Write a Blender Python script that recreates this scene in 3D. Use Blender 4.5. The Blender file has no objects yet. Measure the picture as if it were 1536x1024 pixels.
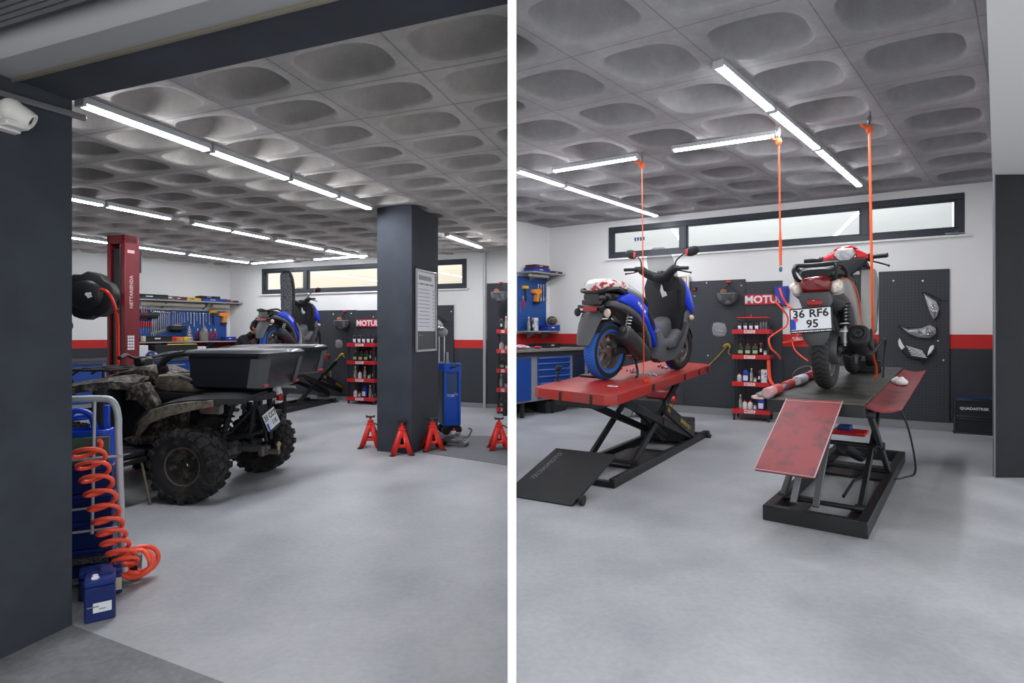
import bpy, bmesh, math, random
from mathutils import Vector, Matrix, Euler
random.seed(7)
SC = bpy.context.scene
COL = SC.collection
PI = math.pi
F, HX, HY, H = 870.0, 768.0, 497.0, 1.5      # lens in pixels of a 1536x1024 frame, principal point, eye height
V = Vector

# ---------------------------------------------------------------- placing
def K(px, py, d):
    return V(((px - HX) / F * d, d, H - (py - HY) / F * d))
def on_z(px, py, z=0.0):
    return K(px, py, F * (H - z) / (py - HY))
def on_plane(px, py, p, n):
    o = V((0, 0, H)); r = K(px, py, 1.0) - o
    return o + r * ((p - o).dot(n) / r.dot(n))
def frame(o, x, z=(0, 0, 1)):
    x = V(x).normalized(); z = V(z); y = z.cross(x).normalized(); z = x.cross(y)
    m = Matrix((x, y, z)).transposed().to_4x4(); m.translation = V(o); return m
def T(x, y=0, z=0):
    return Matrix.Translation((x, y, z) if not isinstance(x, Vector) else x)
def R(ax, deg):
    return Matrix.Rotation(math.radians(deg), 4, ax)
ZX = Matrix(((1, 0, 0, 0), (0, 0, -1, 0), (0, 1, 0, 0), (0, 0, 0, 1)))   # xy outline stands up as xz, extrusion runs along -y

# ---------------------------------------------------------------- materials
def lin(c):
    return tuple(((v / 255) / 12.92 if v / 255 <= .04045 else ((v / 255 + .055) / 1.055) ** 2.4) for v in c)
MATS = {}
def mat(name, col, rough=.5, metal=0.0, var=0.0, vs=8.0, bump=0.0, bs=60.0, col2=None, lo=.4, hi=.65, trans=0.0, alpha=1.0, emit=0.0, coat=0.0, ior=1.45, detail=6, nrough=.55):
    if name in MATS: return MATS[name]
    m = bpy.data.materials.new(name); m.use_nodes = True
    nt = m.node_tree; b = nt.nodes['Principled BSDF']
    c = (*lin(col), 1)
    b.inputs['Base Color'].default_value = c
    b.inputs['Roughness'].default_value = rough
    b.inputs['Metallic'].default_value = metal
    b.inputs['IOR'].default_value = ior
    b.inputs['Alpha'].default_value = alpha
    b.inputs['Transmission Weight'].default_value = trans
    b.inputs['Coat Weight'].default_value = coat
    if emit:
        b.inputs['Emission Color'].default_value = c
        b.inputs['Emission Strength'].default_value = emit
    if var or col2 or bump:
        tc = nt.nodes.new('ShaderNodeTexCoord')
        n = nt.nodes.new('ShaderNodeTexNoise'); n.inputs['Scale'].default_value = vs; n.inputs['Detail'].default_value = detail; n.inputs['Roughness'].default_value = nrough
        nt.links.new(tc.outputs['Object'], n.inputs['Vector'])
        if col2 or var:
            mr = nt.nodes.new('ShaderNodeMapRange'); mr.inputs[1].default_value = lo; mr.inputs[2].default_value = hi
            nt.links.new(n.outputs['Fac'], mr.inputs[0])
            mx = nt.nodes.new('ShaderNodeMix'); mx.data_type = 'RGBA'
            mx.inputs[6].default_value = c
            mx.inputs[7].default_value = (*lin(col2), 1) if col2 else tuple(min(1, v * (1 + var)) for v in c[:3]) + (1,)
            if not col2:
                mx.inputs[6].default_value = tuple(v * (1 - var) for v in c[:3]) + (1,)
            nt.links.new(mr.outputs[0], mx.inputs[0])
            nt.links.new(mx.outputs[2], b.inputs['Base Color'])
        if bump:
            n2 = nt.nodes.new('ShaderNodeTexNoise'); n2.inputs['Scale'].default_value = bs
            nt.links.new(tc.outputs['Object'], n2.inputs['Vector'])
            bp = nt.nodes.new('ShaderNodeBump'); bp.inputs['Strength'].default_value = bump; bp.inputs['Distance'].default_value = .01
            nt.links.new(n2.outputs['Fac'], bp.inputs['Height'])
            nt.links.new(bp.outputs[0], b.inputs['Normal'])
    MATS[name] = m
    return m
def node_math(nt, op, a, b=None):
    n = nt.nodes.new('ShaderNodeMath'); n.operation = op
    for i, v in enumerate((a, b)):
        if v is None: continue
        if isinstance(v, (int, float)): n.inputs[i].default_value = v
        else: nt.links.new(v, n.inputs[i])
    return n.outputs[0]
def peg_mat(name, col, pitch, hole, dark):
    """painted board with a square grid of drilled holes, object x / z"""
    m = mat(name, col, .5); nt = m.node_tree; b = nt.nodes['Principled BSDF']
    tc = nt.nodes.new('ShaderNodeTexCoord'); sp = nt.nodes.new('ShaderNodeSeparateXYZ'); nt.links.new(tc.outputs['Object'], sp.inputs[0])
    def cell(o):
        f = node_math(nt, 'FRACT', node_math(nt, 'MULTIPLY', o, 1 / pitch))
        return node_math(nt, 'POWER', node_math(nt, 'SUBTRACT', f, .5), 2)
    d = node_math(nt, 'SQRT', node_math(nt, 'ADD', cell(sp.outputs[0]), cell(sp.outputs[2])))
    f = node_math(nt, 'LESS_THAN', d, hole)
    mx = nt.nodes.new('ShaderNodeMix'); mx.data_type = 'RGBA'
    mx.inputs[6].default_value = (*lin(col), 1); mx.inputs[7].default_value = (*lin(dark), 1)
    nt.links.new(f, mx.inputs[0]); nt.links.new(mx.outputs[2], b.inputs['Base Color'])
    return m

# ---------------------------------------------------------------- mesh building
def catmull(pts, k=6, closed=False):
    pts = [V(p) for p in pts]; out = []; n = len(pts)
    rng = range(n) if closed else range(n - 1)
    for i in rng:
        p0 = pts[(i - 1) % n] if closed or i > 0 else pts[0] * 2 - pts[1]
        p1 = pts[i]; p2 = pts[(i + 1) % n]
        p3 = pts[(i + 2) % n] if closed or i + 2 < n else p2 * 2 - p1
        for j in range(k):
            t = j / k
            out.append(.5 * ((2 * p1) + (p2 - p0) * t + (2 * p0 - 5 * p1 + 4 * p2 - p3) * t * t + (3 * p1 - p0 - 3 * p2 + p3) * t ** 3))
    if not closed: out.append(pts[-1])
    return out
def interp(rows, k=4):
    """catmull through rows of numbers"""
    n = len(rows[0]); out = []
    for i in range(len(rows) - 1):
        r1, r2 = rows[i], rows[i + 1]
        r0 = rows[i - 1] if i else [2 * a - b for a, b in zip(r1, r2)]
        r3 = rows[i + 2] if i + 2 < len(rows) else [2 * b - a for a, b in zip(r1, r2)]
        for j in range(k):
            t = j / k
            out.append([.5 * (2 * r1[q] + (r2[q] - r0[q]) * t + (2 * r0[q] - 5 * r1[q] + 4 * r2[q] - r3[q]) * t * t + (3 * r1[q] - r0[q] - 3 * r2[q] + r3[q]) * t ** 3) for q in range(n)])
    out.append(list(rows[-1])); return out
def supel(n, a, b, p=2.5):
    r = []
    for i in range(n):
        t = 2 * PI * i / n; c, s = math.cos(t), math.sin(t)
        r.append((a * math.copysign(abs(c) ** (2 / p), c), b * math.copysign(abs(s) ** (2 / p), s)))
    return r
def offset_poly(poly, d):
    """inset a simple polygon by d"""
    n = len(poly); out = []
    area = sum(poly[i][0] * poly[(i + 1) % n][1] - poly[(i + 1) % n][0] * poly[i][1] for i in range(n))
    s = 1 if area > 0 else -1
    for i in range(n):
        p0, p1, p2 = V(poly[i - 1]).to_2d(), V(poly[i]).to_2d(), V(poly[(i + 1) % n]).to_2d()
        e1 = (p1 - p0).normalized(); e2 = (p2 - p1).normalized()
        n1 = V((-e1.y, e1.x)) * s; n2 = V((-e2.y, e2.x)) * s
        b = n1 + n2; L = b.length
        if L < 1e-5: out.append(p1.copy()); continue
        b /= L; k = d / max(.45, b.dot(n1)); out.append(p1 + b * k)
    return [(p.x, p.y) for p in out]
class MB:
    def __init__(s): s.bm = bmesh.new(); s.mi = 0; s.slots = []
    def use(s, m):
        if m not in s.slots: s.slots.append(m)
        s.mi = s.slots.index(m); return s
    def add(s, vs, fs, M=None):
        bv = [s.bm.verts.new((M @ V(v)) if M else v) for v in vs]
        for f in fs:
            try:
                q = s.bm.faces.new([bv[i] for i in f]); q.material_index = s.mi
            except ValueError: pass
        return s
    def box(s, c, d, bev=0.0, M=None):
        hx, hy, hz = d[0] / 2, d[1] / 2, d[2] / 2; c = V(c)
        b = min(bev, hx * .49, hy * .49, hz * .49)
        if b <= 0:
            vs = [c + V((x, y, z)) for x in (-hx, hx) for y in (-hy, hy) for z in (-hz, hz)]
            return s.add(vs, [(0, 1, 3, 2), (4, 6, 7, 5), (0, 4, 5, 1), (2, 3, 7, 6), (0, 2, 6, 4), (1, 5, 7, 3)], M)
        ix = {}; vs = []
        for x in (-1, 1):
            for y in (-1, 1):
                for z in (-1, 1):
                    for a in range(3):
                        ix[x, y, z, a] = len(vs)
                        vs.append(c + V((x * (hx - (a != 0) * b), y * (hy - (a != 1) * b), z * (hz - (a != 2) * b))))
        fs = []
        sg = (-1, 1)
        for x in sg: fs.append([ix[x, y, z, 0] for y, z in ((-1, -1), (1, -1), (1, 1), (-1, 1))])
        for y in sg: fs.append([ix[x, y, z, 1] for x, z in ((-1, -1), (1, -1), (1, 1), (-1, 1))])
        for z in sg: fs.append([ix[x, y, z, 2] for x, y in ((-1, -1), (1, -1), (1, 1), (-1, 1))])
        for x in sg:
            for y in sg: fs.append([ix[x, y, -1, 0], ix[x, y, 1, 0], ix[x, y, 1, 1], ix[x, y, -1, 1]])
            for z in sg: fs.append([ix[x, -1, z, 0], ix[x, 1, z, 0], ix[x, 1, z, 2], ix[x, -1, z, 2]])
        for y in sg:
            for z in sg: fs.append([ix[-1, y, z, 1], ix[1, y, z, 1], ix[1, y, z, 2], ix[-1, y, z, 2]])
        for x in sg:
            for y in sg:
                for z in sg: fs.append([ix[x, y, z, 0], ix[x, y, z, 1], ix[x, y, z, 2]])
        return s.add(vs, fs, M)
    def bar(s, p, q, w, h=None, bev=0.0, up=(0, 0, 1), M=None):
        """rectangular bar from p to q, w across, h along up"""
        p, q = V(p), V(q); h = h or w; d = q - p
        u = V(up)
        if abs(d.normalized().dot(u)) > .99: u = V((1, 0, 0))
        m = frame((p + q) / 2, d, u - d.normalized() * d.normalized().dot(u))
        return s.box((0, 0, 0), (d.length, w, h), bev, (M @ m) if M else m)
    def tube(s, pts, r, n=8, closed=False, cap=True, M=None, flat=1.0):
        pts = [V(p) for p in pts]; N = len(pts)
        rs = r if isinstance(r, (list, tuple)) else [r] * N
        vs = []; fs = []; nrm = None
        for i, p in enumerate(pts):
            a = pts[(i - 1) % N] if closed or i else p
            b = pts[(i + 1) % N] if closed or i < N - 1 else p
            t = (b - a); t = t.normalized() if t.length > 1e-9 else V((0, 0, 1))
            if nrm is None:
                ref = V((0, 0, 1)) if abs(t.z) < .9 else V((1, 0, 0)); nrm = (ref - t * ref.dot(t)).normalized()
            else:
                nrm = nrm - t * nrm.dot(t); nrm = nrm.normalized() if nrm.length > 1e-6 else t.orthogonal().normalized()
            bn = t.cross(nrm)
            for j in range(n):
                an = 2 * PI * j / n
                vs.append(p + nrm * (math.cos(an) * rs[i] * flat) + bn * (math.sin(an) * rs[i]))
        L = N if closed else N - 1
        for i in range(L):
            for j in range(n):
                fs.append((i * n + j, i * n + (j + 1) % n, ((i + 1) % N) * n + (j + 1) % n, ((i + 1) % N) * n + j))
        if cap and not closed:
            fs.append(tuple(range(n - 1, -1, -1))); fs.append(tuple((N - 1) * n + j for j in range(n)))
        return s.add(vs, fs, M)
    def cyl(s, p, q, r, r2=None, n=16, M=None):
        return s.tube([p, q], [r, r if r2 is None else r2], n, M=M)
    def lathe(s, prof, n=24, M=None, close=False):
        vs = []; fs = []; N = len(prof)
        for r, z in prof:
            for j in range(n):
                a = 2 * PI * j / n; vs.append((max(r, 1e-4) * math.cos(a), max(r, 1e-4) * math.sin(a), z))
        for i in range(N if close else N - 1):
            for j in range(n):
                i2 = (i + 1) % N
                fs.append((i * n + j, i * n + (j + 1) % n, i2 * n + (j + 1) % n, i2 * n + j))
        if not close:
            fs.append(tuple(range(n - 1, -1, -1))); fs.append(tuple((N - 1) * n + j for j in range(n)))
        return s.add(vs, fs, M)
    def prism(s, poly, h0, h1, bev=0.0, M=None):
        """xy outline extruded along z; bev rounds the h1 side"""
        n = len(poly)
        rings = [[(x, y, h0) for x, y in poly]]
        if bev > 0:
            sg = 1 if h1 > h0 else -1
            rings.append([(x, y, h1 - sg * bev) for x, y in poly])
            rings.append([(x, y, h1 - sg * bev * .3) for x, y in offset_poly(poly, bev * .35)])
            rings.append([(x, y, h1) for x, y in offset_poly(poly, bev)])
        else:
            rings.append([(x, y, h1) for x, y in poly])
        return s.rings(rings, M)
    def rings(s, rings, M=None, cap=True):
        n = len(rings[0]); vs = [p for r in rings for p in r]; fs = []
        for i in range(len(rings) - 1):
            for j in range(n):
                fs.append((i * n + j, i * n + (j + 1) % n, (i + 1) * n + (j + 1) % n, (i + 1) * n + j))
        if cap:
            fs.append(tuple(range(n - 1, -1, -1))); fs.append(tuple((len(rings) - 1) * n + j for j in range(n)))
        return s.add(vs, fs, M)
    def loft_x(s, rows, n=16, p=2.6, k=4, M=None):
        """rows of (x, z centre, half width y, half height z)"""
        return s.rings([[(x, a, z + b) for a, b in supel(n, max(w, .002), max(h, .002), p)] for x, z, w, h in interp(rows, k)], M)
    def loft_z(s, rows, n=16, p=2.6, k=4, M=None):
        """rows of (z, x centre, half x, half y)"""
        return s.rings([[(x + a, b, z) for a, b in supel(n, max(hx, .002), max(hy, .002), p)] for z, x, hx, hy in interp(rows, k)], M)
    def ell(s, c, r, n=14, m=9, M=None):
        c = V(c); r = (r, r, r) if isinstance(r, (int, float)) else r
        rings = []
        for i in range(m + 1):
            t = PI * (i / m - .5); q = max(math.cos(t), .02)
            rings.append([(c.x + r[0] * q * math.cos(2 * PI * j / n), c.y + r[1] * q * math.sin(2 * PI * j / n), c.z + r[2] * math.sin(t)) for j in range(n)])
        return s.rings(rings, M)
    def torus(s, c, R_, r, n=28, m=10, M=None):
        c = V(c)
        return s.tube([c + V((R_ * math.cos(2 * PI * i / n), R_ * math.sin(2 * PI * i / n), 0)) for i in range(n)], r, m, closed=True, M=M)
    def text(s, body, size, M, ext=.001, align='CENTER', bold=.0):
        cu = bpy.data.curves.new('t', 'FONT'); cu.body = body; cu.size = size; cu.extrude = ext; cu.align_x = align; cu.align_y = 'CENTER'; cu.resolution_u = 2; cu.offset = bold * size
        o = bpy.data.objects.new('t', cu); COL.objects.link(o)
        dg = bpy.context.evaluated_depsgraph_get(); e = o.evaluated_get(dg); me = e.to_mesh()
        s.add([v.co.copy() for v in me.vertices], [tuple(p.vertices) for p in me.polygons], M)
        e.to_mesh_clear(); bpy.data.objects.remove(o); bpy.data.curves.remove(cu); return s
    def clip(s, p, n):
        """keep the side the normal points to, closing the cut"""
        g = s.bm.verts[:] + s.bm.edges[:] + s.bm.faces[:]
        r = bmesh.ops.bisect_plane(s.bm, geom=g, plane_co=p, plane_no=n, clear_inner=True, dist=1e-5)
        ed = [e for e in r['geom_cut'] if isinstance(e, bmesh.types.BMEdge)]
        try: bmesh.ops.contextual_create(s.bm, geom=ed)
        except Exception: pass
        return s
    def obj(s, name, m=None, parent=None, sharp=38, M=None):
        me = bpy.data.meshes.new(name)
        bmesh.ops.recalc_face_normals(s.bm, faces=s.bm.faces[:])
        s.bm.to_mesh(me); s.bm.free()
        for q in (s.slots if s.slots else [m]): me.materials.append(q)
        me.shade_smooth(); me.set_sharp_from_angle(angle=math.radians(sharp))
        o = bpy.data.objects.new(name, me); COL.objects.link(o)
        if parent: o.parent = parent
        if M: o.matrix_basis = M
        return o
def tag(o, label, cat, group=None, kind=None):
    o['label'] = label; o['category'] = cat
    if group: o['group'] = group
    if kind: o['kind'] = kind
    return o
def thing(name, label, cat, M=None, scale=1.0, group=None):
    o = bpy.data.objects.new(name, None); o.empty_display_size = .05; COL.objects.link(o)
    if M is not None:
        o.matrix_basis = M @ Matrix.Scale(scale, 4)
    return tag(o, label, cat, group)
def struct(o):
    o['kind'] = 'structure'; return o
def dup(root, M=None, label=None, group=None):
    def cp(o, par):
        c = o.copy(); COL.objects.link(c)
        if par: c.parent = par
        for ch in o.children: cp(ch, c)
        return c
    r = cp(root, None)
    if M is not None: r.matrix_basis = M
    if label: r['label'] = label
    if group: r['group'] = group
    return r
ORD = ['first', 'second', 'third', 'fourth', 'fifth', 'sixth', 'seventh', 'eighth', 'ninth', 'tenth', 'eleventh', 'twelfth', 'thirteenth', 'fourteenth', 'fifteenth', 'sixteenth']
def nth(i, n):
    if i == 0: return 'leftmost'
    if i == n - 1: return 'rightmost'
    return ORD[i] + ' from the left'
# ---------------------------------------------------------------- materials of the room
def band_wall(name, z0, z1, dark, white=(226, 226, 224), red=(190, 40, 38)):
    m = mat(name, white, .75, bump=.05, bs=180); nt = m.node_tree; b = nt.nodes['Principled BSDF']
    tc = nt.nodes.new('ShaderNodeTexCoord'); sp = nt.nodes.new('ShaderNodeSeparateXYZ'); nt.links.new(tc.outputs['Object'], sp.inputs[0])
    z = sp.outputs[2]
    m1 = nt.nodes.new('ShaderNodeMix'); m1.data_type = 'RGBA'; m1.inputs[6].default_value = (*lin(dark), 1); m1.inputs[7].default_value = (*lin(red), 1)
    nt.links.new(node_math(nt, 'GREATER_THAN', z, z0), m1.inputs[0])
    m2 = nt.nodes.new('ShaderNodeMix'); m2.data_type = 'RGBA'; m2.inputs[7].default_value = (*lin(white), 1)
    nt.links.new(m1.outputs[2], m2.inputs[6]); nt.links.new(node_math(nt, 'GREATER_THAN', z, z1), m2.inputs[0])
    nt.links.new(m2.outputs[2], b.inputs['Base Color']); return m
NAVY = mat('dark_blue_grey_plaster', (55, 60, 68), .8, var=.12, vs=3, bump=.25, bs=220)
WHITE = mat('white_paint', (228, 228, 226), .7, bump=.05, bs=150)
def concrete_ceiling(name, su, sv, col):
    m = mat(name, col, .85, var=.09, vs=1.7, bump=.35, bs=45); nt = m.node_tree; b = nt.nodes['Principled BSDF']
    src = b.inputs['Base Color'].links[0].from_socket
    uv = nt.nodes.new('ShaderNodeUVMap'); uv.uv_map = 'cell'; sp = nt.nodes.new('ShaderNodeSeparateXYZ'); nt.links.new(uv.outputs[0], sp.inputs[0])
    def groove(o, w):
        f = node_math(nt, 'FRACT', o)
        return node_math(nt, 'LESS_THAN', node_math(nt, 'ABSOLUTE', node_math(nt, 'SUBTRACT', f, .5)), .5 - w)
    g = node_math(nt, 'MULTIPLY', groove(sp.outputs[0], su), groove(sp.outputs[1], sv))
    mx = nt.nodes.new('ShaderNodeMix'); mx.data_type = 'RGBA'; mx.blend_type = 'MULTIPLY'; mx.inputs[0].default_value = 1
    c = nt.nodes.new('ShaderNodeMapRange'); c.inputs[3].default_value = .62; nt.links.new(g, c.inputs[0])
    # streaks of cement along one way and fine mottling
    n = nt.nodes.new('ShaderNodeTexNoise'); n.inputs['Scale'].default_value = 9; n.inputs['Detail'].default_value = 10; n.inputs['Roughness'].default_value = .7
    tc = nt.nodes.new('ShaderNodeTexCoord'); nt.links.new(tc.outputs['Object'], n.inputs['Vector'])
    r2 = nt.nodes.new('ShaderNodeMapRange'); r2.inputs[1].default_value = .3; r2.inputs[2].default_value = .7; r2.inputs[3].default_value = .86; r2.inputs[4].default_value = 1.06
    nt.links.new(n.outputs['Fac'], r2.inputs[0])
    k = node_math(nt, 'MULTIPLY', c.outputs[0], r2.outputs[0])
    nt.links.new(src, mx.inputs[6]); nt.links.new(k, mx.inputs[7]); nt.links.new(mx.outputs[2], b.inputs['Base Color']); return m
def floor_mat(name, col, lo, hi, rough, bump):
    m = mat(name, col, rough); nt = m.node_tree; b = nt.nodes['Principled BSDF']
    tc = nt.nodes.new('ShaderNodeTexCoord')
    a = nt.nodes.new('ShaderNodeTexNoise'); a.inputs['Scale'].default_value = 1.3; a.inputs['Detail'].default_value = 8; a.inputs['Roughness'].default_value = .62
    c = nt.nodes.new('ShaderNodeTexNoise'); c.inputs['Scale'].default_value = 28; c.inputs['Detail'].default_value = 6
    for q in (a, c): nt.links.new(tc.outputs['Object'], q.inputs['Vector'])
    s = node_math(nt, 'ADD', node_math(nt, 'MULTIPLY', a.outputs['Fac'], .75), node_math(nt, 'MULTIPLY', c.outputs['Fac'], .25))
    mr = nt.nodes.new('ShaderNodeMapRange'); mr.inputs[1].default_value = .36; mr.inputs[2].default_value = .64
    nt.links.new(s, mr.inputs[0])
    mx = nt.nodes.new('ShaderNodeMix'); mx.data_type = 'RGBA'; mx.inputs[6].default_value = (*lin(lo), 1); mx.inputs[7].default_value = (*lin(hi), 1)
    nt.links.new(mr.outputs[0], mx.inputs[0]); nt.links.new(mx.outputs[2], b.inputs['Base Color'])
    r = nt.nodes.new('ShaderNodeMapRange'); r.inputs[1].default_value = .35; r.inputs[2].default_value = .65; r.inputs[3].default_value = rough; r.inputs[4].default_value = rough + .14
    nt.links.new(a.outputs['Fac'], r.inputs[0]); nt.links.new(r.outputs[0], b.inputs['Roughness'])
    bp = nt.nodes.new('ShaderNodeBump'); bp.inputs['Strength'].default_value = bump; bp.inputs['Distance'].default_value = .004
    nt.links.new(c.outputs['Fac'], bp.inputs['Height']); nt.links.new(bp.outputs[0], b.inputs['Normal']); return m
FLOOR = floor_mat('polished_grey_floor', (165, 168, 172), (146, 149, 153), (174, 176, 179), .36, .12)
ROUGHFLOOR = floor_mat('rough_outside_concrete', (120, 122, 126), (96, 98, 102), (140, 141, 144), .85, .6)
FRAME = mat('anthracite_aluminium', (46, 52, 60), .45)
GLASS = mat('window_glass', (250, 252, 252), .02, trans=1.0, ior=1.45)
STEEL = mat('steel', (150, 152, 155), .35, .9)
LED = mat('led_diffuser', (246, 248, 255), .5, emit=60.0); LEDL = mat('led_diffuser_left', (248, 249, 255), .5, emit=98.0)
LEDFAR = mat('led_diffuser_far', (246, 248, 255), .5, emit=42.0)
LEDBODY = mat('led_body_grey', (190, 192, 195), .45)
GLASSM = bpy.data.materials.new('thin_window_glass'); GLASSM.use_nodes = True
_nt = GLASSM.node_tree; _nt.nodes.clear()
_o = _nt.nodes.new('ShaderNodeOutputMaterial'); _m = _nt.nodes.new('ShaderNodeMixShader'); _t = _nt.nodes.new('ShaderNodeBsdfTransparent'); _g = _nt.nodes.new('ShaderNodeBsdfGlossy'); _f = _nt.nodes.new('ShaderNodeFresnel')
_g.inputs['Roughness'].default_value = .01; _f.inputs[0].default_value = 1.7
_ge = _nt.nodes.new('ShaderNodeNewGeometry'); _nt.links.new(node_math(_nt, 'MULTIPLY', _f.outputs[0], node_math(_nt, 'SUBTRACT', 1, _ge.outputs['Backfacing'])), _m.inputs[0]); _nt.links.new(_t.outputs[0], _m.inputs[1]); _nt.links.new(_g.outputs[0], _m.inputs[2]); _nt.links.new(_m.outputs[0], _o.inputs[0])

# ---------------------------------------------------------------- lines of the two bays
LR = V((.2884, .9575, 0)); LL = V((-.931, .365, 0)); LZ = 3.05           # left bay: into the depth, to the left, ceiling height
LB = V((-.537, 11.4, 0)); LC = LB + LL * 6.64                            # a point of its back wall, its far left corner
RR = V((.6685, .7437, 0)); RL = V((-.8524, .5229, 0)); RZ = 3.685        # right bay
RB = V((6.57, 8.7, 0)); RC = RB + RL * 6.78
LN = V((.365, .931, 0)) * -1; RN = V((-.5229, -.8524, 0))                # normals of the back walls, to the camera
def lw(px, py, off=0.0): return on_plane(px, py, LB + LN * off, LN)      # a pixel on the left bay's back wall
def rw(px, py, off=0.0): return on_plane(px, py, RB + RN * off, RN)
def wall_frame(p, right): return frame(p, right)                          # x runs right along the wall, -y faces the room
LWR = -LL; RWR = -RL
LWD = V((.5617, .8273, 0)); LWN = V((.8273, -.5617, 0))                   # left wall of the left bay and its normal into the bay
def ll(px, py, off=0.0): return on_plane(px, py, LC + LWN * off, LWN)
RWN = V((.7437, -.6685, 0))
def rl(px, py, off=0.0): return on_plane(px, py, RC + RWN * off, RWN)

def waffle(name, O, a, b, pa, pb, ra, rb, z, depth, fa, fb, m, clips, pw=3.1):
    bm = bmesh.new(); uvl = None
    N = 32; ca, cb = a * pa, b * pb
    prof = [(1.03, 0.0), (1.0, .03), (.975, .2), (.93, .48), (.86, .72), (.74, .88), (.5, .97), (.02, 1.0)]
    ring = supel(N, fa / 2, fb / 2, pw)
    sq = []
    for i in range(N):
        t = 2 * PI * i / N; c, s = math.cos(t), math.sin(t); k = .5 / max(abs(c), abs(s)); sq.append((c * k, s * k))
    cells = {}
    for i in range(*ra):
        for j in range(*rb):
            rings = [[(u + i, v + j, 0) for u, v in sq]] + [[(u * q + i, v * q + j, h * depth) for u, v in ring] for q, h in prof]
            vs = [[bm.verts.new((*(O + ca * u + cb * v).to_2d(), z + h)) for u, v, h in r] for r in rings]
            for q in range(len(rings)):
                for w in range(N): cells[vs[q][w]] = (rings[q][w][0] + .5, rings[q][w][1] + .5)
            for q in range(len(rings) - 1):
                for w in range(N): bm.faces.new((vs[q][w], vs[q][(w + 1) % N], vs[q + 1][(w + 1) % N], vs[q + 1][w]))
            bm.faces.new(vs[-1])
    uvl = bm.loops.layers.uv.new('cell')
    for f in bm.faces:
        cx = sum(cells[v][0] for v in f.verts) / len(f.verts)
        for l in f.loops: l[uvl].uv = cells[l.vert]
    for p, n in clips:
        bmesh.ops.bisect_plane(bm, geom=bm.verts[:] + bm.edges[:] + bm.faces[:], plane_co=p, plane_no=n, clear_inner=True)
    bmesh.ops.remove_doubles(bm, verts=bm.verts[:], dist=1e-4)
    bmesh.ops.recalc_face_normals(bm, faces=bm.faces[:])
    me = bpy.data.meshes.new(name); bm.to_mesh(me); bm.free(); me.materials.append(m); me.shade_smooth(); me.set_sharp_from_angle(angle=math.radians(50))
    o = bpy.data.objects.new(name, me); COL.objects.link(o); return struct(o)

PX = .0134                                                               # half thickness of the white partition between the bays
KC = V((-2.25, 2.966, 0))                                                # inner corner of the dark entrance pillar
waffle('ceiling_left', V((-1.687, 3.643, 0)), LL, LR, .765, .51, (-3, 16), (-9, 24), LZ, .15, .80, .76,
       concrete_ceiling('waffle_concrete', .008, .014, (178, 174, 169)), [((-PX, 0, 0), (-1, 0, 0)), (LB, LN), (LC, LWN), (KC, -LN)])
waffle('ceiling_right', V((2.486, 5.03, 0)), RL, RR, .83, .95, (-3, 10), (-3, 10), RZ, .27, .78, .72,
       concrete_ceiling('waffle_concrete_right', .006, .006, (156, 155, 156)), [((PX, 0, 0), (1, 0, 0)), (RB, RN), (RC, RWN), (V((3.148, 3.825, 0)), V((-4.625, 3.87, 0)).normalized())])
# slab edges above so daylight stays out
# floors
FE = on_z(338, 1024, 0) - KC; FN = V((FE.y, -FE.x, 0)).normalized(); FN = FN if FN.y < 0 else -FN
b = MB(); b.add([(-9.5, -1, 0), (0, -1, 0), (0, 16, 0), (-9.5, 16, 0)], [(0, 1, 2, 3)]); b.clip(KC, -FN); struct(b.obj('floor_left', FLOOR))
b = MB(); b.add([(0, -1, 0), (9.5, -1, 0), (9.5, 16, 0), (0, 16, 0)], [(0, 1, 2, 3)]); struct(b.obj('floor_right', FLOOR))
b = MB(); b.add([(-9.5, -3, 0), (0, -3, 0), (0, 8, 0), (-9.5, 8, 0)], [(0, 1, 2, 3)]); b.clip(KC, FN); struct(b.obj('floor_outside', ROUGHFLOOR))
# walls
def wall_slab(name, p, q, z0, z1, th, m, back, holes=()):
    """wall from p to q, room face through them, th thick along back; holes (s0, s1, z0, z1)"""
    p, q = V(p), V(q); L = (q - p).length; M = frame(p, q - p); sg = 1 if M.col[1].to_3d().dot(V(back)) > 0 else -1
    b = MB()
    cuts = sorted(holes); s = 0.0
    def bx(a, c, e, f):
        if c > a and f > e: b.box(((a + c) / 2, sg * th / 2, (e + f) / 2), (c - a, th, f - e))
    for a, c, e, f in cuts:
        bx(s, a, z0, z1); bx(a, c, z0, e); bx(a, c, f, z1); s = c
    bx(s, L, z0, z1)
    return struct(b.obj(name, m, M=M))
BANDL = band_wall('banded_wall_left', 1.17, 1.335, (52, 56, 62))
BANDR = band_wall('banded_wall_right', 1.245, 1.455, (52, 55, 60))
lwp = V((0, LB.y - LB.x * LWR.y / LWR.x, 0)) + LL * PX                    # where the left back wall meets the partition
ls = lambda px: (lw(px, 500) - LC).dot(LWR)
rs = lambda px: (rw(px, 500) - RC).dot(RWR)
WLs = (ls(393), ls(700)); WRs = (rs(913), rs(1447))
wall_slab('wall_back_left', LC, lwp, 0, LZ + .3, .2, BANDL, -LN, [(WLs[0], WLs[1], 2.36, 2.95)])
wall_slab('wall_left', LC - LWD * 12.5, LC + LWD * .2, 0, LZ + .3, .2, BANDL, -LWN)
wall_slab('wall_back_right', RC, RB + RWR * 2.2, 0, RZ + .4, .2, BANDR, -RN, [(WRs[0], WRs[1], 2.945, 3.565)])
rlp = RC - RR * ((RC.x - PX) / RR.x)
wall_slab("wall_left_of_bench", rlp, RC + RR * .2, 0, RZ + .4, .2, BANDR, -RWN).name = 'wall_bench_side'
b = MB(); b.box((0, (1.8 + 11.36) / 2, RZ / 2 + .2), (2 * PX, 11.36 - 1.8, RZ + .4)); struct(b.obj('wall_partition', mat('white_partition_paint', (250, 250, 250), .8)))
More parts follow.
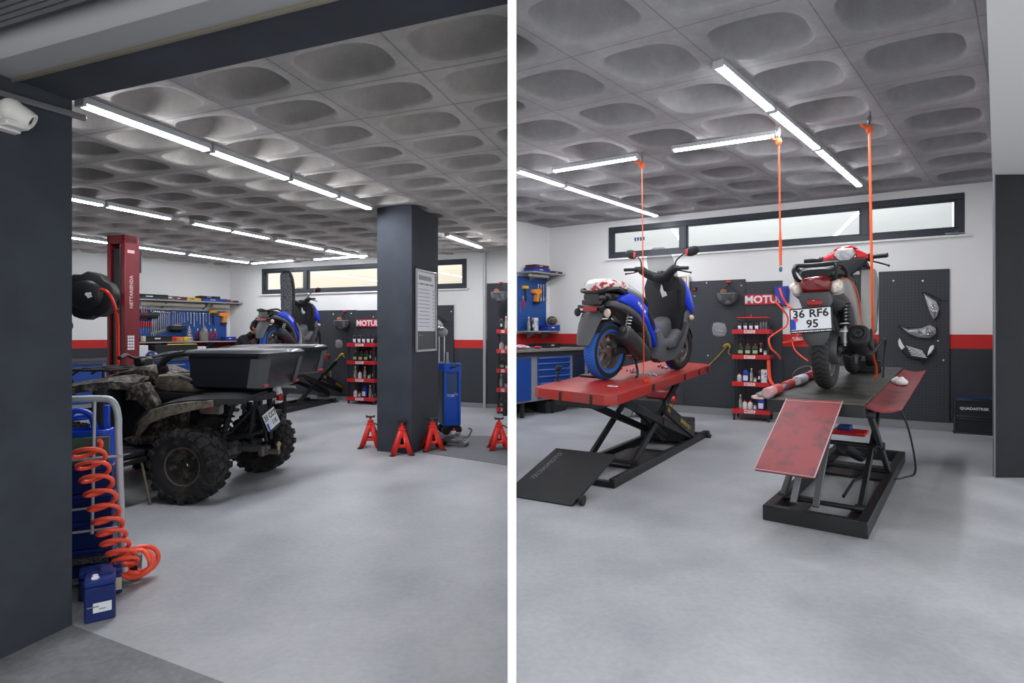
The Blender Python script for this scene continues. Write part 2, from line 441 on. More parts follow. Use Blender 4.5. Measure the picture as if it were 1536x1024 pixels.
# right: side wall seen edge-on, dark pillar, white beam above it
e0, e1 = V((3.148, 3.825, 0)), V((7.02, 8.45, 0)); ed = (e1 - e0).normalized(); en = V((ed.y, -ed.x, 0))
p0 = K(1492, 716, 1305 / 219); p0.z = 0; pd = V((1, -.04, 0)).normalized()
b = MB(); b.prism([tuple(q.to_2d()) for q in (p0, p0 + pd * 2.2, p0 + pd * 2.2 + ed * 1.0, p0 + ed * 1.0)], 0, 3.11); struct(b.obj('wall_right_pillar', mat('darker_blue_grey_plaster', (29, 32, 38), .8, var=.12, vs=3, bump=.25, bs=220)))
b = MB(); w0 = p0 + ed * 1.0 + en * .06; b.prism([tuple(q.to_2d()) for q in (w0, w0 + ed * 3.2, w0 + ed * 3.2 + en * .2, w0 + en * .2)], 0, RZ + .4); struct(b.obj('wall_right', BANDR))
b = MB(); q0 = e0 - ed * 1.6 - en * .0; b.prism([tuple(q.to_2d()) for q in (q0, q0 + ed * 7.6, q0 + ed * 7.6 + en * 1.6, q0 + en * 1.6)], 3.112, RZ + .4); struct(b.obj('trim_beam_right', mat('white_beam_paint', (218, 219, 219), .8)))
b = MB(); t0 = p0 - ed * .012; b.box((t0.x - .006, t0.y, 1.56), (.012, .02, 3.1)); struct(b.obj('trim_pillar_edge', mat('edge_bead', (110, 113, 118), .5)))
# left: entrance pillar, beam, shutter housing
b = MB(); b.prism([tuple(q.to_2d()) for q in (KC, KC - LR * 1.6, KC - LR * 1.6 + LL * 1.2, KC + LL * 1.2)], 0, 2.68); struct(b.obj('wall_entrance_pillar', NAVY))
def strip(name, pa, pb, da, db, z0, z1, m):
    """beam along LL: near line shifted by da, far line by db along LN from the pillar corner"""
    b = MB(); A = KC + LL * 4.0; B = KC - LL * 2.4
    b.prism([tuple(q.to_2d()) for q in (A + LN * da, B + LN * da, B + LN * db, A + LN * db)], z0, z1); b.clip((-PX, 0, 0), (-1, 0, 0)); return struct(b.obj(name, m))
strip('trim_entrance_beam', 0, 0, 0, .27, 2.68, 3.5, NAVY)
strip('trim_shutter_lintel', 0, 0, .272, .415, 2.675, 2.80, mat('shutter_lintel_grey', (176, 177, 178), .5, .3))
strip('trim_lintel_edge', 0, 0, .266, .28, 2.662, 2.69, mat('lintel_bead', (150, 142, 125), .4, .5))
strip('trim_shutter_slot', 0, 0, .415, .54, 2.86, 3.1, mat('shutter_slot_dark', (30, 33, 37), .7))
strip('trim_shutter_rail', 0, 0, .462, .482, 2.80, 2.86, mat('shutter_rail_dark', (70, 74, 80), .4, .5))
b = MB(); A = KC + LL * 3.0; B = KC - LL * 2.4
for i in range(40):
    o = LN * (.545 + i * .028); b.prism([tuple(q.to_2d()) for q in (A + o, B + o, B + o + LN * .020, A + o + LN * .020)], 2.70, 2.74)
o = LN * .54; b.prism([tuple(q.to_2d()) for q in (A + o, B + o, B + o + LN * 1.2, A + o + LN * 1.2)], 2.73, 2.80)
b.clip((-PX, 0, 0), (-1, 0, 0)); struct(b.obj('trim_shutter_curtain', mat('shutter_slats', (135, 138, 140), .5, .4)))
b = MB(); A = KC + LL * 1.2; b.prism([tuple(q.to_2d()) for q in (A, A + LL * 6, A + LL * 6 - LN * .2, A - LN * .2)], 0, LZ + .3); struct(b.obj('wall_front_left', NAVY))
# column in the left bay
c0 = V((-1.228, 7.1, 0)); COLN = c0
b = MB(); b.prism([tuple(q.to_2d()) for q in (c0, c0 + LR * .784, c0 + LR * .784 + LL * .50, c0 + LL * .50)], 0, LZ); struct(b.obj('wall_column', NAVY))
# white kerb line at the column foot and baseboards
BASE = mat('grey_baseboard', (128, 130, 132), .6)
def baseboard(name, p, q, back, h=.12, t=.02):
    wall_slab(name, V(p) - V(back) * t, V(q) - V(back) * t, 0, h, t, BASE, back)
baseboard('baseboard_back_left', LC + LWR * .05, lwp - LWR * .05, -LN, .09)
baseboard('baseboard_back_right', RC + RWR * .05, RB + RWR * .8, -RN, .13)

# windows
def window(n, M, s0, s1, z0, z1, muls, t=.07, fr=FRAME):
    w = struct(bpy.data.objects.new('window_%d' % n, None)); COL.objects.link(w); w.matrix_basis = M
    b = MB(); h = z1 - z0; L = s1 - s0; c = (s0 + s1) / 2
    for z in (z0 + t / 2, z1 - t / 2): b.box((c, .045, z), (L, .11, t), .006)
    for s in (s0 + t / 2, s1 - t / 2): b.box((s, .045, (z0 + z1) / 2), (t, .11, h - 2 * t + .01), .006)
    for s in muls: b.box((s, .045, (z0 + z1) / 2), (t * 1.25, .112, h - 2 * t + .01), .006)
    b.obj('window_frame', fr, w)
    ed = [s0 + t] + [x for s in muls for x in (s - t * .62, s + t * .62)] + [s1 - t]
    for i in range(0, len(ed), 2):
        b = MB(); b.box(((ed[i] + ed[i + 1]) / 2, .06, (z0 + z1) / 2), (ed[i + 1] - ed[i], .006, h - 2 * t)); b.obj('pane', GLASSM, w)
        b = MB(); q = .022
        for z in (z0 + t + q / 2, z1 - t - q / 2): b.box(((ed[i] + ed[i + 1]) / 2, .03, z), (ed[i + 1] - ed[i], .04, q))
        for s in (ed[i] + q / 2, ed[i + 1] - q / 2): b.box((s, .03, (z0 + z1) / 2), (q, .04, h - 2 * t))
        b.obj('sash', fr, w)
    return w
ML = frame(LC, LWR); MR = frame(RC, RWR)
win_l = window(1, ML, WLs[0], WLs[1], 2.36, 2.95, [ls(458), ls(640)], .085)
win_r = window(2, MR, WRs[0], WRs[1], 2.945, 3.565, [rs(1025), rs(1298)], .10)
b = MB(); b.box((sum(WLs) / 2, -.02, 2.345), (WLs[1] - WLs[0] + .1, .05, .025)); b.obj('window_sill', WHITE, win_l)
b = MB(); b.box((sum(WRs) / 2, -.03, 2.925), (WRs[1] - WRs[0] + .1, .06, .03)); b.obj('window_sill', WHITE, win_r)
# outside the high windows: a light well with a pale rendered wall
WELL_L = mat('cream_render', (236, 231, 218), .9); WELL_R = mat('pale_render', (216, 218, 218), .9)
def well(name, M, s0, s1, z0, m, dist=1.5, ext=4):
    b = MB(); b.box(((s0 + s1) / 2 - ext / 2, dist + .1, z0 + 1.0), (s1 - s0 + ext, .2, 4.0)); b.box(((s0 + s1) / 2 - ext / 2, dist / 2 + .12, z0 - 1.0), (s1 - s0 + ext, dist - .3, .1)); b.box((s1 + .12, dist / 2 + .3, z0 + 1.0), (.1, dist - .2, 4.0))
    struct(b.obj(name, m, M=M))
well('wall_outside_left', ML, *WLs, 2.3, WELL_L); well('wall_outside_right', MR, *WRs, 2.9, WELL_R)
def lamp(name, M, s0, s1, z, y, power, col, size_y=.3):
    l = bpy.data.lights.new(name, 'AREA'); l.shape = 'RECTANGLE'; l.size = s1 - s0; l.size_y = size_y; l.energy = power; l.color = col
    o = bpy.data.objects.new(name, l); COL.objects.link(o); o.matrix_basis = M @ T((s0 + s1) / 2, y, z) @ R('X', 25); return o
lamp('added_well_light', ML, *WLs, 3.9, .6, 19, (1, .96, .88)); lamp('added_well_light', MR, *WRs, 4.6, .6, 26, (.98, 1, 1))  # unseen area lights, added to brighten the walls behind the window panes

# ---------------------------------------------------------------- ceiling LED battens
def batten(p, q, label, group, led=None):
    """fixture hung right under the ceiling from p to q (points on its underside)"""
    p, q = V(p), V(q); M = frame((p + q) / 2, q - p); L = (q - p).length
    t = thing('ceiling_light', label, 'ceiling light', M, group=group)
    b = MB(); b.box((0, 0, .034), (L - .01, .09, .03), .004)
    for y in (-.041, .041): b.box((0, y, .015), (L - .01, .008, .028), .002)
    b.obj('housing', LEDBODY, t)
    b = MB(); b.box((0, 0, .002), (L - .06, .072, .030), .008); b.obj('diffuser', led or LED, t)
    for s in (-1, 1):
        b = MB(); b.box((s * (L / 2 - .014), 0, .008), (.026, .088, .05), .004); b.obj('end_cap', LEDBODY, t)
    return t
def row(pts, z, zc, desc, group, led=None):
    n = len(pts)
    for i, (a, c) in enumerate(pts):
        def pt(u):
            p = on_z(u[0], u[1], z); return p
        lab = ('%s LED batten of the %s' % (nth(i, n), desc)) if n > 1 else 'LED batten of the %s' % desc
        batten(pt(a), pt(c), lab, group, led)
def seg(p, q, cuts):
    """pixel pairs along a line by x"""
    out = []
    for a, c in cuts:
        f = lambda x: (x, p[1] + (q[1] - p[1]) * (x - p[0]) / (q[0] - p[0]))
        out.append((f(a), f(c)))
    return out
zl = LZ - .05; zr = RZ - .05
row(seg((118, 155), (555, 313), [(118, 312), (314, 431), (433, 503), (505, 555)]), zl, LZ, 'bright row from entrance beam to column', 'near row of battens', LEDL)
row(seg((70, 291), (545, 386), [(70, 155), (157, 256), (287, 345), (346, 403), (412, 484), (488, 546)]), zl, LZ, 'middle row over the red lift post', 'middle row of battens', LEDFAR)
row(seg((70, 351), (372, 394), [(70, 190), (203, 277), (281, 372)]), zl, LZ, 'far row along the tool wall', 'far row of battens', LEDFAR)
row([((378, 395), (442, 390))], zl, LZ, 'short crosswise run above the tool wall corner', None, LEDFAR)
row([((471, 389), (553, 383))], zl, LZ, 'short crosswise run above the left back window', None, LEDFAR)
row([((670, 353), (721, 371))], zl, LZ, 'ceiling to the right of the column', None, LEDL)
row([((1076, 98), (1156, 165)), ((1158, 167), (1225, 223)), ((1226, 224), (1289, 279))], zr, RZ, 'wide bright row in the right bay', 'wide row of battens')
row([((775, 256), (845, 279)), ((847, 280), (985, 324))], zr, RZ, 'row left of the strap over the blue scooter', 'left row of battens in the right bay')
row([((1008, 226), (1165, 203))], zr, RZ, 'crosswise run beside the hanging loose strap', None)
row([((829, 257), (958, 236))], zr, RZ, 'crosswise run left of the blue scooter strap', None)

# ---------------------------------------------------------------- world, camera, view
w = bpy.data.worlds.new('world'); SC.world = w; w.use_nodes = True
bg = w.node_tree.nodes['Background']; bg.inputs[0].default_value = (.96, .98, 1, 1); bg.inputs[1].default_value = 1.45
cam = bpy.data.cameras.new('camera'); co = bpy.data.objects.new('camera', cam); COL.objects.link(co); SC.camera = co
cam.sensor_fit = 'HORIZONTAL'; cam.sensor_width = 36; cam.lens = 36 * F / 1536; cam.clip_start = .05
cam.shift_y = (HY - 512) / 1536
co.location = (0, 0, H); co.rotation_euler = (PI / 2, 0, 0)
vs = SC.view_settings; vs.view_transform = 'Standard'; vs.look = 'None'; vs.gamma = 1; vs.use_curve_mapping = False; vs.exposure = 0.3
SC.cycles.use_denoising = True; SC.cycles.max_bounces = 8; SC.cycles.diffuse_bounces = 4; SC.cycles.glossy_bounces = 3; SC.cycles.transparent_max_bounces = 8; SC.cycles.sample_clamp_indirect = 6; SC.cycles.caustics_reflective = False; SC.cycles.caustics_refractive = False
# ================================================================ materials of the vehicles
BLK = mat('black_plastic', (24, 25, 27), .45)
BLKM = mat('matt_black_plastic', (34, 35, 38), .65)
GRYP = mat('dark_grey_plastic', (84, 85, 88), .5, bump=.1, bs=400)
GLOSS = mat('gloss_black', (14, 15, 18), .18, coat=.5)
BLUE = mat('royal_blue_paint', (28, 62, 205), .28, coat=.4)
RUB = mat('tyre_rubber', (26, 26, 27), .8, var=.2, vs=20)
CHROME = mat('chrome', (200, 202, 205), .12, 1.0)
ALU = mat('cast_aluminium', (150, 150, 150), .4, .85)
BRONZE = mat('bronze_rim', (124, 114, 104), .4, .5)
REDL = mat('red_lens', (150, 14, 18), .2, coat=.5)
CLRL = mat('clear_lens', (200, 180, 160), .2, coat=.5)
WHT = mat('white_plastic', (225, 225, 225), .4)
RED = mat('red_enamel', (196, 34, 32), .4)
DRED = mat('dark_red_enamel', (108, 18, 28), .4)
BLKSTEEL = mat('black_steel', (26, 27, 29), .42, var=.25, vs=6)
SMOKE = mat('smoked_screen', (130, 132, 135), .08, alpha=.38)
def tyre_mat(name, base, dark, R_, n, k, groove=.28, side=None):
    m = mat(name, base, .75); nt = m.node_tree; b = nt.nodes['Principled BSDF']
    tc = nt.nodes.new('ShaderNodeTexCoord'); sp = nt.nodes.new('ShaderNodeSeparateXYZ'); nt.links.new(tc.outputs['Object'], sp.inputs[0])
    a = node_math(nt, 'MULTIPLY', node_math(nt, 'ARCTAN2', sp.outputs[1], sp.outputs[0]), n / (2 * PI))
    f = node_math(nt, 'FRACT', node_math(nt, 'ADD', a, node_math(nt, 'MULTIPLY', node_math(nt, 'ABSOLUTE', sp.outputs[2]), k)))
    rr = node_math(nt, 'SQRT', node_math(nt, 'ADD', node_math(nt, 'POWER', sp.outputs[0], 2), node_math(nt, 'POWER', sp.outputs[1], 2)))
    g = node_math(nt, 'MULTIPLY', node_math(nt, 'LESS_THAN', f, groove), node_math(nt, 'GREATER_THAN', rr, R_ * .86))
    mx = nt.nodes.new('ShaderNodeMix'); mx.data_type = 'RGBA'; mx.inputs[6].default_value = (*lin(base), 1); mx.inputs[7].default_value = (*lin(dark), 1)
    nt.links.new(g, mx.inputs[0]); out = mx.outputs[2]
    if side:      # black rubber from the shoulder (width given) inwards on the outer side
        m2 = nt.nodes.new('ShaderNodeMix'); m2.data_type = 'RGBA'; m2.inputs[7].default_value = (*lin((26, 27, 30)), 1)
        nt.links.new(out, m2.inputs[6]); nt.links.new(node_math(nt, 'LESS_THAN', sp.outputs[2], -side), m2.inputs[0]); out = m2.outputs[2]
    nt.links.new(out, b.inputs['Base Color']); return m
def wheel_m(c): return T(*c) @ R('X', -90)
def tyre(parent, c, R_, w, rim, m, name='tyre'):
    b = MB(); h = w / 2
    prof = [(rim, -h * .62), (rim + .012, -h * .8), ((rim + R_) / 2, -h * .98), (R_ * .9, -h * .95), (R_ * .955, -h * .72), (R_ * .99, -h * .36), (R_, 0)]
    prof = prof + [(r, -z) for r, z in prof[-2::-1]]
    b.lathe(prof, 48, close=True)
    return b.obj(name, m, parent, M=wheel_m(c))
def rim_spoked(parent, c, rim, w, m, n=5, sw=.05, hub=.045, twin=False, name='rim'):
    b = MB(); h = w * .36
    b.lathe([(rim * 1.02, -h), (rim * .95, -h), (rim * .88, -h * .4), (rim * .86, h * .4), (rim * .95, h), (rim * 1.02, h), (rim * .98, h * .3), (rim * .98, -h * .3)], 40, close=True)
    b.cyl((0, 0, -h * 1.1), (0, 0, h * 1.1), hub, n=20)
    for i in range(n):
        a = 2 * PI * i / n
        for o in ((-.16, .16) if twin else (0,)):
            p = V((math.cos(a) * hub * .8, math.sin(a) * hub * .8, 0)); q = V((math.cos(a + o) * rim * .92, math.sin(a + o) * rim * .92, 0))
            b.bar(p, q, sw, h * .9, .008)
    return b.obj(name, m, parent, M=wheel_m(c))
def plate_text(lines, size, M, parent, m, name='plate_lettering'):
    b = MB()
    for body, x, z, sz in lines: b.text(body, sz, M @ T(x, 0, z) @ R('X', 90), .0008, bold=.022)
    return b.obj(name, m, parent)
def spring(parent, p, q, r, turns, wire, m, name):
    p, q = V(p), V(q); M = frame(p, (q - p), V((0, 1, 0)) if abs((q - p).normalized().y) < .9 else V((1, 0, 0))); L = (q - p).length
    n = turns * 12
    b = MB(); b.tube([(L * i / n, r * math.cos(2 * PI * i / 12), r * math.sin(2 * PI * i / 12)) for i in range(n + 1)], wire, 6, M=M); return b.obj(name, m, parent)
def outl(parent, name, m, poly, y0, y1, bev=.012):
    """side panel: outline in xz, from y0 (inner) to y1 (outer face, rounded)"""
    b = MB(); b.prism(poly, -y0, -y1, bev, M=ZX); return b.obj(name, m, parent)

# ================================================================ blue maxi scooter, x forward, rear contact at the origin, metres
def blue_scooter(label, M, s, open_seat=False, cover=True):
    t = thing('motor_scooter', label, 'motor scooter', M, s)
    TB = tyre_mat('blue_coated_tyre', (40, 104, 196), (28, 78, 160), .28, 60, 14, .25, .063)
    tyre(t, (0, 0, .28), .28, .14, .178, TB); tyre(t, (1.36, 0, .262), .262, .11, .172, tyre_mat('blue_black_tyre', (26, 44, 150), (20, 28, 80), .262, 50, 12, .25, .03))
    rim_spoked(t, (0, 0, .28), .178, .13, BRONZE, 3, .06, .05, True); rim_spoked(t, (1.36, 0, .262), .172, .10, BRONZE, 5, .03, .045)
    b = MB(); b.lathe([(.06, -.003), (.115, -.003), (.115, .003), (.06, .003)], 32, close=True); b.obj('brake_disc', STEEL, t, M=T(0, .075, 0) @ wheel_m((1.36, -.13, .262)))
    # core of the body
    b = MB(); b.loft_x([(-.36, .755, .07, .035), (-.2, .745, .12, .055), (0, .735, .14, .07), (.25, .69, .15, .11), (.45, .54, .15, .17), (.6, .42, .15, .14), (.8, .30, .155, .08), (1.0, .30, .16, .09), (1.1, .36, .13, .10)], 18, 3); b.obj('underbody', BLKM, t)
    for sg in (-1, 1):
        # blue flank, grey lower flank and grey floor fairing, one of each a side
        outl(t, 'side_panel', BLUE, [(-.16, .80), (.05, .845), (.26, .79), (.44, .70), (.57, .59), (.66, .47), (.735, .385), (.635, .29), (.545, .41), (.42, .53), (.25, .64), (.05, .715), (-.20, .765)], sg * .10, sg * .176, .02)
        outl(t, 'lower_side_panel', GRYP, [(-.34, .765), (-.20, .765), (.05, .725), (.25, .655), (.42, .545), (.53, .42), (.575, .30), (.53, .28), (.47, .40), (.36, .515), (.20, .605), (-.02, .675), (-.34, .715)], sg * .09, sg * .165, .02)
        outl(t, 'floor_fairing', GRYP, [(.585, .46), (.64, .32), (.60, .19), (.70, .135), (1.0, .155), (1.15, .27), (1.25, .47), (1.285, .66), (1.22, .71), (1.12, .60), (1.02, .46), (.92, .375), (.78, .375), (.66, .49)], sg * .10, sg * .20, .025)
        outl(t, 'floor_board', BLKM, [(.78, .30), (.92, .31), (1.06, .44), (1.13, .56), (1.17, .55), (1.08, .40), (.96, .275), (.80, .265)], sg * .12, sg * .225, .015)
        outl(t, 'front_side_panel', BLUE, [(1.10, .96), (1.18, .98), (1.28, .88), (1.34, .72), (1.31, .64), (1.25, .66), (1.17, .72), (1.12, .83)], sg * .12, sg * .225, .03)
        b = MB()
        for k in range(4): b.prism([(.20 + k * .045, .765 - k * .026), (.235 + k * .045, .745 - k * .026), (.215 + k * .045, .725 - k * .026), (.185 + k * .045, .745 - k * .026)], -sg * .174, -sg * .1785, M=ZX)
        b.obj('side_emblem', WHT, t)
        outl(t, 'seat_side_trim', BLKM, [(.42, .70), (.54, .60), (.60, .50), (.56, .47), (.50, .53), (.40, .64)], sg * .12, sg * .19, .02)
    # centre tunnel
    b = MB(); b.loft_x([(.55, .50, .11, .14), (.68, .44, .115, .13), (.85, .43, .115, .12), (1.02, .47, .11, .14), (1.1, .52, .1, .12)], 16, 3.2); b.obj('centre_tunnel', GRYP, t)
    # leg shield with its pockets, front cowl
    b = MB(); b.prism([(-.13, .32), (.13, .32), (.20, .46), (.225, .70), (.245, .90), (.20, 1.0), (.08, 1.03), (-.08, 1.03), (-.20, 1.0), (-.245, .90), (-.225, .70), (-.20, .46)], 0, .06, .02, M=Matrix(((0, -.0, -1, 1.10), (1, 0, 0, 0), (-.0, 1, 0, 0), (0, 0, 0, 1))) @ Matrix(((1, 0, 0, 0), (0, 1, 0, 0), (0, -.10, 1, .05), (0, 0, 0, 1)))); b.obj('leg_shield', BLK, t)
    b = MB(); b.prism([(-.16, .62), (-.03, .58), (-.03, .84), (-.19, .88)], 0, .025, .01, M=Matrix(((0, 0, -1, 1.055), (1, 0, 0, 0), (0, 1, 0, 0), (0, 0, 0, 1)))); b.obj('glove_box', BLKM, t)
    b = MB(); b.prism([(-.075, .82), (-.02, .80), (.0, .87), (-.02, .93), (-.035, .865), (-.06, .86)], 0, .02, .004, M=Matrix(((0, 0, -1, 1.035), (1, 0, 0, 0), (0, 1, 0, 0), (0, 0, 0, 1)))); b.obj('ignition_surround', WHT, t)
    b = MB(); b.loft_z([(.40, 1.13, .08, .10), (.55, 1.18, .12, .165), (.72, 1.21, .13, .20), (.86, 1.19, .12, .20), (.97, 1.15, .09, .16), (1.05, 1.11, .05, .10)], 20, 2.6); b.obj('front_cowl', BLKM, t)
    b = MB(); b.ell((1.315, 0, .80), (.03, .12, .05)); b.obj('headlight', CLRL, t)
    # screen, a bent sheet
    b = MB(); pr = [(.98, .15), (1.1, .17), (1.2, .16), (1.28, .12), (1.315, .06)]; rows = []
    for z, w in pr:
        rows.append([(1.20 - (z - .98) * .55 - 1.6 * (y * w) ** 2, y * w, z) for y in [-1, -.75, -.5, -.25, 0, .25, .5, .75, 1]])
    rings = [r + [(x - .006, y, z) for x, y, z in r[::-1]] for r in rows]; b.rings(rings); b.obj('windscreen', SMOKE, t)
    # steering
    b = MB(); b.tube(catmull([(.97, .27, 1.085), (.985, .20, 1.08), (1.01, .12, 1.03), (1.03, 0, .985), (1.01, -.12, 1.03), (.985, -.20, 1.08), (.97, -.27, 1.085)], 5), [.024] + [.03] * 4 + [.045] * 22 + [.03] * 3 + [.024], 10); b.ell((1.03, 0, 1.0), (.06, .09, .045)); b.obj('handlebar', BLKM, t)
    b = MB(); b.ell((1.06, 0, 1.04), (.05, .085, .03)); b.obj('instrument_panel', GLOSS, t)
    for sg in (-1, 1):
        b = MB(); b.tube([(.97, sg * .25, 1.085), (.955, sg * .31, 1.085), (.945, sg * .385, 1.083)], .0185, 10); b.obj('grip', BLK, t)
        b = MB(); b.tube(catmull([(1.005, sg * .21, 1.075), (1.02, sg * .28, 1.06), (1.0, sg * .36, 1.045), (.985, sg * .395, 1.04)], 4), .007, 6); b.ell((.985, sg * .395, 1.04), .011, 8, 6); b.obj('brake_lever', GLOSS, t)
        b = MB(); b.box((.985, sg * .215, 1.085), (.06, .06, .06), .012); b.obj('switch_block', BLK, t)
        st = MB(); st.tube(catmull([(1.0, sg * .205, 1.10), (1.01, sg * .215, 1.17), (1.03, sg * .27, 1.225), (1.045, sg * .31, 1.25)], 4), .008, 6); st = st.obj('mirror', BLK, t)
        b = MB(); b.ell((0, 0, 0), (.018, .085, .05), 16, 8, M=T(1.05, sg * .37, 1.262) @ R('X', sg * 14)); b.obj('mirror_housing', BLK, st)
        b = MB(); b.box((0, 0, 0), (.012, .026, .06), .005, M=T(1.03, sg * .315, 1.25)); b.obj('red_reflector', mat('orange_red_trim', (225, 70, 50), .4), st)
    # front fork and guard
    for sg in (-1, 1):
        b = MB(); b.cyl((1.36, sg * .085, .262), (1.19, sg * .085, .70), .021, n=10); b.obj('fork_leg', GLOSS, t)
    b = MB(); rows = []
    for i in range(13):
        a = math.radians(20 + 118 * i / 12); w = .066 - .012 * abs(i - 6) / 6
        rows.append([(1.36 + (.285 - .025 * abs(q) ** 2) * math.cos(a), q * w, .262 + (.285 - .025 * abs(q) ** 2) * math.sin(a)) for q in (-1, -.6, 0, .6, 1)] + [(1.36 + (.278 - .025 * abs(q) ** 2) * math.cos(a), q * w, .262 + (.278 - .025 * abs(q) ** 2) * math.sin(a)) for q in (1, .6, 0, -.6, -1)])
    b.rings(rows); b.obj('front_mudguard', BLKM, t)
    b = MB(); rows = []
    for i in range(11):
        a = math.radians(28 + 112 * i / 10)
        rows.append([((.30 - .02 * q * q) * math.cos(a), q * .085, .28 + (.30 - .02 * q * q) * math.sin(a)) for q in (-1, -.5, 0, .5, 1)] + [((.308 - .02 * q * q) * math.cos(a), q * .088, .28 + (.308 - .02 * q * q) * math.sin(a)) for q in (1, .5, 0, -.5, -1)])
    b.rings(rows); b.box((-.12, 0, .66), (.16, .16, .12), .02); b.obj('inner_mudguard', BLKM, t)
    for sg in (-1, 1):
        b = MB(); b.ell((1.26, sg * .215, .60), (.05, .018, .03)); b.obj('front_indicator', CLRL if sg < 0 else WHT, t)
    # engine, exhaust, shock, stand
    b = MB(); b.box((.30, .02, .31), (.46, .16, .17), .03); b.box((.46, -.03, .35), (.20, .17, .13), .02)
    for i in range(6): b.box((.40 + i * .032, -.05, .37), (.010, .19, .16), .002)
    b.obj('engine', mat('engine_grey', (70, 70, 72), .5, .5), t)
    b = MB(); b.box((.14, .115, .30), (.52, .07, .16), .035); b.obj('transmission_case', GRYP, t)
    b = MB(); b.bar((.0, -.10, .28), (.34, -.095, .30), .035, .06, .01); b.obj('swingarm', BLKM, t)
    b = MB(); L = [(.0, -.0, .05, .05), (.03, 0, .068, .075), (.12, 0, .075, .085), (.36, 0, .07, .08), (.5, 0, .055, .06), (.56, 0, .03, .035)]
    Mx = frame((.02, -.175, .475), (.47, .02, -.27), (0, .0, 1)); b.loft_x(L, 18, 2.8, M=Mx); ex = b.obj('exhaust_silencer', mat('dark_satin_silencer', (50, 51, 54), .45), t)
    b = MB(); b.prism([(.05, -.05), (.12, -.07), (.23, -.055), (.27, -.01), (.24, .05), (.12, .065), (.06, .04)], -.072, -.088, .008, M=Mx @ R('X', 90) @ Matrix.Scale(-1, 4, (0, 0, 1)) @ Matrix.Scale(-1, 4, (0, 0, 1))); b.obj('heat_shield', GRYP, ex)
    b = MB(); b.tube([(.0, 0, .02), (-.025, 0, .025)], [.03, .028], 12, M=Mx); b.obj('tail_pipe', STEEL, ex)
    b = MB(); b.tube(catmull([(.50, -.15, .21), (.56, -.12, .19), (.60, -.05, .22), (.58, 0, .28)], 5), .018, 8); b.box((.50, -.165, .205), (.10, .03, .03), .01); b.obj('exhaust_pipe', CHROME, ex)
    for sg in (-1, 1):
        b = MB(); b.cyl((.03, sg * .115, .36), (.16, sg * .115, .68), .014, n=8); sh = b.obj('rear_shock', BLKM, t)
        spring(sh, (.06, sg * .115, .43), (.145, sg * .115, .645), .026, 7, .006, WHT if sg < 0 else BLK, 'shock_spring')
    b = MB(); b.tube(catmull([(.42, -.06, .19), (.40, -.10, .10), (.37, -.13, .03), (.34, -.135, .012)], 4), .012, 8); b.obj('side_stand', BLK, t)
    b = MB(); b.tube([(.40, -.09, .20), (.66, -.13, .19), (.76, -.13, .17)], .012, 8); b.box((.56, -.11, .20), (.26, .10, .03), .008); b.obj('lower_frame', ALU, t)
    # tail
    b = MB(); b.loft_x([(-.45, .79, .09, .045), (-.38, .80, .13, .06), (-.2, .79, .145, .065), (-.02, .79, .13, .05)], 16, 3.2); b.obj('tail_cowl', GLOSS, t)
    b = MB(); b.tube(catmull([(-.05, .145, .845), (-.22, .165, .875), (-.38, .155, .865), (-.45, .10, .845), (-.465, 0, .84), (-.45, -.10, .845), (-.38, -.155, .865), (-.22, -.165, .875), (-.05, -.145, .845)], 4), .017, 8); b.obj('grab_rail', BLK, t)
    b = MB(); b.box((-.455, 0, .705), (.05, .30, .035), .012); b.box((-.44, 0, .745), (.03, .23, .05), .01); b.obj('tail_bracket', GLOSS, t)
    b = MB(); b.box((-.472, .0, .685), (.03, .16, .05), .012); b.obj('tail_light', REDL, t)
    for sg in (-1, 1):
        b = MB(); b.tube([(-.41, sg * .09, .66), (-.43, sg * .15, .655)], .012, 8); k = b.obj('rear_indicator', BLK, t)
        b = MB(); b.ell((-.43, sg * .175, .65), (.03, .038, .042)); b.obj('indicator_lens', CLRL if sg < 0 else BLK, k)
    b = MB(); rows = []
    for x, z, w in ((-.30, .69, .12), (-.41, .645, .128), (-.50, .54, .115), (-.56, .43, .095), (-.595, .35, .07)):
        rows.append([(x - .05 * (1 - q * q), q * w, z - .0) for q in (-1, -.8, -.4, 0, .4, .8, 1)] + [(x + .018 - .05 * (1 - q * q), q * w * .94, z - .01) for q in (1, .8, .4, 0, -.4, -.8, -1)])
    b.rings(rows); b.obj('rear_mudguard', GRYP, t)
    # seat
    Ms = T(.55, 0, .80 - (.13 if open_seat else 0)) @ R('Y', 76 if open_seat else 0) @ T(-.55, 0, -.80)
    SEAT = mat('black_seat_vinyl', (26, 26, 28), .5)
    b = MB(); b.loft_x([(-.43, .875, .08, .03), (-.32, .89, .135, .05), (-.08, .88, .155, .05), (.10, .845, .15, .055), (.28, .80, .145, .06), (.46, .775, .125, .055), (.58, .72, .10, .045), (.63, .67, .07, .03)], 18, 2.8, M=Ms); st = b.obj('seat', SEAT, t)
    if open_seat:
        b = MB(); b.loft_x([(-.38, .835, .09, .012), (-.2, .83, .12, .014), (.1, .79, .12, .014), (.4, .725, .10, .014), (.55, .68, .06, .01)], 16, 3, M=Ms); b.obj('seat_pan', mat('speckled_seat_pan', (120, 120, 124), .7, col2=(20, 20, 22), vs=45), st)
        b = MB(); b.loft_x([(-.15, .80, .1, .03), (.1, .76, .12, .05), (.4, .68, .12, .05), (.5, .64, .08, .03)], 14, 3); b.obj('storage_tub', BLK, t)
        b = MB(); b.tube(catmull([(.48, -.19, .62), (.60, -.20, .45), (.62, -.20, .28), (.58, -.2, .12)], 5), .03, 8, flat=.4); b.obj('hanging_trim_strip', mat('grey_trim_strip', (165, 165, 168), .5), t)
    elif cover:
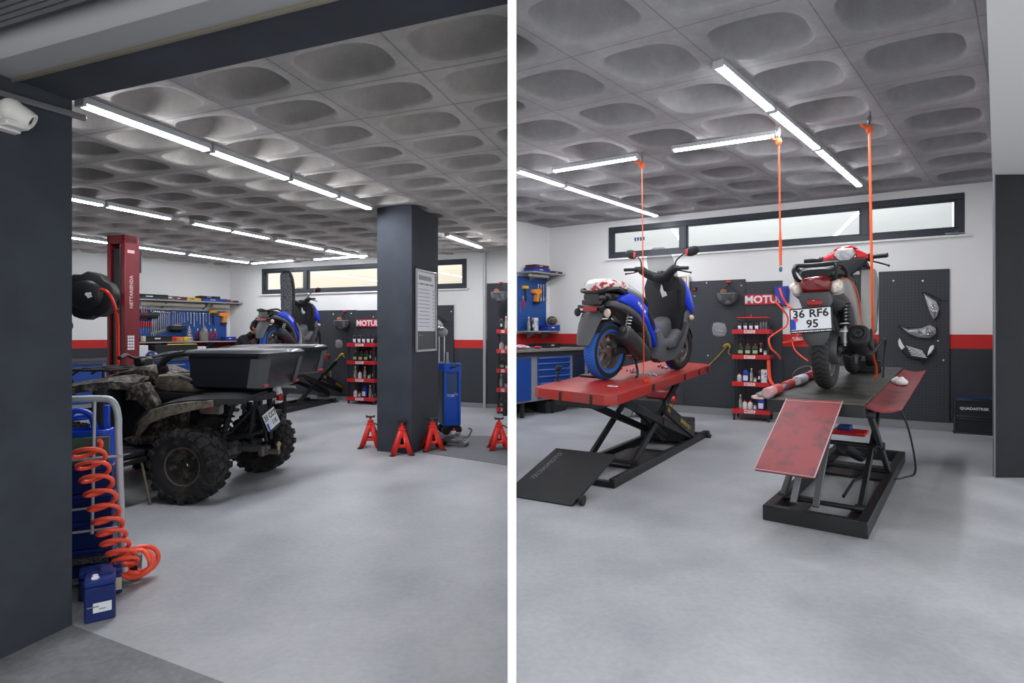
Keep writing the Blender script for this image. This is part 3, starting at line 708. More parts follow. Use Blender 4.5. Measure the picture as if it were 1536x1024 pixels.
        cv = mat('white_red_seat_cover', (222, 218, 214), .35, col2=(176, 40, 44), vs=14, lo=.52, hi=.56, coat=.4)
        b = MB(); b.loft_x([(-.45, .885, .08, .035), (-.36, .91, .14, .052), (-.2, .92, .16, .055), (-.04, .905, .165, .056), (.02, .895, .155, .055)], 18, 2.6); b.obj('seat_cover', cv, t)
        b = MB(); b.loft_x([(.0, .885, .16, .068), (.12, .86, .163, .068), (.26, .825, .16, .066), (.36, .80, .15, .06)], 18, 2.6); b.obj('plastic_wrap', mat('clear_plastic_wrap', (200, 203, 208), .18, alpha=.42, bump=.9, bs=35), t)
    keep = ('tyre', 'rim', 'brake_disc', 'swingarm', 'engine', 'transmission_case', 'exhaust_silencer', 'heat_shield', 'tail_pipe', 'exhaust_pipe', 'side_stand', 'lower_frame', 'fork_leg', 'front_mudguard', 'inner_mudguard')
    for o in t.children_recursive:      # the short tail and the swept-back steering of this machine
        if o.type != 'MESH' or o.name.split('.')[0] in keep: continue
        for v in o.data.vertices:
            if v.co.x < .6: v.co.x = .6 - (.6 - v.co.x) * .80
            if v.co.x > .8:
                q = max(0, min(1, (v.co.z - .6) / .45)); v.co.x -= .11 * q; v.co.z += .03 * q
    return t

# ================================================================ grey scooter seen from behind, rear contact at the origin
def grey_scooter(label, M, s):
    t = thing('motor_scooter', label, 'motor scooter', M, s)
    G = mat('gunmetal_grey_paint', (140, 139, 137), .35, .2, coat=.3); GD = mat('dark_gunmetal', (72, 73, 75), .45, .1)
    TB = tyre_mat('grooved_tyre', (44, 44, 45), (12, 12, 13), .295, 44, 16, .25)
    tyre(t, (0, 0, .295), .295, .115, .20, TB); tyre(t, (1.27, 0, .285), .285, .095, .20, TB)
    SIL = mat('silver_wheel', (165, 165, 168), .3, .7)
    rim_spoked(t, (0, 0, .295), .20, .10, SIL, 5, .035, .06, True); rim_spoked(t, (1.27, 0, .285), .20, .085, SIL, 5, .03, .05, True)
    b = MB(); b.lathe([(.05, -.02), (.10, -.03), (.115, -.01), (.115, .02), (.05, .03)], 28, close=True, M=wheel_m((0, -.055, .295))); b.obj('brake_drum', GD, t)
    b = MB(); b.bar((0, -.088, .295), (.34, -.09, .33), .03, .05, .01); b.bar((0, .09, .295), (.40, .11, .33), .06, .13, .02); b.obj('swingarm', mat('swingarm_grey', (80, 80, 80), .5, .5), t)
    b = MB(); b.box((.36, .03, .34), (.34, .20, .20), .04); b.box((.5, -.04, .37), (.14, .18, .14), .03); b.obj('engine', mat('engine_grey', (70, 70, 72), .5, .5), t)
    # tail and flanks
    b = MB(); b.loft_x([(-.37, .735, .06, .055), (-.32, .735, .095, .085), (-.18, .725, .125, .105), (.05, .68, .15, .14), (.28, .60, .165, .18), (.45, .50, .14, .19), (.55, .42, .10, .15)], 20, 3); b.obj('rear_body', GD, t)
    for sg in (-1, 1):
        outl(t, 'side_panel', G, [(-.30, .80), (-.1, .825), (.12, .80), (.30, .72), (.44, .60), (.52, .46), (.55, .33), (.48, .28), (.38, .36), (.30, .47), (.14, .58), (-.08, .65), (-.30, .69)], sg * .09, sg * .172, .04)
        b = MB(); b.tube(catmull([(-.27, sg * .15, .80), (-.08, sg * .165, .795), (.14, sg * .174, .75), (.30, sg * .175, .67), (.42, sg * .174, .57), (.48, sg * .168, .46)], 5), .007, 6); b.obj('orange_pinstripe', mat('orange_pinstripe', (205, 92, 62), .4), t)
        # floor side and front shield flank
        outl(t, 'floor_fairing', G, [(.46, .40), (.52, .22), (.64, .20), (.86, .21), (1.0, .32), (1.06, .46), (1.0, .50), (.90, .36), (.78, .32), (.62, .34), (.54, .48)], sg * .12, sg * .19, .025)
        outl(t, 'front_shield_flank', G, [(.86, .40), (1.02, .36), (1.14, .56), (1.18, .74), (1.12, .88), (1.02, .94), (.93, .92), (.90, .78), (.88, .60)], sg * .12, sg * .225, .04)
        b = MB(); b.prism([(.99, .52), (1.06, .60), (1.08, .68), (1.02, .60)], -sg * .222, -sg * .228, M=ZX); b.obj('black_vent', BLK, t)
    b = MB(); b.loft_x([(.45, .34, .12, .05), (.6, .26, .165, .05), (.85, .26, .165, .05), (.98, .30, .14, .07)], 14, 4); b.obj('floor_board', BLKM, t)
    b = MB(); b.loft_x([(.42, .56, .12, .12), (.5, .46, .13, .15), (.56, .38, .12, .1)], 14, 3); b.obj('seat_front_panel', G, t)
    # seat and rail
    SEAT = mat('black_seat_vinyl', (26, 26, 28), .5)
    b = MB(); b.loft_x([(-.32, .845, .10, .03), (-.22, .86, .135, .045), (-.02, .855, .15, .045), (.14, .815, .15, .05), (.32, .80, .15, .05), (.48, .775, .12, .045), (.56, .73, .07, .03)], 18, 2.8); b.obj('seat', SEAT, t)
    b = MB(); b.tube(catmull([(.0, .14, .83), (-.12, .15, .875), (-.26, .145, .90), (-.35, .12, .905), (-.38, .04, .90), (-.38, -.04, .90), (-.35, -.12, .905), (-.26, -.145, .90), (-.12, -.15, .875), (.0, -.14, .83)], 5), .016, 8)
    for sg in (-1, 1): b.tube(catmull([(-.35, sg * .12, .905), (-.38, sg * .135, .87), (-.36, sg * .12, .81), (-.29, sg * .10, .79)], 4), .014, 8)
    b.obj('grab_rail', BLK, t)
    # lights
    b = MB(); b.loft_x([(-.415, .765, .06, .035), (-.39, .765, .09, .053), (-.34, .768, .10, .06), (-.26, .77, .09, .055)], 20, 3); b.obj('tail_light', mat('dark_red_lens', (112, 10, 14), .2, coat=.5), t)
    for sg in (-1, 1):
        b = MB(); b.ell((0, 0, 0), (.075, .04, .052), 16, 10, M=T(-.32, sg * .118, .748) @ R('Z', sg * -24) @ R('X', sg * -18)); b.obj('rear_indicator', mat('amber_clear_lens', (205, 176, 150), .15, col2=(240, 236, 230), vs=30, coat=.5), t)
    b = MB(); b.prism([(-.10, .655), (-.08, .60), (.08, .60), (.10, .655), (.09, .715), (-.09, .715)], 0, .09, .012, M=Matrix(((0, 0, -1, -.31), (1, 0, 0, 0), (0, 1, 0, 0), (0, 0, 0, 1)))); b.obj('tail_lower_cowl', GD, t)
    b = MB(); b.box((-.40, .0, .64), (.03, .10, .04), .008); b.obj('rear_reflector', REDL, t)
    # plate holder, guard
    Mp = T(-.425, .02, .52) @ R('Z', -90) @ R('X', -12) @ R('Y', -4)
    b = MB(); b.box((0, 0, 0), (.268, .012, .178), .006, M=Mp); ph = b.obj('number_plate', BLK, t)
    b = MB(); b.box((0, -.008, .006), (.25, .004, .146), .003, M=Mp); b.obj('plate_face', mat('plate_white', (226, 228, 232), .4), ph)
    b = MB(); b.box((-.109, -.011, -.025), (.03, .002, .075), .0, M=Mp); b.obj('plate_blue_band', mat('plate_blue', (30, 70, 190), .4), ph)
    b = MB(); b.cyl((-.092, -.0105, .006), (-.092, -.013, .006), .014, n=16, M=Mp); b.obj('plate_sticker', mat('sticker_pink', (190, 80, 110), .5), ph)
    Mt = Mp @ T(0, -.0105, 0)
    plate_text([('36', -.074, .043, .078), ('RF6', .052, .043, .078), ('95', .01, -.030, .078)], 0, Mt, ph, BLK)
    b = MB()
    for i in range(22): b.box((-.122 + i * .0115, -.0075, -.079), (.006 + .002 * (i % 3), .003, .008), M=Mp)
    b.obj('plate_frame_lettering', WHT, ph)
    b = MB(); rows = []
    for x, z, w in ((-.28, .66, .09), (-.35, .60, .095), (-.385, .50, .095), (-.39, .40, .085), (-.38, .345, .05)):
        rows.append([(x - .03 * (1 - q * q), q * w, z) for q in (-1, -.8, -.4, 0, .4, .8, 1)] + [(x + .014 - .03 * (1 - q * q), q * w * .95, z) for q in (1, .8, .4, 0, -.4, -.8, -1)])
    b.rings(rows); b.obj('rear_mudguard', GD, t)
    # shock (spring white at the foot), exhaust
    b = MB(); b.cyl((-.02, -.125, .32), (.02, -.125, .68), .015, n=10); b.cyl((-.022, -.125, .34), (-.012, -.125, .45), .028, n=12); sh = b.obj('rear_shock', ALU, t)
    spring(sh, (-.008, -.125, .46), (.018, -.125, .66), .032, 8, .0085, BLK, 'shock_spring')
    b = MB(); b.cyl((-.018, -.125, .42), (-.016, -.125, .435), .034, n=12); b.cyl((-.01, -.125, .475), (-.008, -.125, .485), .034, n=12); b.obj('white_spring_collar', WHT, sh)
    Mx = frame((-.04, -.215, .40), (.50, .03, -.13), (0, 0, 1)); b = MB()
    b.loft_x([(-.02, 0, .055, .06), (.0, 0, .068, .075), (.10, 0, .072, .088), (.32, 0, .068, .08), (.42, 0, .04, .045)], 18, 2.6, M=Mx); ex = b.obj('exhaust_silencer', BLKM, t)
    b = MB(); b.torus((0, 0, 0), .042, .008, 24, 8, M=Mx @ T(-.022, 0, .01) @ R('Y', 90)); b.lathe([(.03, 0), (.03, .02), (.012, .02), (.012, 0)], 20, close=True, M=Mx @ T(-.035, 0, .01) @ R('Y', 90)); b.obj('exhaust_outlet', BLK, ex)
    b = MB(); b.prism([(.03, -.07), (.28, -.06), (.30, .03), (.06, .06)], .066, .082, .006, M=Mx @ R('X', 90)); b.obj('heat_shield', BLKM, ex)
    # leg shield, steering
    b = MB(); b.prism([(-.12, .28), (.12, .28), (.19, .40), (.21, .62), (.215, .86), (.16, .99), (-.16, .99), (-.215, .86), (-.21, .62), (-.19, .40)], 0, .07, .025, M=Matrix(((0, 0, -1, 1.02), (1, 0, 0, 0), (0, 1, 0, 0), (0, 0, 0, 1)))); b.obj('leg_shield', GD, t)
    b = MB(); b.box((.945, -.08, .90), (.012, .055, .03), .004); b.obj('ignition_lock', WHT, t)
    b = MB(); b.loft_z([(.34, 1.02, .05, .10), (.5, 1.08, .10, .18), (.7, 1.11, .10, .20), (.88, 1.08, .08, .19), (1.0, 1.03, .06, .13)], 18, 2.6); b.obj('front_cowl', G, t)
    ST = T(0, 0, -.075) @ Matrix.Diagonal((1, .80, 1, 1))
    b = MB(); b.prism([(-.10, .86), (-.06, .93), (-.17, 1.0), (-.22, 1.065), (-.08, 1.08), (.08, 1.08), (.22, 1.065), (.17, 1.0), (.06, .93), (.10, .86)][::-1], -.04, .045, .02, M=ST @ Matrix(((0, 0, -1, .94), (1, 0, 0, 0), (0, 1, 0, .03), (0, 0, 0, 1)))); b.obj('steering_cover', BLKM, t)
    b = MB(); b.box((.893, .01, .975), (.006, .05, .03), .003, M=ST); b.box((.893, .0, .945), (.006, .03, .012), .003, M=ST); b.obj('steering_emblem', mat('grey_emblem', (170, 172, 175), .4), t)
    REDP = mat('glossy_red_cover', (200, 34, 40), .25, coat=.5)
    for sg in (-1, 1):
        b = MB(); b.prism([(sg * .06, 1.19), (sg * .14, 1.165), (sg * .24, 1.115), (sg * .23, 1.08), (sg * .09, 1.10), (sg * .10, 1.13)], 0, .10, .02, M=ST @ Matrix(((0, 0, -1, 1.02), (1, 0, 0, 0), (0, 1, 0, 0), (0, 0, 0, 1)))); b.obj('red_handlebar_cover', REDP, t)
    b = MB(); b.prism([(-.12, 1.185), (.12, 1.185), (.06, 1.215), (-.06, 1.215)], 0, .10, .02, M=ST @ Matrix(((0, 0, -1, 1.03), (1, 0, 0, 0), (0, 1, 0, 0), (0, 0, 0, 1)))); b.obj('red_top_cover', REDP, t)
    b = MB(); b.prism([(-.045, 1.075), (.045, 1.075), (.105, 1.14), (.075, 1.19), (-.075, 1.19), (-.105, 1.14)], 0, .05, .015, M=ST @ Matrix(((0, 0, -1, .945), (1, 0, 0, 0), (0, 1, 0, 0), (0, 0, 0, 1)))); b.obj('instrument_panel', mat('grey_dial_glass', (150, 152, 154), .15, col2=(210, 212, 214), vs=14, coat=.6), t)
    for sg in (-1, 1):
        b = MB(); b.tube([(.93, sg * .24, 1.10), (.90, sg * .30, 1.105), (.87, sg * .395, 1.105)], [.017, .0205, .0205], 10, M=ST); b.obj('grip', BLK, t)
        b = MB(); b.box((.945, sg * .235, 1.10), (.06, .055, .07), .014, M=ST); b.obj('switch_block', BLK, t)
        b = MB(); b.tube(catmull([(.965, sg * .20, 1.08), (.985, sg * .28, 1.06), (.95, sg * .36, 1.035), (.93, sg * .40, 1.02)], 4), .007, 6, M=ST); b.ell((.93, sg * .40, 1.02), .011, 8, 6, M=ST); b.obj('brake_lever', GLOSS, t)
    b = MB(); b.tube(catmull([(.95, -.13, 1.05), (.93, -.24, 1.0), (.97, -.23, .93), (1.0, -.16, .92)], 5), .008, 6, M=ST); b.obj('cable', BLK, t)
    for sg in (-1, 1):
        b = MB(); b.cyl((1.27, sg * .075, .285), (1.06, sg * .075, .72), .019, n=10); b.obj('fork_leg', GLOSS, t)
    b = MB(); rows = []
    for i in range(13):
        a = math.radians(10 + 150 * i / 12); w = .062
        rows.append([(1.27 + (.315 - .03 * q * q) * math.cos(a), q * w, .285 + (.315 - .03 * q * q) * math.sin(a)) for q in (-1, -.5, 0, .5, 1)] + [(1.27 + (.306 - .03 * q * q) * math.cos(a), q * w, .285 + (.306 - .03 * q * q) * math.sin(a)) for q in (1, .5, 0, -.5, -1)])
    b.rings(rows); b.obj('front_mudguard', G, t)
    # foot bars
    b = MB(); b.tube(catmull([(.34, -.12, .26), (.36, -.24, .24), (.50, -.30, .33), (.62, -.31, .34), (.72, -.31, .32), (.74, -.30, .18), (.73, -.29, .02)], 5), [.013] * 17 + [.009] * 14, 8); b.obj('side_stand', BLK, t)
    b = MB(); b.tube([(.30, -.14, .24), (.22, -.12, .22), (.04, -.11, .25)], .012, 6); b.obj('kick_lever', BLK, t)
    return t

# ================================================================ scissor lifts
def scissor_lift(name, label, M, L, W, table, arms, base_w=None, rail=.09, top=None, tray=False, ramp=None):
    """x along the lift, y to its left, front right corner of the base at the origin.
    table: matrix of the platform in lift space (its own x / y run the same way) with length, width, thickness"""
    t = thing(name, label, 'lift', M); bw = base_w or W
    b = MB()
    for y in (.03, bw - .03): b.box((L / 2, y, rail / 2), (L, .06, rail), .004)
    for x in (.03, L - .03): b.box((x, bw / 2, rail / 2), (.06, bw - .1, rail), .004)
    b.box((L * .55, bw / 2, .012), (.12, bw - .1, .02)); b.box((.62, bw / 2, .012), (.5, bw - .12, .012))
    b.obj('base_frame', BLKSTEEL, t)
    Mt, tl, tw, th = table
    tb = MB(); tb.box((tl / 2, tw / 2, -th / 2), (tl, tw, th), .006, M=Mt); tb = tb.obj('platform', top, t)
    for side, (x0, z0, x1, z1) in arms:
        y = .10 if side == 'r' else bw - .10
        if (x1 > x0) == (z1 > z0): y += .035 if side == 'r' else -.035
        b = MB(); b.bar((x0, y, z0), (x1, y, z1), .028, .075, .004)
        for x, z in ((x0, z0), (x1, z1), ((x0 + x1) / 2, (z0 + z1) / 2)): b.cyl((x, y - .03, z), (x, y + .03, z), .035, n=14)
        b.obj('scissor_arm', BLKSTEEL, t)
    return t, tb
# ================================================================ quad bike, x forward, y left, rear axle above the origin
MUD = mat('black_plastic_under_mud', (30, 30, 31), .6, col2=(122, 112, 96), vs=16, lo=.48, hi=.60, bump=.4, bs=70, detail=14, nrough=.78)
MUDL = mat('thick_mud', (126, 117, 102), .85, col2=(52, 48, 44), vs=22, lo=.44, hi=.66, bump=.5, bs=60, detail=14, nrough=.75)
MUDT = mat('dusty_tyre_rubber', (30, 30, 31), .85, col2=(74, 70, 66), vs=11, lo=.5, hi=.75, detail=10)
TRUNK = mat('satin_black_trunk', (30, 32, 38), .4, coat=.15)
STRIPG = mat('textured_grey_strip', (84, 86, 90), .7, bump=.3, bs=300)
def quad_bike(label, M):
    t = thing('quad_bike', label, 'quad bike', M)
    def lug_tyre(c, R_, w):
        b = MB(); h = w / 2; rim = .165
        prof = [(rim, -h * .66), (rim + .015, -h * .85), (.23, -h), (R_ * .88, -h * .99), (R_ * .95, -h * .82), (R_ * .972, -h * .4), (R_ * .975, 0)]
        prof += [(r, -z) for r, z in prof[-2::-1]]
        b.lathe(prof, 48, close=True)
        n = 19
        for i in range(n):
            for sg in (-1, 1):
                a = 2 * PI * (i + (.5 if sg > 0 else 0)) / n
                for q, (y, dx) in enumerate(((.22, .0), (.74, .35))):
                    m = R('Z', math.degrees(a + dx / n * 2 * PI)) @ T(R_ * (.972 if q == 0 else .960), 0, sg * h * y) @ R('Y', sg * (-4 if q == 0 else -14)) @ R('X', sg * (24 if q == 0 else 8))
                    b.box((0, 0, 0), (.030, .062, h * .48), .006, M=m)
                m = R('Z', math.degrees(a + .35 / n * 2 * PI)) @ T(R_ * .90, 0, sg * h * .97) @ R('Y', sg * -70)
                b.box((0, 0, 0), (.022, .055, .07), .005, M=m)
        o = b.obj('tyre', MUDT, t, M=wheel_m(c)); sg = 1 if c[1] > 0 else -1
        b = MB(); k = sg
        b.lathe([(.17, k * h * .7), (.15, k * h * .66), (.135, k * h * .30), (.07, k * h * .22), (.06, k * h * .34), (.02, k * h * .36), (.02, k * h * .1), (.14, k * h * .1), (.16, -k * h * .6), (.17, -k * h * .6)], 36, close=True)
        for i in range(4):
            a = PI / 4 + i * PI / 2; b.cyl((.055 * math.cos(a), .055 * math.sin(a), k * h * .25), (.055 * math.cos(a), .055 * math.sin(a), k * h * .5), .01, n=8)
        for i in range(8):
            a = i * PI / 4; b.bar((.065 * math.cos(a), .065 * math.sin(a), k * h * .24), (.125 * math.cos(a), .125 * math.sin(a), k * h * .31), .022, .012, .003)
        b.obj('rim', mat('muddy_black_rim', (36, 35, 34), .6, col2=(96, 88, 78), vs=16, lo=.5, hi=.7), o)
        b = MB(); b.torus((0, 0, k * h * .70), .168, .009, 36, 6); b.obj('rim_lip', mat('dusty_rim_lip', (98, 92, 82), .8), o)
    for x, y, w in ((0, .575, .27), (0, -.575, .27), (1.27, .50, .22), (1.27, -.50, .22)): lug_tyre((x, y, .325), .325, w)
    # chassis and running gear
    b = MB()
    for y in (-.13, .13):
        b.tube(catmull([(-.42, y, .55), (-.22, y, .50), (.0, y * .9, .44), (.3, y, .36), (.95, y, .36), (1.2, y, .48), (1.3, y, .68)], 5), .022, 8)
        b.tube([(-.36, y, .86), (.30, y, .84), (.9, y, .84)], .02, 8); b.tube([(-.36, y, .86), (-.30, y, .52)], .02, 8); b.tube([(-.36, y, .80), (-.02, y, .46)], .016, 8)
    for x in (-.36, -.1, .4): b.tube([(x, -.13, .86), (x, .13, .86)], .018, 8)
    b.obj('chassis', BLKM, t)
    b = MB(); b.box((.45, 0, .55), (.55, .30, .32), .06); b.box((.42, 0, .36), (.9, .34, .05), .015); b.obj('engine', mat('dirty_engine', (54, 52, 50), .7, .3, col2=(24, 24, 24), vs=12), t)
    b = MB(); b.box((0, 0, .35), (.20, .17, .17), .05); b.cyl((0, -.52, .325), (0, .52, .325), .035, n=12); b.cyl((0, .18, .325), (0, .30, .325), .06, n=14); b.cyl((0, -.30, .325), (0, -.18, .325), .06, n=14); b.obj('rear_axle', mat('dusty_cast_iron', (104, 100, 94), .7, .3, col2=(50, 48, 46), vs=15), t)
    for sg in (-1, 1):
        b = MB(); b.tube([(.16, sg * .12, .30), (0, sg * .46, .29), (-.14, sg * .12, .30)], .018, 8); b.tube([(.14, sg * .12, .44), (0, sg * .44, .40), (-.12, sg * .12, .44)], .015, 8); b.obj('wishbone', BLKM, t)
        b = MB(); b.cyl((-.06, sg * .28, .33), (-.12, sg * .15, .78), .028, n=10); k = b.obj('shock_absorber', BLKM, t); spring(k, (-.066, sg * .265, .38), (-.112, sg * .165, .72), .045, 7, .008, BLK, 'shock_spring')
    b = MB(); b.box((-.25, 0, .36), (.34, .06, .06), .01); b.box((-.36, 0, .34), (.06, .12, .10), .02); b.tube([(-.40, 0, .33), (-.52, 0, .33)], .026, 10); hb = b.obj('tow_bar', mat('worn_grey_steel', (108, 104, 100), .5, .5), t)
    b = MB(); b.cyl((-.51, 0, .35), (-.51, 0, .385), .016, n=10); b.ell((-.51, 0, .405), .027); b.obj('tow_ball', mat('brass_ball', (176, 158, 120), .3, .8), hb)
    # bodywork
    for sg in (-1, 1):
        # rear fender: swept sheet over the wheel
        rows = []
        for x, z, yo, yi in ((.62, .58, .50, .30), (.52, .69, .58, .28), (.38, .80, .64, .26), (.2, .865, .67, .22), (0, .90, .69, .16), (-.2, .915, .68, .12), (-.36, .915, .62, .10), (-.46, .90, .46, .10)):
            up = [(x, sg * (yi + (yo - yi) * q), z + .035 * (1 - q * q)) for q in (0, .35, .7, 1)]
            rows.append(up + [(x, sg * yo, z - .05)] + [(x + .004, sg * (yi + (yo - yi) * q) * .985, z + .035 * (1 - q * q) - .02) for q in (.97, .7, .35, 0)])
        b = MB(); b.rings(rows); fe = b.obj('rear_fender', BLKM, t)
        bl = [(.56, .58, .53), (.46, .70, .60), (.32, .80, .65), (.1, .858, .685), (-.1, .885, .69), (-.28, .895, .655)]
        b = MB(); b.rings([[(x, sg * y, z + .012), (x, sg * (y + .012), z + .006), (x, sg * (y + .012), z - hh), (x, sg * y, z - hh - .006)] for (x, z, y), hh in zip(bl, (.10, .12, .10, .085, .065, .04))]); b.obj('mud_crusted_fender_edge', MUDL, fe)
        # mid panel running down to the footwell
        b = MB(); b.prism([(.76, .98), (.58, 1.03), (.50, .92), (.40, .72), (.44, .60), (.50, .46), (.70, .44), (.80, .50), (.74, .52), (.56, .54), (.50, .64), (.54, .76), (.66, .86), (.78, .86)], -sg * .34, -sg * .42, .015, M=ZX); b.obj('footwell_panel', MUD, t)
        b = MB(); b.prism([(.34, .50), (.45, .45), (.52, .60), (.42, .78), (.20, .82), (.22, .68)], -sg * .28, -sg * .40, .02, M=ZX); b.obj('wheel_arch_liner', MUD, t)
        b = MB(); b.prism([(.28, .40), (.98, .36), (1.06, .60), (1.0, .98), (.55, .98), (.28, .90)], -sg * .20, -sg * .30, .02, M=ZX); b.obj('inner_skirt', BLK, t)
        b = MB(); b.prism([(.98, .40), (1.04, .66), (1.02, .99), (.88, 1.0), (.92, .70), (.90, .42)], -sg * .30, -sg * .52, .02, M=ZX); b.obj('front_splash_guard', BLKM, t)
        b = MB(); b.box((.74, sg * .36, .42), (.46, .22, .03), .01); b.obj('foot_rest', BLKM, t)
        b = MB(); b.prism([(.60, 1.02), (.54, 1.09), (.30, 1.10), (.12, 1.02), (.02, .955), (.14, .92), (.34, .925), (.54, .93)], -sg * .16, -sg * .30, .04, M=ZX); b.obj('tank_side_panel', MUDL, t)
        b = MB(); b.prism([(.55, .93), (.10, .925), (.04, .90), (.30, .855), (.46, .83)], -sg * .2, -sg * .33, .02, M=ZX); b.obj('side_cover', BLK, t)
        b = MB(); b.tube(catmull([(.44, sg * .295, 1.105), (.28, sg * .305, 1.08), (.12, sg * .31, 1.03), (.0, sg * .31, .975)], 4), [.004] * 4 + [.012] * 8 + [.006], 6); b.obj('painted_highlight_strip', mat('painted_highlight_grey', (160, 160, 160), .35, .4), t)  # reflection along the seat side, painted as a pale grey strip
        # front fender, rack
        rows = []
        for x, z, yo in ((1.62, .80, .42), (1.5, .93, .53), (1.3, 1.0, .58), (1.05, 1.04, .56), (.86, 1.06, .48), (.70, 1.04, .40)):
            rows.append([(x, sg * .14, z + .03), (x, sg * yo * .7, z + .02), (x, sg * yo, z - .02), (x, sg * yo, z - .09), (x, sg * yo * .96, z - .09), (x, sg * yo * .66, z - .01), (x, sg * .14, z)])
        b = MB(); b.rings(rows); b.obj('front_fender', MUD, t)
    b = MB(); b.box((-.475, -.09, .85), (.05, .075, .075), .012); k = b.obj('tail_light', REDL, t)
    b = MB(); b.prism([(-.46, .965), (-.485, .895), (-.49, .80), (-.45, .79), (-.42, .93), (-.43, .97)], .055, .135, .008, M=ZX); b.obj('tail_light_surround', WHT, k)
    b = MB(); b.loft_x([(-.46, .88, .30, .03), (-.3, .90, .42, .04), (0, .90, .36, .06), (.3, .88, .26, .08), (.5, .88, .24, .08)], 16, 4); b.obj('rear_deck', BLKM, t)
    b = MB(); b.loft_x([(-.02, 1.0, .20, .05), (.1, 1.0, .20, .07), (.3, .98, .18, .06), (.52, 1.0, .15, .07), (.62, 1.04, .12, .05)], 16, 3); b.obj('seat', SEATB, t)
    b = MB(); b.loft_x([(.5, 1.02, .19, .08), (.72, 1.08, .20, .09), (.95, 1.07, .17, .08), (1.2, 1.02, .18, .05), (1.5, .95, .14, .04)], 16, 3); b.obj('front_cowl', MUD, t)
    b = MB()
    for y in (-.34, -.12, .12, .34): b.tube([(1.0, y, 1.13), (1.5, y, 1.13), (1.62, y, 1.06)], .012, 6)
    for x in (1.0, 1.25, 1.5): b.tube([(x, -.36, 1.13), (x, .36, 1.13)], .012, 6)
    for y in (-.3, .3): b.tube([(1.1, y, 1.13), (1.1, y, 1.0)], .012, 6); b.tube([(1.45, y, 1.13), (1.45, y, .95)], .012, 6)
    b.obj('front_rack', BLKM, t)
    b = MB(); b.tube(catmull([(.80, .44, 1.26), (.86, .30, 1.28), (.93, .12, 1.24), (.93, -.12, 1.24), (.86, -.30, 1.28), (.80, -.44, 1.26)], 5), .014, 8); b.box((.93, 0, 1.20), (.12, .16, .10), .03); hb = b.obj('handlebar', BLK, t)
    for sg in (-1, 1):
        b = MB(); b.tube([(.835, sg * .33, 1.275), (.79, sg * .46, 1.255)], .02, 8); b.obj('grip', BLK, hb)
    # silencer box with its scuffed label
    b = MB(); b.box((-.10, .42, .80), (.22, .06, .10), .02); k = b.obj('silencer_guard', mat('dusty_silencer', (128, 122, 118), .6, .3), t)
    b = MB(); b.box((-.09, .452, .80), (.07, .004, .05), .001); b.obj('faded_red_label', mat('faded_red', (168, 84, 84), .7), k)
    # number plate on its bracket
    b = MB(); b.bar((-.40, .10, .80), (-.47, .10, .56), .16, .012, .004, up=(1, 0, .3)); b.bar((-.36, .08, .84), (-.40, .02, .44), .03, .02, .004); b.bar((-.36, -.12, .84), (-.40, -.06, .44), .03, .02, .004); b.obj('plate_bracket', BLKM, t)
    Mp = T(-.495, .10, .665) @ R('Z', -90) @ R('X', -16) @ R('Y', -15)
    b = MB(); b.box((0, 0, 0), (.235, .008, .165), .004, M=Mp); k = b.obj('number_plate', mat('plate_white', (226, 228, 232), .4), t)
    b = MB(); b.box((-.10, -.005, -.045), (.03, .003, .07), M=Mp); b.obj('plate_blue_band', mat('plate_blue', (30, 70, 190), .4), k)
    plate_text([('35 CCT', .0, .036, .07), ('11K', .035, -.036, .06)], 0, Mp @ T(0, -.0048, 0), k, BLK)
    b = MB(); b.box((0, 0, -.092), (.235, .016, .018), .003, M=Mp); b.obj('plate_holder', BLK, k)
    trunk(t, T(-.12, .03, 0) @ Matrix.Diagonal((1, .87, 1, 1)))
    return t
SEATB = mat('quad_seat', (30, 30, 32), .5)
def trunk(t, M):
    """tapered black passenger trunk: body, corner strips, lid, reflectors"""
    def ring(z, xr, xf, y, c=.05):
        return [(xr, -y + c, z), (xr, y - c, z), (xr + c, y, z), (xf - c, y, z), (xf, y - c * 2, z), (xf, -y + c * 2, z), (xf - c, -y, z), (xr + c, -y, z)]
    b = MB(); b.rings([ring(.965, -.40, .26, .36), ring(.99, -.42, .28, .40), ring(1.25, -.48, .30, .44), ring(1.27, -.48, .30, .44)], M); b.obj('trunk_body', TRUNK, t)
    for sg in (-1, 1):
        b = MB(); b.rings([[(-.425 - .06 * q, sg * (.27 + .03 * q), .985 + .265 * q), (-.432 - .06 * q, sg * (.34 + .035 * q), .985 + .265 * q), (-.385 - .055 * q, sg * (.408 + .035 * q), .985 + .265 * q), (-.30 - .06 * q, sg * (.408 + .035 * q), .985 + .265 * q), (-.33 - .06 * q, sg * (.36 + .03 * q), .985 + .265 * q)] for q in (0, 1)], M); k = b.obj('grey_corner_strip', STRIPG, t)
        b = MB(); b.box((-.445, sg * .325, 1.005), (.02, .08, .024), .004, M=M @ T(0, 0, 0)); b.obj('red_reflector', mat('pink_red_reflector', (190, 50, 66), .3), k)
    b = MB(); b.rings([ring(1.272, -.495, .32, .455), ring(1.30, -.50, .34, .46), ring(1.325, -.47, .33, .43), ring(1.335, -.40, .26, .36)], M); b.obj('trunk_lid', TRUNK, t)
    b = MB(); b.tube(catmull([(.30, .43, 1.30), (.44, .44, 1.27), (.54, .40, 1.20), (.56, .36, 1.13)], 5), [.03] * 5 + [.036] * 6 + [.05] * 5, 8, M=M); b.tube(catmull([(.30, -.43, 1.30), (.44, -.44, 1.27), (.54, -.40, 1.20), (.56, -.36, 1.13)], 5), [.03] * 5 + [.036] * 6 + [.05] * 5, 8, M=M); b.box((.30, 0, 1.12), (.06, .62, .26), .025, M=M); b.obj('backrest', SEATB, t)
QM = frame((-2.78, 5.707, 0), (-.992, .127, 0))
quad_bike('black quad bike caked in dry mud, with a large rear trunk, left of the column', QM)
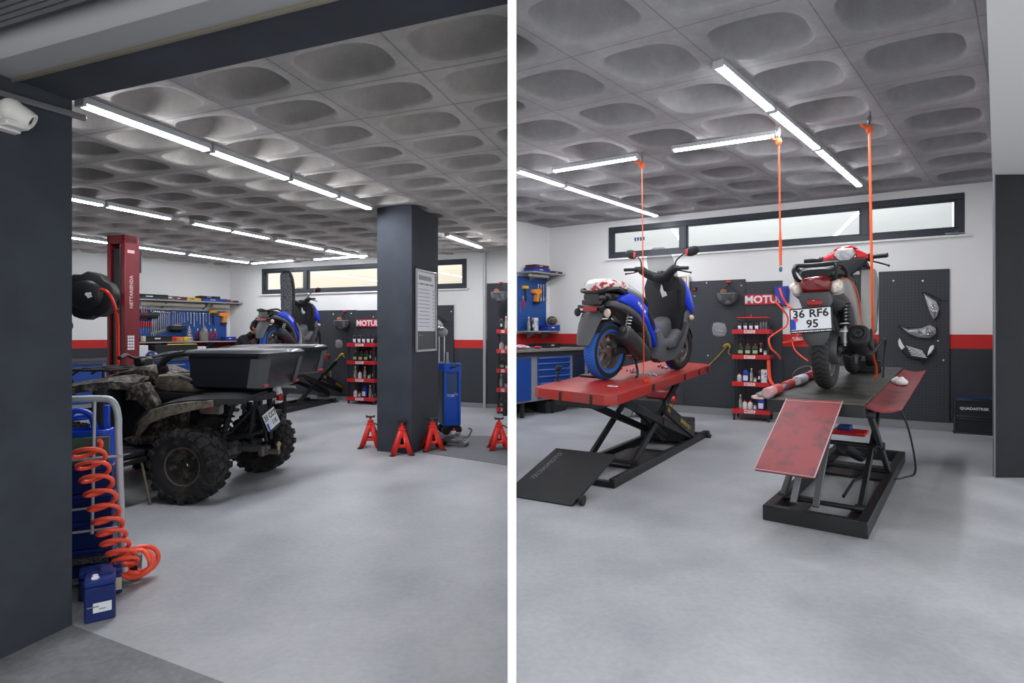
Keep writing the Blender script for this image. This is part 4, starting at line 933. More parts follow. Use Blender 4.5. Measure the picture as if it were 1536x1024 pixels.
# the second trunk standing behind it
TM = frame((-3.02, 7.4, .0), (-.93, .37, 0))
t = thing('cargo_trunk', 'black cargo trunk overhanging a low black stand behind the muddy quad bike', 'trunk', TM)
trunk(t, T(.0, 0, 0)); b = MB(); b.box((.0, .05, .93), (.5, .60, .07), .01)
for x in (-.05, .2):
    for y in (-.1, .3): b.bar((x, y, 0), (x, y, .90), .04)
    b.bar((x, -.14, .02), (x, .34, .02), .05, .04)
b.obj('stand', BLKSTEEL, t)
# ================================================================ right bay: lift with the blue scooter
h1 = V((1.81, 2.73, 0)).normalized(); L1 = 3.28
M1 = frame((.979, 5.53, 0), h1)
REDTOP = mat('red_lift_paint', (158, 36, 28), .42, col2=(126, 62, 54), vs=4, lo=.5, hi=.75)
def plat(M, o, fx, fy):
    """platform matrix in lift space from world corner o, world points along x and y"""
    return M.inverted() @ frame(o, V(fx) - V(o), (V(fx) - V(o)).cross(V(fy) - V(o)))
A1, B1, C1 = V((.943, 5.4, .898)), V((2.94, 8.5, 1.021)), V((.197, 5.9, .937))
P1 = plat(M1, A1, B1, C1); TL1 = (B1 - A1).length; TW1 = (C1 - A1).length
def red_lift(label, M, P, tl, tw):
    t = thing('motorcycle_lift', label, 'lift', M)
    b = MB(); bw = .66; L = L1
    for y in (.03, bw - .03): b.box((L / 2, y, .045), (L, .06, .09), .004)
    for x in (.03, L - .03): b.box((x, bw / 2, .03), (.06, bw - .1, .06), .004)
    b.box((L * .5, bw / 2, .012), (.5, bw - .1, .02)); b.prism([(L - .1, -.06), (L + .12, -.02), (L + .12, bw + .02), (L - .1, bw + .06)], 0, .02); b.obj('base_frame', BLKSTEEL, t)
    for y in (-.01, bw + .01):
        b = MB(); b.cyl((L - .06, y - .02, .05), (L - .06, y + .02, .05), .05, n=16); b.obj('base_wheel', BLK, t)
    b = MB(); th = .11
    b.prism([(0, 0.09), (.09, 0), (tl - .12, 0), (tl, .08), (tl, tw - .08), (tl - .12, tw), (.09, tw), (0, tw - .09)], -th * .9, 0, .006, M=P); pl = b.obj('platform', REDTOP, t)
    b = MB()
    for x in (tl * .30, tl * .62, tl * .80, tl * .92): b.box((x, -.003, -.05), (.05, .012, .075), .01, M=P); b.box((x + .03, -.003, -.05), (.012, .012, .08), .003, M=P)
    for y in (tw * .25, tw * .62): b.box((-.003, y, -.055), (.012, .025, .09), .004, M=P)
    b.obj('platform_slots', BLK, pl)
    b = MB(); b.box((tl / 2, tw / 2, -.14), (tl - .3, tw * .55, .07), .01, M=P); b.obj('platform_beam', BLKSTEEL, t)
    zt = .80
    for y in (.07, bw - .07):
        for (x0, z0, x1, z1), dy in (((.72, .10, 2.15, zt + .04), .022), ((.38, zt - .02, 2.62, .11), -.022)):
            b = MB(); b.bar((x0, y + dy, z0), (x1, y + dy, z1), .035, .085, .005)
            for x, z in ((x0, z0), (x1, z1), ((x0 + x1) / 2, (z0 + z1) / 2)): b.cyl((x, y + dy - .03, z), (x, y + dy + .03, z), .04, n=14)
            b.obj('scissor_arm', BLKSTEEL, t)
    b = MB(); b.cyl((.72, .05, .10), (.72, bw - .05, .10), .022, n=12); b.obj('cross_shaft', BLKSTEEL, t)
    b = MB(); b.cyl((2.1, bw / 2 - .1, .16), (1.15, bw / 2 - .1, .62), .05, n=14); b.bar((2.62, .02, .16), (1.5, .02, .60), .05, .13, .01); cy = b.obj('hydraulic_ram', BLKSTEEL, t)
    b = MB(); YL = mat('worn_yellow_label', (172, 140, 50), .5, col2=(60, 56, 44), vs=40)
    b.bar((2.40, -.008, .245), (2.0, -.008, .405), .004, .05, up=(0, 0, 1)); b.bar((1.62, -.008, .555), (1.54, -.008, .585), .004, .05); b.obj('yellow_label', YL, cy)
    b = MB(); b.box((2.62, bw - .30, .19), (.55, .58, .26), .012); b.obj('pump_box', BLKSTEEL, t)
    b = MB(); b.box((1.25, bw / 2, .03), (.9, bw - .18, .02)); b.obj('base_plate', BLKSTEEL, t)
    return t, pl
lift1, _ = red_lift('scissor lift with red platform raised under the large blue scooter', M1, P1, TL1, TW1)
# its loading ramp lying in front
rp = [K(836, 672, 5.62), K(923, 684, 5.33), K(857, 760, 1305 / 263), K(774, 746, 1305 / 249)]
rp[2].z = .012; rp[3].z = .012
rp[0].z = max(.2, rp[0].z); rp[1].z = rp[0].z
n = (rp[1] - rp[0]).cross(rp[3] - rp[0]).normalized(); n = n if n.z > 0 else -n
rp[3] = rp[3] + (rp[3] - rp[2]) * .25; rp[0] = rp[0] + (rp[3] - rp[2]) * .02
k = thing('loading_ramp', 'black sheet metal ramp on the floor in front of the red lift', 'ramp', T(0, 0, 0))
b = MB(); b.rings([[tuple(p - n * .03) for p in rp], [tuple(p) for p in rp]]); b.clip((PX + .012, 0, 0), (1, 0, 0)); b.obj('ramp_plate', mat('black_ramp_sheet', (34, 35, 37), .38, var=.2, vs=3), k)
b = MB(); u = (rp[1] - rp[2]); r = (rp[1] - rp[0]).normalized(); c = rp[2] + u * .16 + r * .03; c.z = .045; b.cyl(c - r * .02, c + r * .02, .045, n=18); b.obj('ramp_wheel', BLK, k)
# cut-out style lettering along its left edge
e1 = (rp[0] - rp[3]).normalized(); e2 = n.cross(e1)
mt = Matrix((e1, e2, n)).transposed().to_4x4(); mt.translation = rp[3].lerp(rp[0], .63) + (rp[1] - rp[0]).normalized() * .105 + n * .002
b = MB(); b.text('TECNOMOTO', .062, mt, .001); b.obj('ramp_lettering', mat('bright_cut_letters', (120, 122, 125), .5), k)

# the blue scooter on it
pn = (B1 - A1).cross(C1 - A1).normalized()
s1 = on_plane(907, 569.6, A1, pn)
hd = V((math.cos(math.radians(44.5)), math.sin(math.radians(44.5)), 0)); hd = (hd - pn * hd.dot(pn)).normalized()
blue_scooter('large blue scooter with blue tyres standing on the red lift platform', frame(s1 + pn * .004, hd, pn), 1.16)

# ================================================================ right bay: black lift with the grey scooter
M2 = frame((2.565, 4.18, 0), V((1.95, 2.48, 0)))
A2, B2, C2 = V((2.736, 4.5, .936)), V((4.858, 7.2, 1.053)), V((2.171, 4.945, .932))
P2 = plat(M2, A2, B2, C2); TL2 = (B2 - A2).length; TW2 = (C2 - A2).length
t = thing('motorcycle_lift', 'black scissor lift with worn steel platform and red side flap under the grey scooter', 'lift', M2)
L2 = 3.16; bw = .72; b = MB()
for y in (.035, bw - .035): b.box((L2 / 2, y, .06), (L2, .07, .12), .004)
for x in (.035, L2 - .035): b.box((x, bw / 2, .06), (.07, bw - .12, .12), .004)
b.obj('base_frame', BLKSTEEL, t)
for c, d in (((.45, .13, .014), (.75, .12, .02)), ((.50, bw - .15, .014), (.7, .16, .02)), ((2.3, bw / 2, .014), (.7, bw - .16, .022))):
    b = MB(); b.box(c, d); b.obj('base_plate', BLKSTEEL, t)
b = MB(); tl, tw = TL2, TW2
b.prism([(0, .0), (tl, 0), (tl, tw), (0, tw)], -.012, 0, .004, M=P2)
pl = b.obj('platform', mat('worn_steel_platform', (88, 88, 84), .42, .25, col2=(44, 44, 43), vs=5, lo=.4, hi=.68, detail=10), t)
b = MB(); b.box((tl / 2, tw / 2, -.062), (tl - .004, tw - .004, .10), .003, M=P2); b.obj('platform_skirt', BLKSTEEL, pl)
# red side flap, slightly dished
b = MB(); rows = []
for x in (0.03, .1, tl * .5, tl - .08, tl - .01):
    cut = .06 if x < .06 or x > tl - .05 else 0
    rows.append([(x + .25 * cut, -q * .235, -.02 - .03 * math.sin(q * PI) - .0 * q) for q in (0, .25, .5, .75, 1 - cut)] + [(x + .25 * cut, -q * .235, -.036 - .03 * math.sin(q * PI)) for q in (1 - cut, .75, .5, .25, 0)])
WRED = mat('worn_red_sheet', (142, 48, 52), .5, col2=(66, 40, 42), vs=6, lo=.46, hi=.70, detail=14, nrough=.7)
b.rings(rows, P2); b.obj('side_flap', WRED, t)
# hanging red ramp
rq = [K(1180, 598, (V((2.295, 4.847, 0))).y), K(1264, 601.5, 4.593), K(1222, 716, 4.05), K(1132, 703, 4.3)]
b = MB(); n = (rq[1] - rq[0]).cross(rq[3] - rq[0]).normalized(); n = n if n.y < 0 else -n
loc = M2.inverted()
b.rings([[tuple(loc @ (p - n * .018)) for p in rq], [tuple(loc @ (p + n * .002)) for p in rq]]); rmp = b.obj('loading_ramp', WRED, t)
b = MB()
for p, q in ((rq[0], rq[3]), (rq[1], rq[2]), (rq[3], rq[2]), (rq[0] + (rq[3] - rq[0]) * .03, rq[1] + (rq[2] - rq[1]) * .03)): b.bar(loc @ (p + n * .002), loc @ (q + n * .002), .007, .007)
b.obj('bare_metal_rim', mat('scuffed_rim', (176, 150, 150), .5, .3), rmp)
zt = .84
for y in (.075, bw - .075):
    for (x0, z0, x1, z1), dy, mm in (((.42, .10, 1.75, zt), .025, BLKSTEEL), ((.55, zt, 1.95, .11), -.025, mat('worn_grey_arm', (62, 63, 65), .45, .4))):
        b = MB(); b.bar((x0, y + dy, z0), (x1, y + dy, z1), .04, .06, .004, up=(0, 1, 0) if False else (0, 0, 1))
        for x, z in ((x0, z0), (x1, z1), ((x0 + x1) / 2, (z0 + z1) / 2)): b.cyl((x, y + dy - .035, z), (x, y + dy + .035, z), .035, n=14)
        b.obj('scissor_arm', mm, t)
for x, z, r in ((.42, .10, .02), (1.17, .48, .022), (1.95, .11, .02), (.55, zt, .02), (1.75, zt, .02)):
    b = MB(); b.cyl((x, .04, z), (x, bw - .04, z), r, n=12); b.obj('cross_shaft', BLKSTEEL, t)
b = MB(); b.bar((.30, bw * .55, .09), (.85, bw * .55, .62), .05, .03, .004); b.bar((.30, bw * .78, .09), (.85, bw * .78, .62), .05, .03, .004); b.obj('ramp_prop', mat('worn_light_arm', (108, 110, 112), .4, .5), t)
b = MB(); b.cyl((2.5, bw / 2, .12), (1.3, bw / 2, .42), .05, n=14); b.tube([(1.9, bw * .3, .08), (1.2, bw * .35, .14), (.9, bw * .4, .06)], .014, 8); b.obj('hydraulic_ram', BLKSTEEL, t)
b = MB(); b.tube(catmull([(1.5, -.06, zt), (1.55, -.14, .6), (1.75, -.18, .2), (1.7, -.10, .13), (1.5, -.04, .14)], 6), .009, 6); b.obj('hydraulic_hose', BLK, t)
b = MB(); Pw = P2
b.box((2.62, tw * .42, .07), (.05, .30, .14), .01, M=Pw); b.lathe([(.12, -.04), (.19, -.04), (.20, 0), (.19, .04), (.12, .04)], 28, close=True, M=Pw @ T(2.75, tw * .36, .20) @ R('X', 90)); b.obj('wheel_chock', BLK, t)
pn2 = (B2 - A2).cross(C2 - A2).normalized()
s2 = on_plane(1240, 583, A2, pn2)
hd = V((math.cos(math.radians(52)), math.sin(math.radians(52)), 0)); hd = (hd - pn2 * hd.dot(pn2)).normalized()
grey_scooter('grey scooter with red handlebar covers seen from behind, on the black lift', frame(s2 + pn2 * .004, hd, pn2), 1.25)
# ================================================================ shared goods: racks, bottles, helmets, lamps
RACKRED = mat('rack_red', (190, 34, 40), .4)
LABELW = mat('white_label', (220, 222, 224), .5)
def red_rack(label, M, w, d, zs, top, text='MOTUL'):
    """x to the right, y into the wall, front left foot at the origin"""
    t = thing('bottle_rack', label, 'rack', M)
    for x in (.02, w - .02):
        for y in (.02, d - .02):
            b = MB(); b.box((x, y, top / 2), (.035, .035, top), .003); b.obj('post', BLKM, t)
    b = MB(); b.box((w / 2, d - .01, (top + zs[-1]) / 2), (w - .02, .012, top - zs[-1])); b.obj('back_panel', BLKM, t)
    for z in zs:
        b = MB(); b.box((w / 2, d / 2, z), (w - .01, d - .01, .02)); b.box((w / 2, -.004, z - .008), (w + .02, .014, .075), .003); b.box((w + .004, d / 2, z - .008), (.014, d, .075), .003); b.box((-.004, d / 2, z - .008), (.014, d, .075), .003); s = b.obj('shelf', RACKRED, t)
        b = MB(); b.box((w * .47, -.013, z - .008), (w * .30, .004, .05)); l = b.obj('shelf_label', LABELW, s)
        b = MB(); b.text(text, .044, T(w * .47, -.0155, z - .008) @ R('X', 90), .0006, bold=.03); b.obj('label_lettering', RACKRED, l)
    return t
BT = {}
def bottle_proto(kind):
    """first of its kind, then copies share its meshes"""
    if kind in BT: return None
    return kind
DARKB = mat('black_bottle', (22, 23, 25), .35); GRNB = mat('dark_green_bottle', (28, 48, 34), .3); GREYB = mat('grey_bottle', (96, 98, 100), .4); WHB = mat('white_bottle', (214, 214, 210), .4); BLB = mat('blue_bottle', (22, 44, 140), .35); CLB = mat('clear_bottle', (170, 176, 170), .2, alpha=.75)
OLL = mat('olive_label', (176, 186, 140), .5); WBL = mat('white_blue_label', (224, 228, 232), .5, col2=(40, 90, 160), vs=40, lo=.52, hi=.56)
KIND = {'jug': ('oil_jug', 'black oil jug with white label', DARKB, WBL, BLK), 'green': ('oil_bottle', 'green oil bottle', GRNB, OLL, RED),
        'grey': ('oil_jug', 'plain grey oil jug', GREYB, None, BLK), 'can': ('spray_can', 'slim dark spray can', mat('dark_can', (40, 42, 46), .3, .5), LABELW, RED),
        'white': ('bottle', 'squat white bottle', WHB, None, RED), 'tall': ('bottle', 'tall thin clear bottle', CLB, OLL, WHB), 'jar': ('jar', 'small clear jar', CLB, LABELW, BLK), 'blue': ('oil_jug', 'blue jug', BLB, LABELW, BLB), 'box': ('carton', 'white printed carton', LABELW, WBL, None)}
def make_bottle(kind, M, label, group, s=1.0):
    name, _, mb, ml, mc = KIND[kind]
    M = M @ Matrix.Scale(s, 4)
    if kind in BT: return dup(BT[kind], M, label, group)
    t = thing(name, label, name.split('_')[-1], M, group=group)
    b = MB()
    if kind in ('jug', 'grey', 'blue', 'green'):
        w, d, h = {'jug': (.115, .075, .20), 'grey': (.048, .10, .20), 'blue': (.13, .09, .24), 'green': (.12, .075, .19)}[kind]
        sh = supel(16, w / 2, d / 2, 4)
        b.rings([[(x * k, y * k, z) for x, y in sh] for k, z in ((.94, 0), (1, .012), (1, h * .72), (.88, h * .86), (.42, h), (.36, h))])
        b.obj('body', mb, t); cz, cr = h, .02
        lw_, lh, lz, ly = w * .66, h * (.30 if kind == 'green' else .42), h * .36, -d / 2 - .001
    elif kind == 'can':
        b.lathe([(.028, 0), (.03, .006), (.03, .19), (.02, .205), (.012, .21)], 16); b.obj('body', mb, t); cz, cr = .205, .022; lw_, lh, lz, ly = .034, .06, .1, -.0305
    elif kind == 'white':
        b.lathe([(.04, 0), (.044, .01), (.044, .11), (.03, .14), (.016, .15)], 16); b.obj('body', mb, t); cz, cr = .15, .018; lw_ = 0
    elif kind == 'tall':
        b.lathe([(.026, 0), (.03, .008), (.03, .16), (.014, .21), (.012, .25)], 16); b.obj('body', mb, t); cz, cr = .25, .015; lw_, lh, lz, ly = .034, .06, .07, -.031
    elif kind == 'jar':
        b.lathe([(.03, 0), (.034, .006), (.034, .085), (.028, .1)], 16); b.obj('body', mb, t); cz, cr = .1, .03; lw_, lh, lz, ly = .04, .04, .045, -.035
    else:
        b.box((0, 0, .13), (.11, .07, .26), .003); b.obj('body', mb, t); cz = None; lw_, lh, lz, ly = .09, .16, .13, -.036
    if cz: b = MB(); b.lathe([(cr, cz - .004), (cr, cz + .022), (cr * .9, cz + .026)], 14); b.obj('cap', mc, t)
    if lw_ and ml: b = MB(); b.box((0, ly, lz), (lw_, .003, lh), .001); b.obj('label', ml, t)
    BT[kind] = t; return t
WID = {'jug': .115, 'green': .12, 'grey': .05, 'blue': .13, 'can': .062, 'white': .09, 'tall': .062, 'jar': .07, 'box': .11}
def fill_shelf(Mr, w, d, z, kinds, where, s=1.0, x0=.045, x1=None, y=None):
    n = len(kinds); x1 = x1 or w - .045; tot = sum(WID[k] for k in kinds); s = min(s, (x1 - x0 - .004 * n) / tot); gap = (x1 - x0 - tot * s) / n; x = x0
    for i, k in enumerate(kinds):
        x += gap / 2 + WID[k] * s / 2
        make_bottle(k, Mr @ T(x, y or d * .34, z + .0102), '%s, %s, %s' % (KIND[k][1], nth(i, n), where), 'goods on the ' + where, s)
        x += gap / 2 + WID[k] * s / 2
def open_helmet(label, M, s=1.0):
    """mesh basket style helmet hanging open side down from its hook, seen from the front"""
    t = thing('helmet', label, 'helmet', M, s)
    b = MB(); b.rings([[(.17 * c[0] * k, .13 * c[1] * k - .13, z) for c in supel(22, 1, 1, 2.2)] for k, z in ((1.02, .0), (1.0, -.02), (.98, -.07), (.86, -.13), (.62, -.175), (.25, -.195))]); b.obj('shell', mat('scuffed_dark_helmet', (66, 70, 74), .3, col2=(120, 124, 126), vs=10, lo=.5, hi=.7), t)
    b = MB(); b.torus((0, 0, 0), .165, .008, 28, 6, M=T(0, -.13, .0) @ Matrix.Diagonal((1, .78, 1, 1))); b.obj('grey_rim', mat('grey_rim', (140, 142, 144), .4), t)
    b = MB()
    for i in range(6): b.tube([(-.12 + i * .048, -.235 + .02 * abs(i - 2.5), -.005), (-.10 + i * .04, -.235 + .03 * abs(i - 2.5), -.11)], .004, 5)
    b.obj('visor_ribs', mat('grey_rim', (140, 142, 144), .4), t)
    b = MB(); b.ell((-.06, -.12, .03), (.06, .05, .05)); b.obj('leather_glove_lining', mat('tan_leather', (140, 92, 58), .7), t)
    b = MB(); b.tube(catmull([(-.15, -.12, .0), (-.03, -.03, .12), (0, -.015, .17), (.03, -.03, .12), (.15, -.12, .0)], 5), .008, 6); b.obj('strap', BLK, t)
    b = MB(); b.box((0, -.015, .205), (.085, .03, .03), .006); b.obj('red_hook', RED, t)
    b = MB(); b.box((0, -.02, .17), (.02, .02, .05), .004); b.obj('hook_stem', BLK, t)
    return t
def small_bag(label, M):
    t = thing('parts_bag', label, 'bag', M)
    b = MB(); rows = []
    b.rings([[(-.10 + .02 * z, 0, .12 - .02 * z), (.0, 0, .13), (.10, 0, .10), (.13, 0, -.02), (.09, 0, -.12), (-.05, 0, -.13), (-.12, 0, -.08), (-.13, 0, .03)] if z == 0 else [(x * .8, -.02, zz * .8) for x, zz in ((-.10, .12), (0, .13), (.10, .10), (.13, -.02), (.09, -.12), (-.05, -.13), (-.12, -.08), (-.13, .03))] for z in (0, 1)]); b.obj('bag', mat('plastic_bag', (190, 192, 196), .15, alpha=.3, bump=.9, bs=30), t)
    random.seed(3); b = MB()
    for i in range(16): b.box((random.uniform(-.05, .06), -.014, random.uniform(-.09, .02)), (.03, .012, .012), .002, M=T(0, 0, 0))
    b.obj('screws', CHROME, t); return t
def headlamp(label, M, s, mode):
    t = thing('headlight_unit', label, 'headlight', M, s)
    if mode == 0:   # tall teardrop
        ol = [(-.13, .26), (-.06, .20), (.06, .10), (.10, -.02), (.07, -.16), (.02, -.22), (-.03, -.12), (-.07, .02), (-.10, .14)]
        lens, c, r = [(-.02, .06), (.05, .05), (.075, -.04), (.045, -.14), (.01, -.17), (-.02, -.08)], (.03, -.04), .045
    elif mode == 1:  # swept sideways
        ol = [(-.24, .07), (-.14, .03), (.02, .04), (.12, .09), (.19, .04), (.20, -.05), (.12, -.11), (-.02, -.10), (-.14, -.04)]
        lens, c, r = [(-.03, .02), (.09, .05), (.16, .0), (.13, -.07), (.0, -.075)], (.08, -.015), .04
    b = MB(); b.prism(ol, 0, .07, .02, M=ZX); b.obj('housing', mat('dull_chrome', (176, 178, 180), .3, .8), t)
    b = MB(); b.prism(lens, .06, .085, .012, M=ZX); ln = b.obj('lens', mat('clear_lens_grey', (92, 96, 100), .1, .3, col2=(190, 194, 198), vs=25, coat=.8), t)
    b = MB(); b.torus((c[0], -.086, c[1]), r, .005, 24, 6, M=T(c[0], -.086, c[1]) @ R('X', 90) @ T(-c[0], .086, -c[1])); b.obj('bulb_ring', CHROME, ln)
    b = MB(); b.tube(catmull([(ol[0][0], -.03, ol[0][1]), (ol[0][0] + .08, -.05, ol[0][1] - .02), (.14, -.02, ol[0][1] * .5 - .01), (.20, -.03, ol[0][1] * .45)], 5), .006, 6); b.obj('wiring', BLK, t)
    b = MB()
    for x, z in (ol[0], ol[4], ol[2]): b.box((x, -.03, z), (.03, .04, .03), .006)
    b.obj('mounting_lugs', BLK, t)
    return t
def grille_unit(label, M, s):
    t = thing('headlight_unit', label, 'headlight', M, s)
    b = MB(); b.prism([(-.22, .12), (-.14, .02), (.02, -.06), (.12, -.03), (.17, .03), (.20, -.08), (.12, -.16), (.08, -.24), (.05, -.16), (-.06, -.16), (-.18, -.06)], 0, .08, .02, M=ZX); b.obj('housing', BLKM, t)
    for p in ([(-.23, .19), (-.19, .10), (-.155, .03), (-.20, -.01), (-.245, .06), (-.25, .14)], [(.15, -.10), (.20, -.06), (.245, .03), (.235, .08), (.19, .06), (.16, -.02)]):
        b = MB(); b.prism(p, .04, .10, .02, M=ZX); b.obj('white_side_panel', WHT, t)
    b = MB()
    for i in range(6): b.tube([(-.14 + i * .014, -.09, .06 - i * .03), (.08 + i * .012, -.09, -.02 - i * .022)], .005, 6)
    b.obj('chrome_slats', CHROME, t)
    return t
ORANGE = mat('orange_webbing', (232, 92, 36), .6); ORHOSE = mat('orange_red_hose', (236, 78, 52), .4)
def sign(label, M, w, h, text='MOTUL'):
    t = thing('wall_sign', label, 'sign', M)
    b = MB(); b.box((0, -.01, 0), (w, .02, h), .003); b.obj('red_board', RACKRED, t)
    b = MB(); b.text(text, h * 1.02, T(0, -.022, -.005) @ R('X', 90) @ Matrix.Diagonal((1.02, 1, 1, 1)), .002, bold=.035); b.obj('white_lettering', LABELW, t); return t
PEGDARK = peg_mat('dark_pegboard', (50, 54, 60), .045, .20, (30, 33, 38)); PEGBLUE = peg_mat('blue_pegboard', (28, 78, 150), .05, .2, (16, 44, 96))
def pegboard(label, M, w, h, m, rim=None):
    t = tag(MB().box((w / 2, -.0125, h / 2), (w, .025, h), .003).obj('pegboard', m, M=M), label, 'pegboard'); return t
# hand tools, profile in xz, hung flat against a board
def tool(kind, label, M, group=None, s=1.0):
    TS = mat('chrome_vanadium', (176, 180, 184), .25, .9)
    key = 'T' + kind
    if key in BT: return dup(BT[key], M @ Matrix.Scale(s, 4), label, group)
    nm, cat = {'spanner': ('spanner', 'spanner'), 'pliers': ('pliers', 'pliers'), 'driver': ('screwdriver', 'screwdriver'), 'hammer': ('mallet', 'mallet'), 'gun': ('drill', 'drill'), 'socket': ('socket_bar', 'socket set'), 'tbar': ('t_handle_key', 'hex key')}[kind]
    t = thing(nm, label, cat, M, s, group)
    b = MB()
    if kind == 'spanner':
        b.bar((0, -.012, -.02), (0, -.012, -.28), .018, .008, .002, up=(0, 1, 0)); b.torus((0, 0, 0), .018, .008, 14, 6, M=T(0, -.012, 0) @ R('X', 90)); b.prism([(-.012, -.27), (.012, -.27), (.026, -.31), (.010, -.335), (.006, -.30), (-.008, -.30), (-.014, -.335), (-.026, -.31)], .008, .018, 0, M=ZX); b.obj('shank', TS, t)
    elif kind == 'pliers':
        b.prism([(-.02, 0), (.0, .03), (.02, 0), (.018, -.06), (-.018, -.06)], .006, .022, .003, M=ZX); b.obj('jaws', TS, t)
        for sg in (-1, 1):
            b = MB(); b.tube(catmull([(sg * .008, -.014, -.05), (sg * .028, -.014, -.11), (sg * .022, -.014, -.19)], 4), .010, 6); b.obj('handle', mat('red_grip', (190, 40, 40), .5), t)
    elif kind == 'driver':
        b.cyl((0, -.014, 0), (0, -.014, -.13), .005, n=6); b.obj('blade', TS, t)
        b = MB(); b.lathe([(.012, 0), (.017, .02), (.016, .08), (.012, .10)], 10, M=T(0, -.018, 0)); b.obj('handle', mat('red_grip', (190, 40, 40), .5), t)
    elif kind == 'hammer':
        b.cyl((-.06, -.03, 0), (.06, -.03, 0), .03, n=12); b.obj('head', mat('yellow_rubber', (226, 176, 50), .5), t)
        b = MB(); b.cyl((0, -.03, 0), (.02, -.03, -.22), .013, n=8); b.obj('handle', BLK, t)
    elif kind == 'gun':
        b.prism([(-.09, .03), (.08, .05), (.10, .0), (.05, -.03), (.03, -.13), (-.03, -.13), (-.01, -.03), (-.08, -.02)], .0, .06, .012, M=ZX); b.obj('housing', mat('orange_tool', (232, 140, 50), .45), t)
        b = MB(); b.box((0, -.03, -.145), (.09, .06, .03), .006); b.obj('battery', BLK, t)
    elif kind == 'socket':
        b.bar((-.02, -.012, 0), (.02, -.012, 0), .02, .02); b.cyl((0, -.016, -.01), (0, -.016, -.20), .011, n=8); b.cyl((0, -.016, -.20), (0, -.016, -.25), .017, n=10); b.obj('bar', TS, t)
    elif kind == 'tbar':
        b.cyl((-.05, -.014, 0), (.05, -.014, 0), .008, n=8); b.cyl((0, -.014, 0), (0, -.014, -.2), .006, n=8); b.obj('bar', TS, t)
    BT[key] = t; return t
def case_box(name, label, cat, M, d, m, strip=None, bev=.01, group=None):
    t = thing(name, label, cat, M, group=group)
    b = MB(); b.box((0, 0, d[2] * .36), (d[0], d[1], d[2] * .72), bev); b.obj('body', m, t)
    b = MB(); b.box((0, 0, d[2] * .86), (d[0] * 1.01, d[1] * 1.01, d[2] * .28), bev); b.obj('lid', m, t)
    b = MB(); b.box((-.1 * d[0], -d[1] / 2 - .004, d[2] * .55), (d[0] * .22, .01, d[2] * .22), .003); b.obj('latch', strip or LABELW, t)
    return t
# ================================================================ right bay: things on and along the back wall
def rwm(px, py, off=0.0): return frame(rw(px, py, off), RWR)
def rboard(px0, px1, z0, z1, label, m, off=.002):
    p = rw(px0, 500, off); q = rw(px1, 500, off); p.z = z0; L = (V((q.x, q.y, 0)) - V((p.x, p.y, 0))).length
    return pegboard(label, frame(p, RWR), L, z1 - z0, m)
rboard(1026, 1118.5, .135, 2.42, 'dark pegboard holding the basket helmet, behind the blue scooter lift', PEGDARK)
rboard(1119, 1174, .135, 2.37, 'narrow dark pegboard behind the red bottle rack', PEGDARK, .004)
rboard(1318, 1424, .135, 2.44, 'large dark pegboard holding three motorcycle headlights', PEGDARK)
sign('red sign with bold white lettering above the bottle rack in the right bay', rwm(1146, 449, .035), .62, .175)
open_helmet('grey basket helmet hanging from a red hook above the red lift', rwm(1093, 441, .03), 1.05)
small_bag('clear bag of screws pinned to the pegboard right of the red lift', rwm(1079, 494, .035))
t = thing('yellow_hook', 'thin yellow bent hook on the dark pegboard beside the bottle rack', 'hook', rwm(1089, 520, .03))
b = MB(); b.tube(catmull([(-.28, -.06, -.33), (-.13, -.05, -.17), (.0, -.05, -.02), (.05, -.05, .03), (.07, -.05, -.03), (.05, -.05, -.10), (.09, -.05, -.14)], 6), .009, 6); b.obj('rod', mat('yellow_rod', (176, 150, 44), .5), t)
b = MB(); b.tube(catmull([(-.03, -.055, -.005), (.0, -.05, .035), (.05, -.05, .045), (.085, -.05, -.01)], 5), .02, 8); b.obj('padded_bend', mat('yellow_rod', (176, 150, 44), .5), t)
for i, (px, py) in enumerate(((1060, 424), (1042, 444), (1112, 428), (1062, 533), (1340, 421), (1384, 421), (1407, 511), (1415, 540))):
    pl = ['right of the red corner clip on the helmet board', 'below the red corner clip on the helmet board', 'right of the basket helmet', 'left of the yellow hook', 'top left of the headlight board', 'top of the headlight board above the headlights', 'right of the lowest headlight', 'low on the right edge of the headlight board'][i]
    t = tag(MB().ell((0, -.004, 0), (.013, .008, .013), 10, 6).obj('peg', WHT, M=rwm(px, py, .03)), 'small white peg ' + pl, 'peg', 'white pegs on the dark boards')
t = thing('corner_clip', 'small black and red clip at the top left of the helmet board', 'clip', rwm(1042, 433, .03))
b = MB(); b.box((0, -.02, 0), (.07, .04, .05), .01); b.obj('body', BLK, t); b = MB(); b.box((0, -.042, -.012), (.05, .008, .02), .003); b.obj('red_insert', RED, t)
t = thing('wall_calendar', 'small white wall calendar box behind the blue scooter front', 'calendar', rwm(1024, 424, .03))
b = MB(); b.box((0, -.03, 0), (.26, .06, .27), .01); b.obj('body', mat('ivory_board', (222, 218, 206), .6), t)
b = MB()
for i in range(4): b.box((-.08 + i * .055, -.062, .0), (.012, .004, .17))
b.box((0, -.062, .10), (.19, .004, .012)); b.obj('brown_bars', mat('brown_print', (140, 104, 70), .6), t)
b = MB(); b.box((0, -.025, -.19), (.28, .05, .02), .004); b.box((.06, -.02, -.52), (.03, .03, .66)); b.obj('stand_rail', mat('grey_rail', (120, 122, 124), .5), t)
headlamp('tall chrome headlight, topmost of three on the right pegboard', rwm(1398, 461, .03), .86, 0)
headlamp('swept chrome headlight below the tall one on the right pegboard', rwm(1379, 496, .03), 1.05, 1)
grille_unit('black and white headlight with chrome slats, lowest of three on right pegboard', rwm(1374, 524, .03), .92)
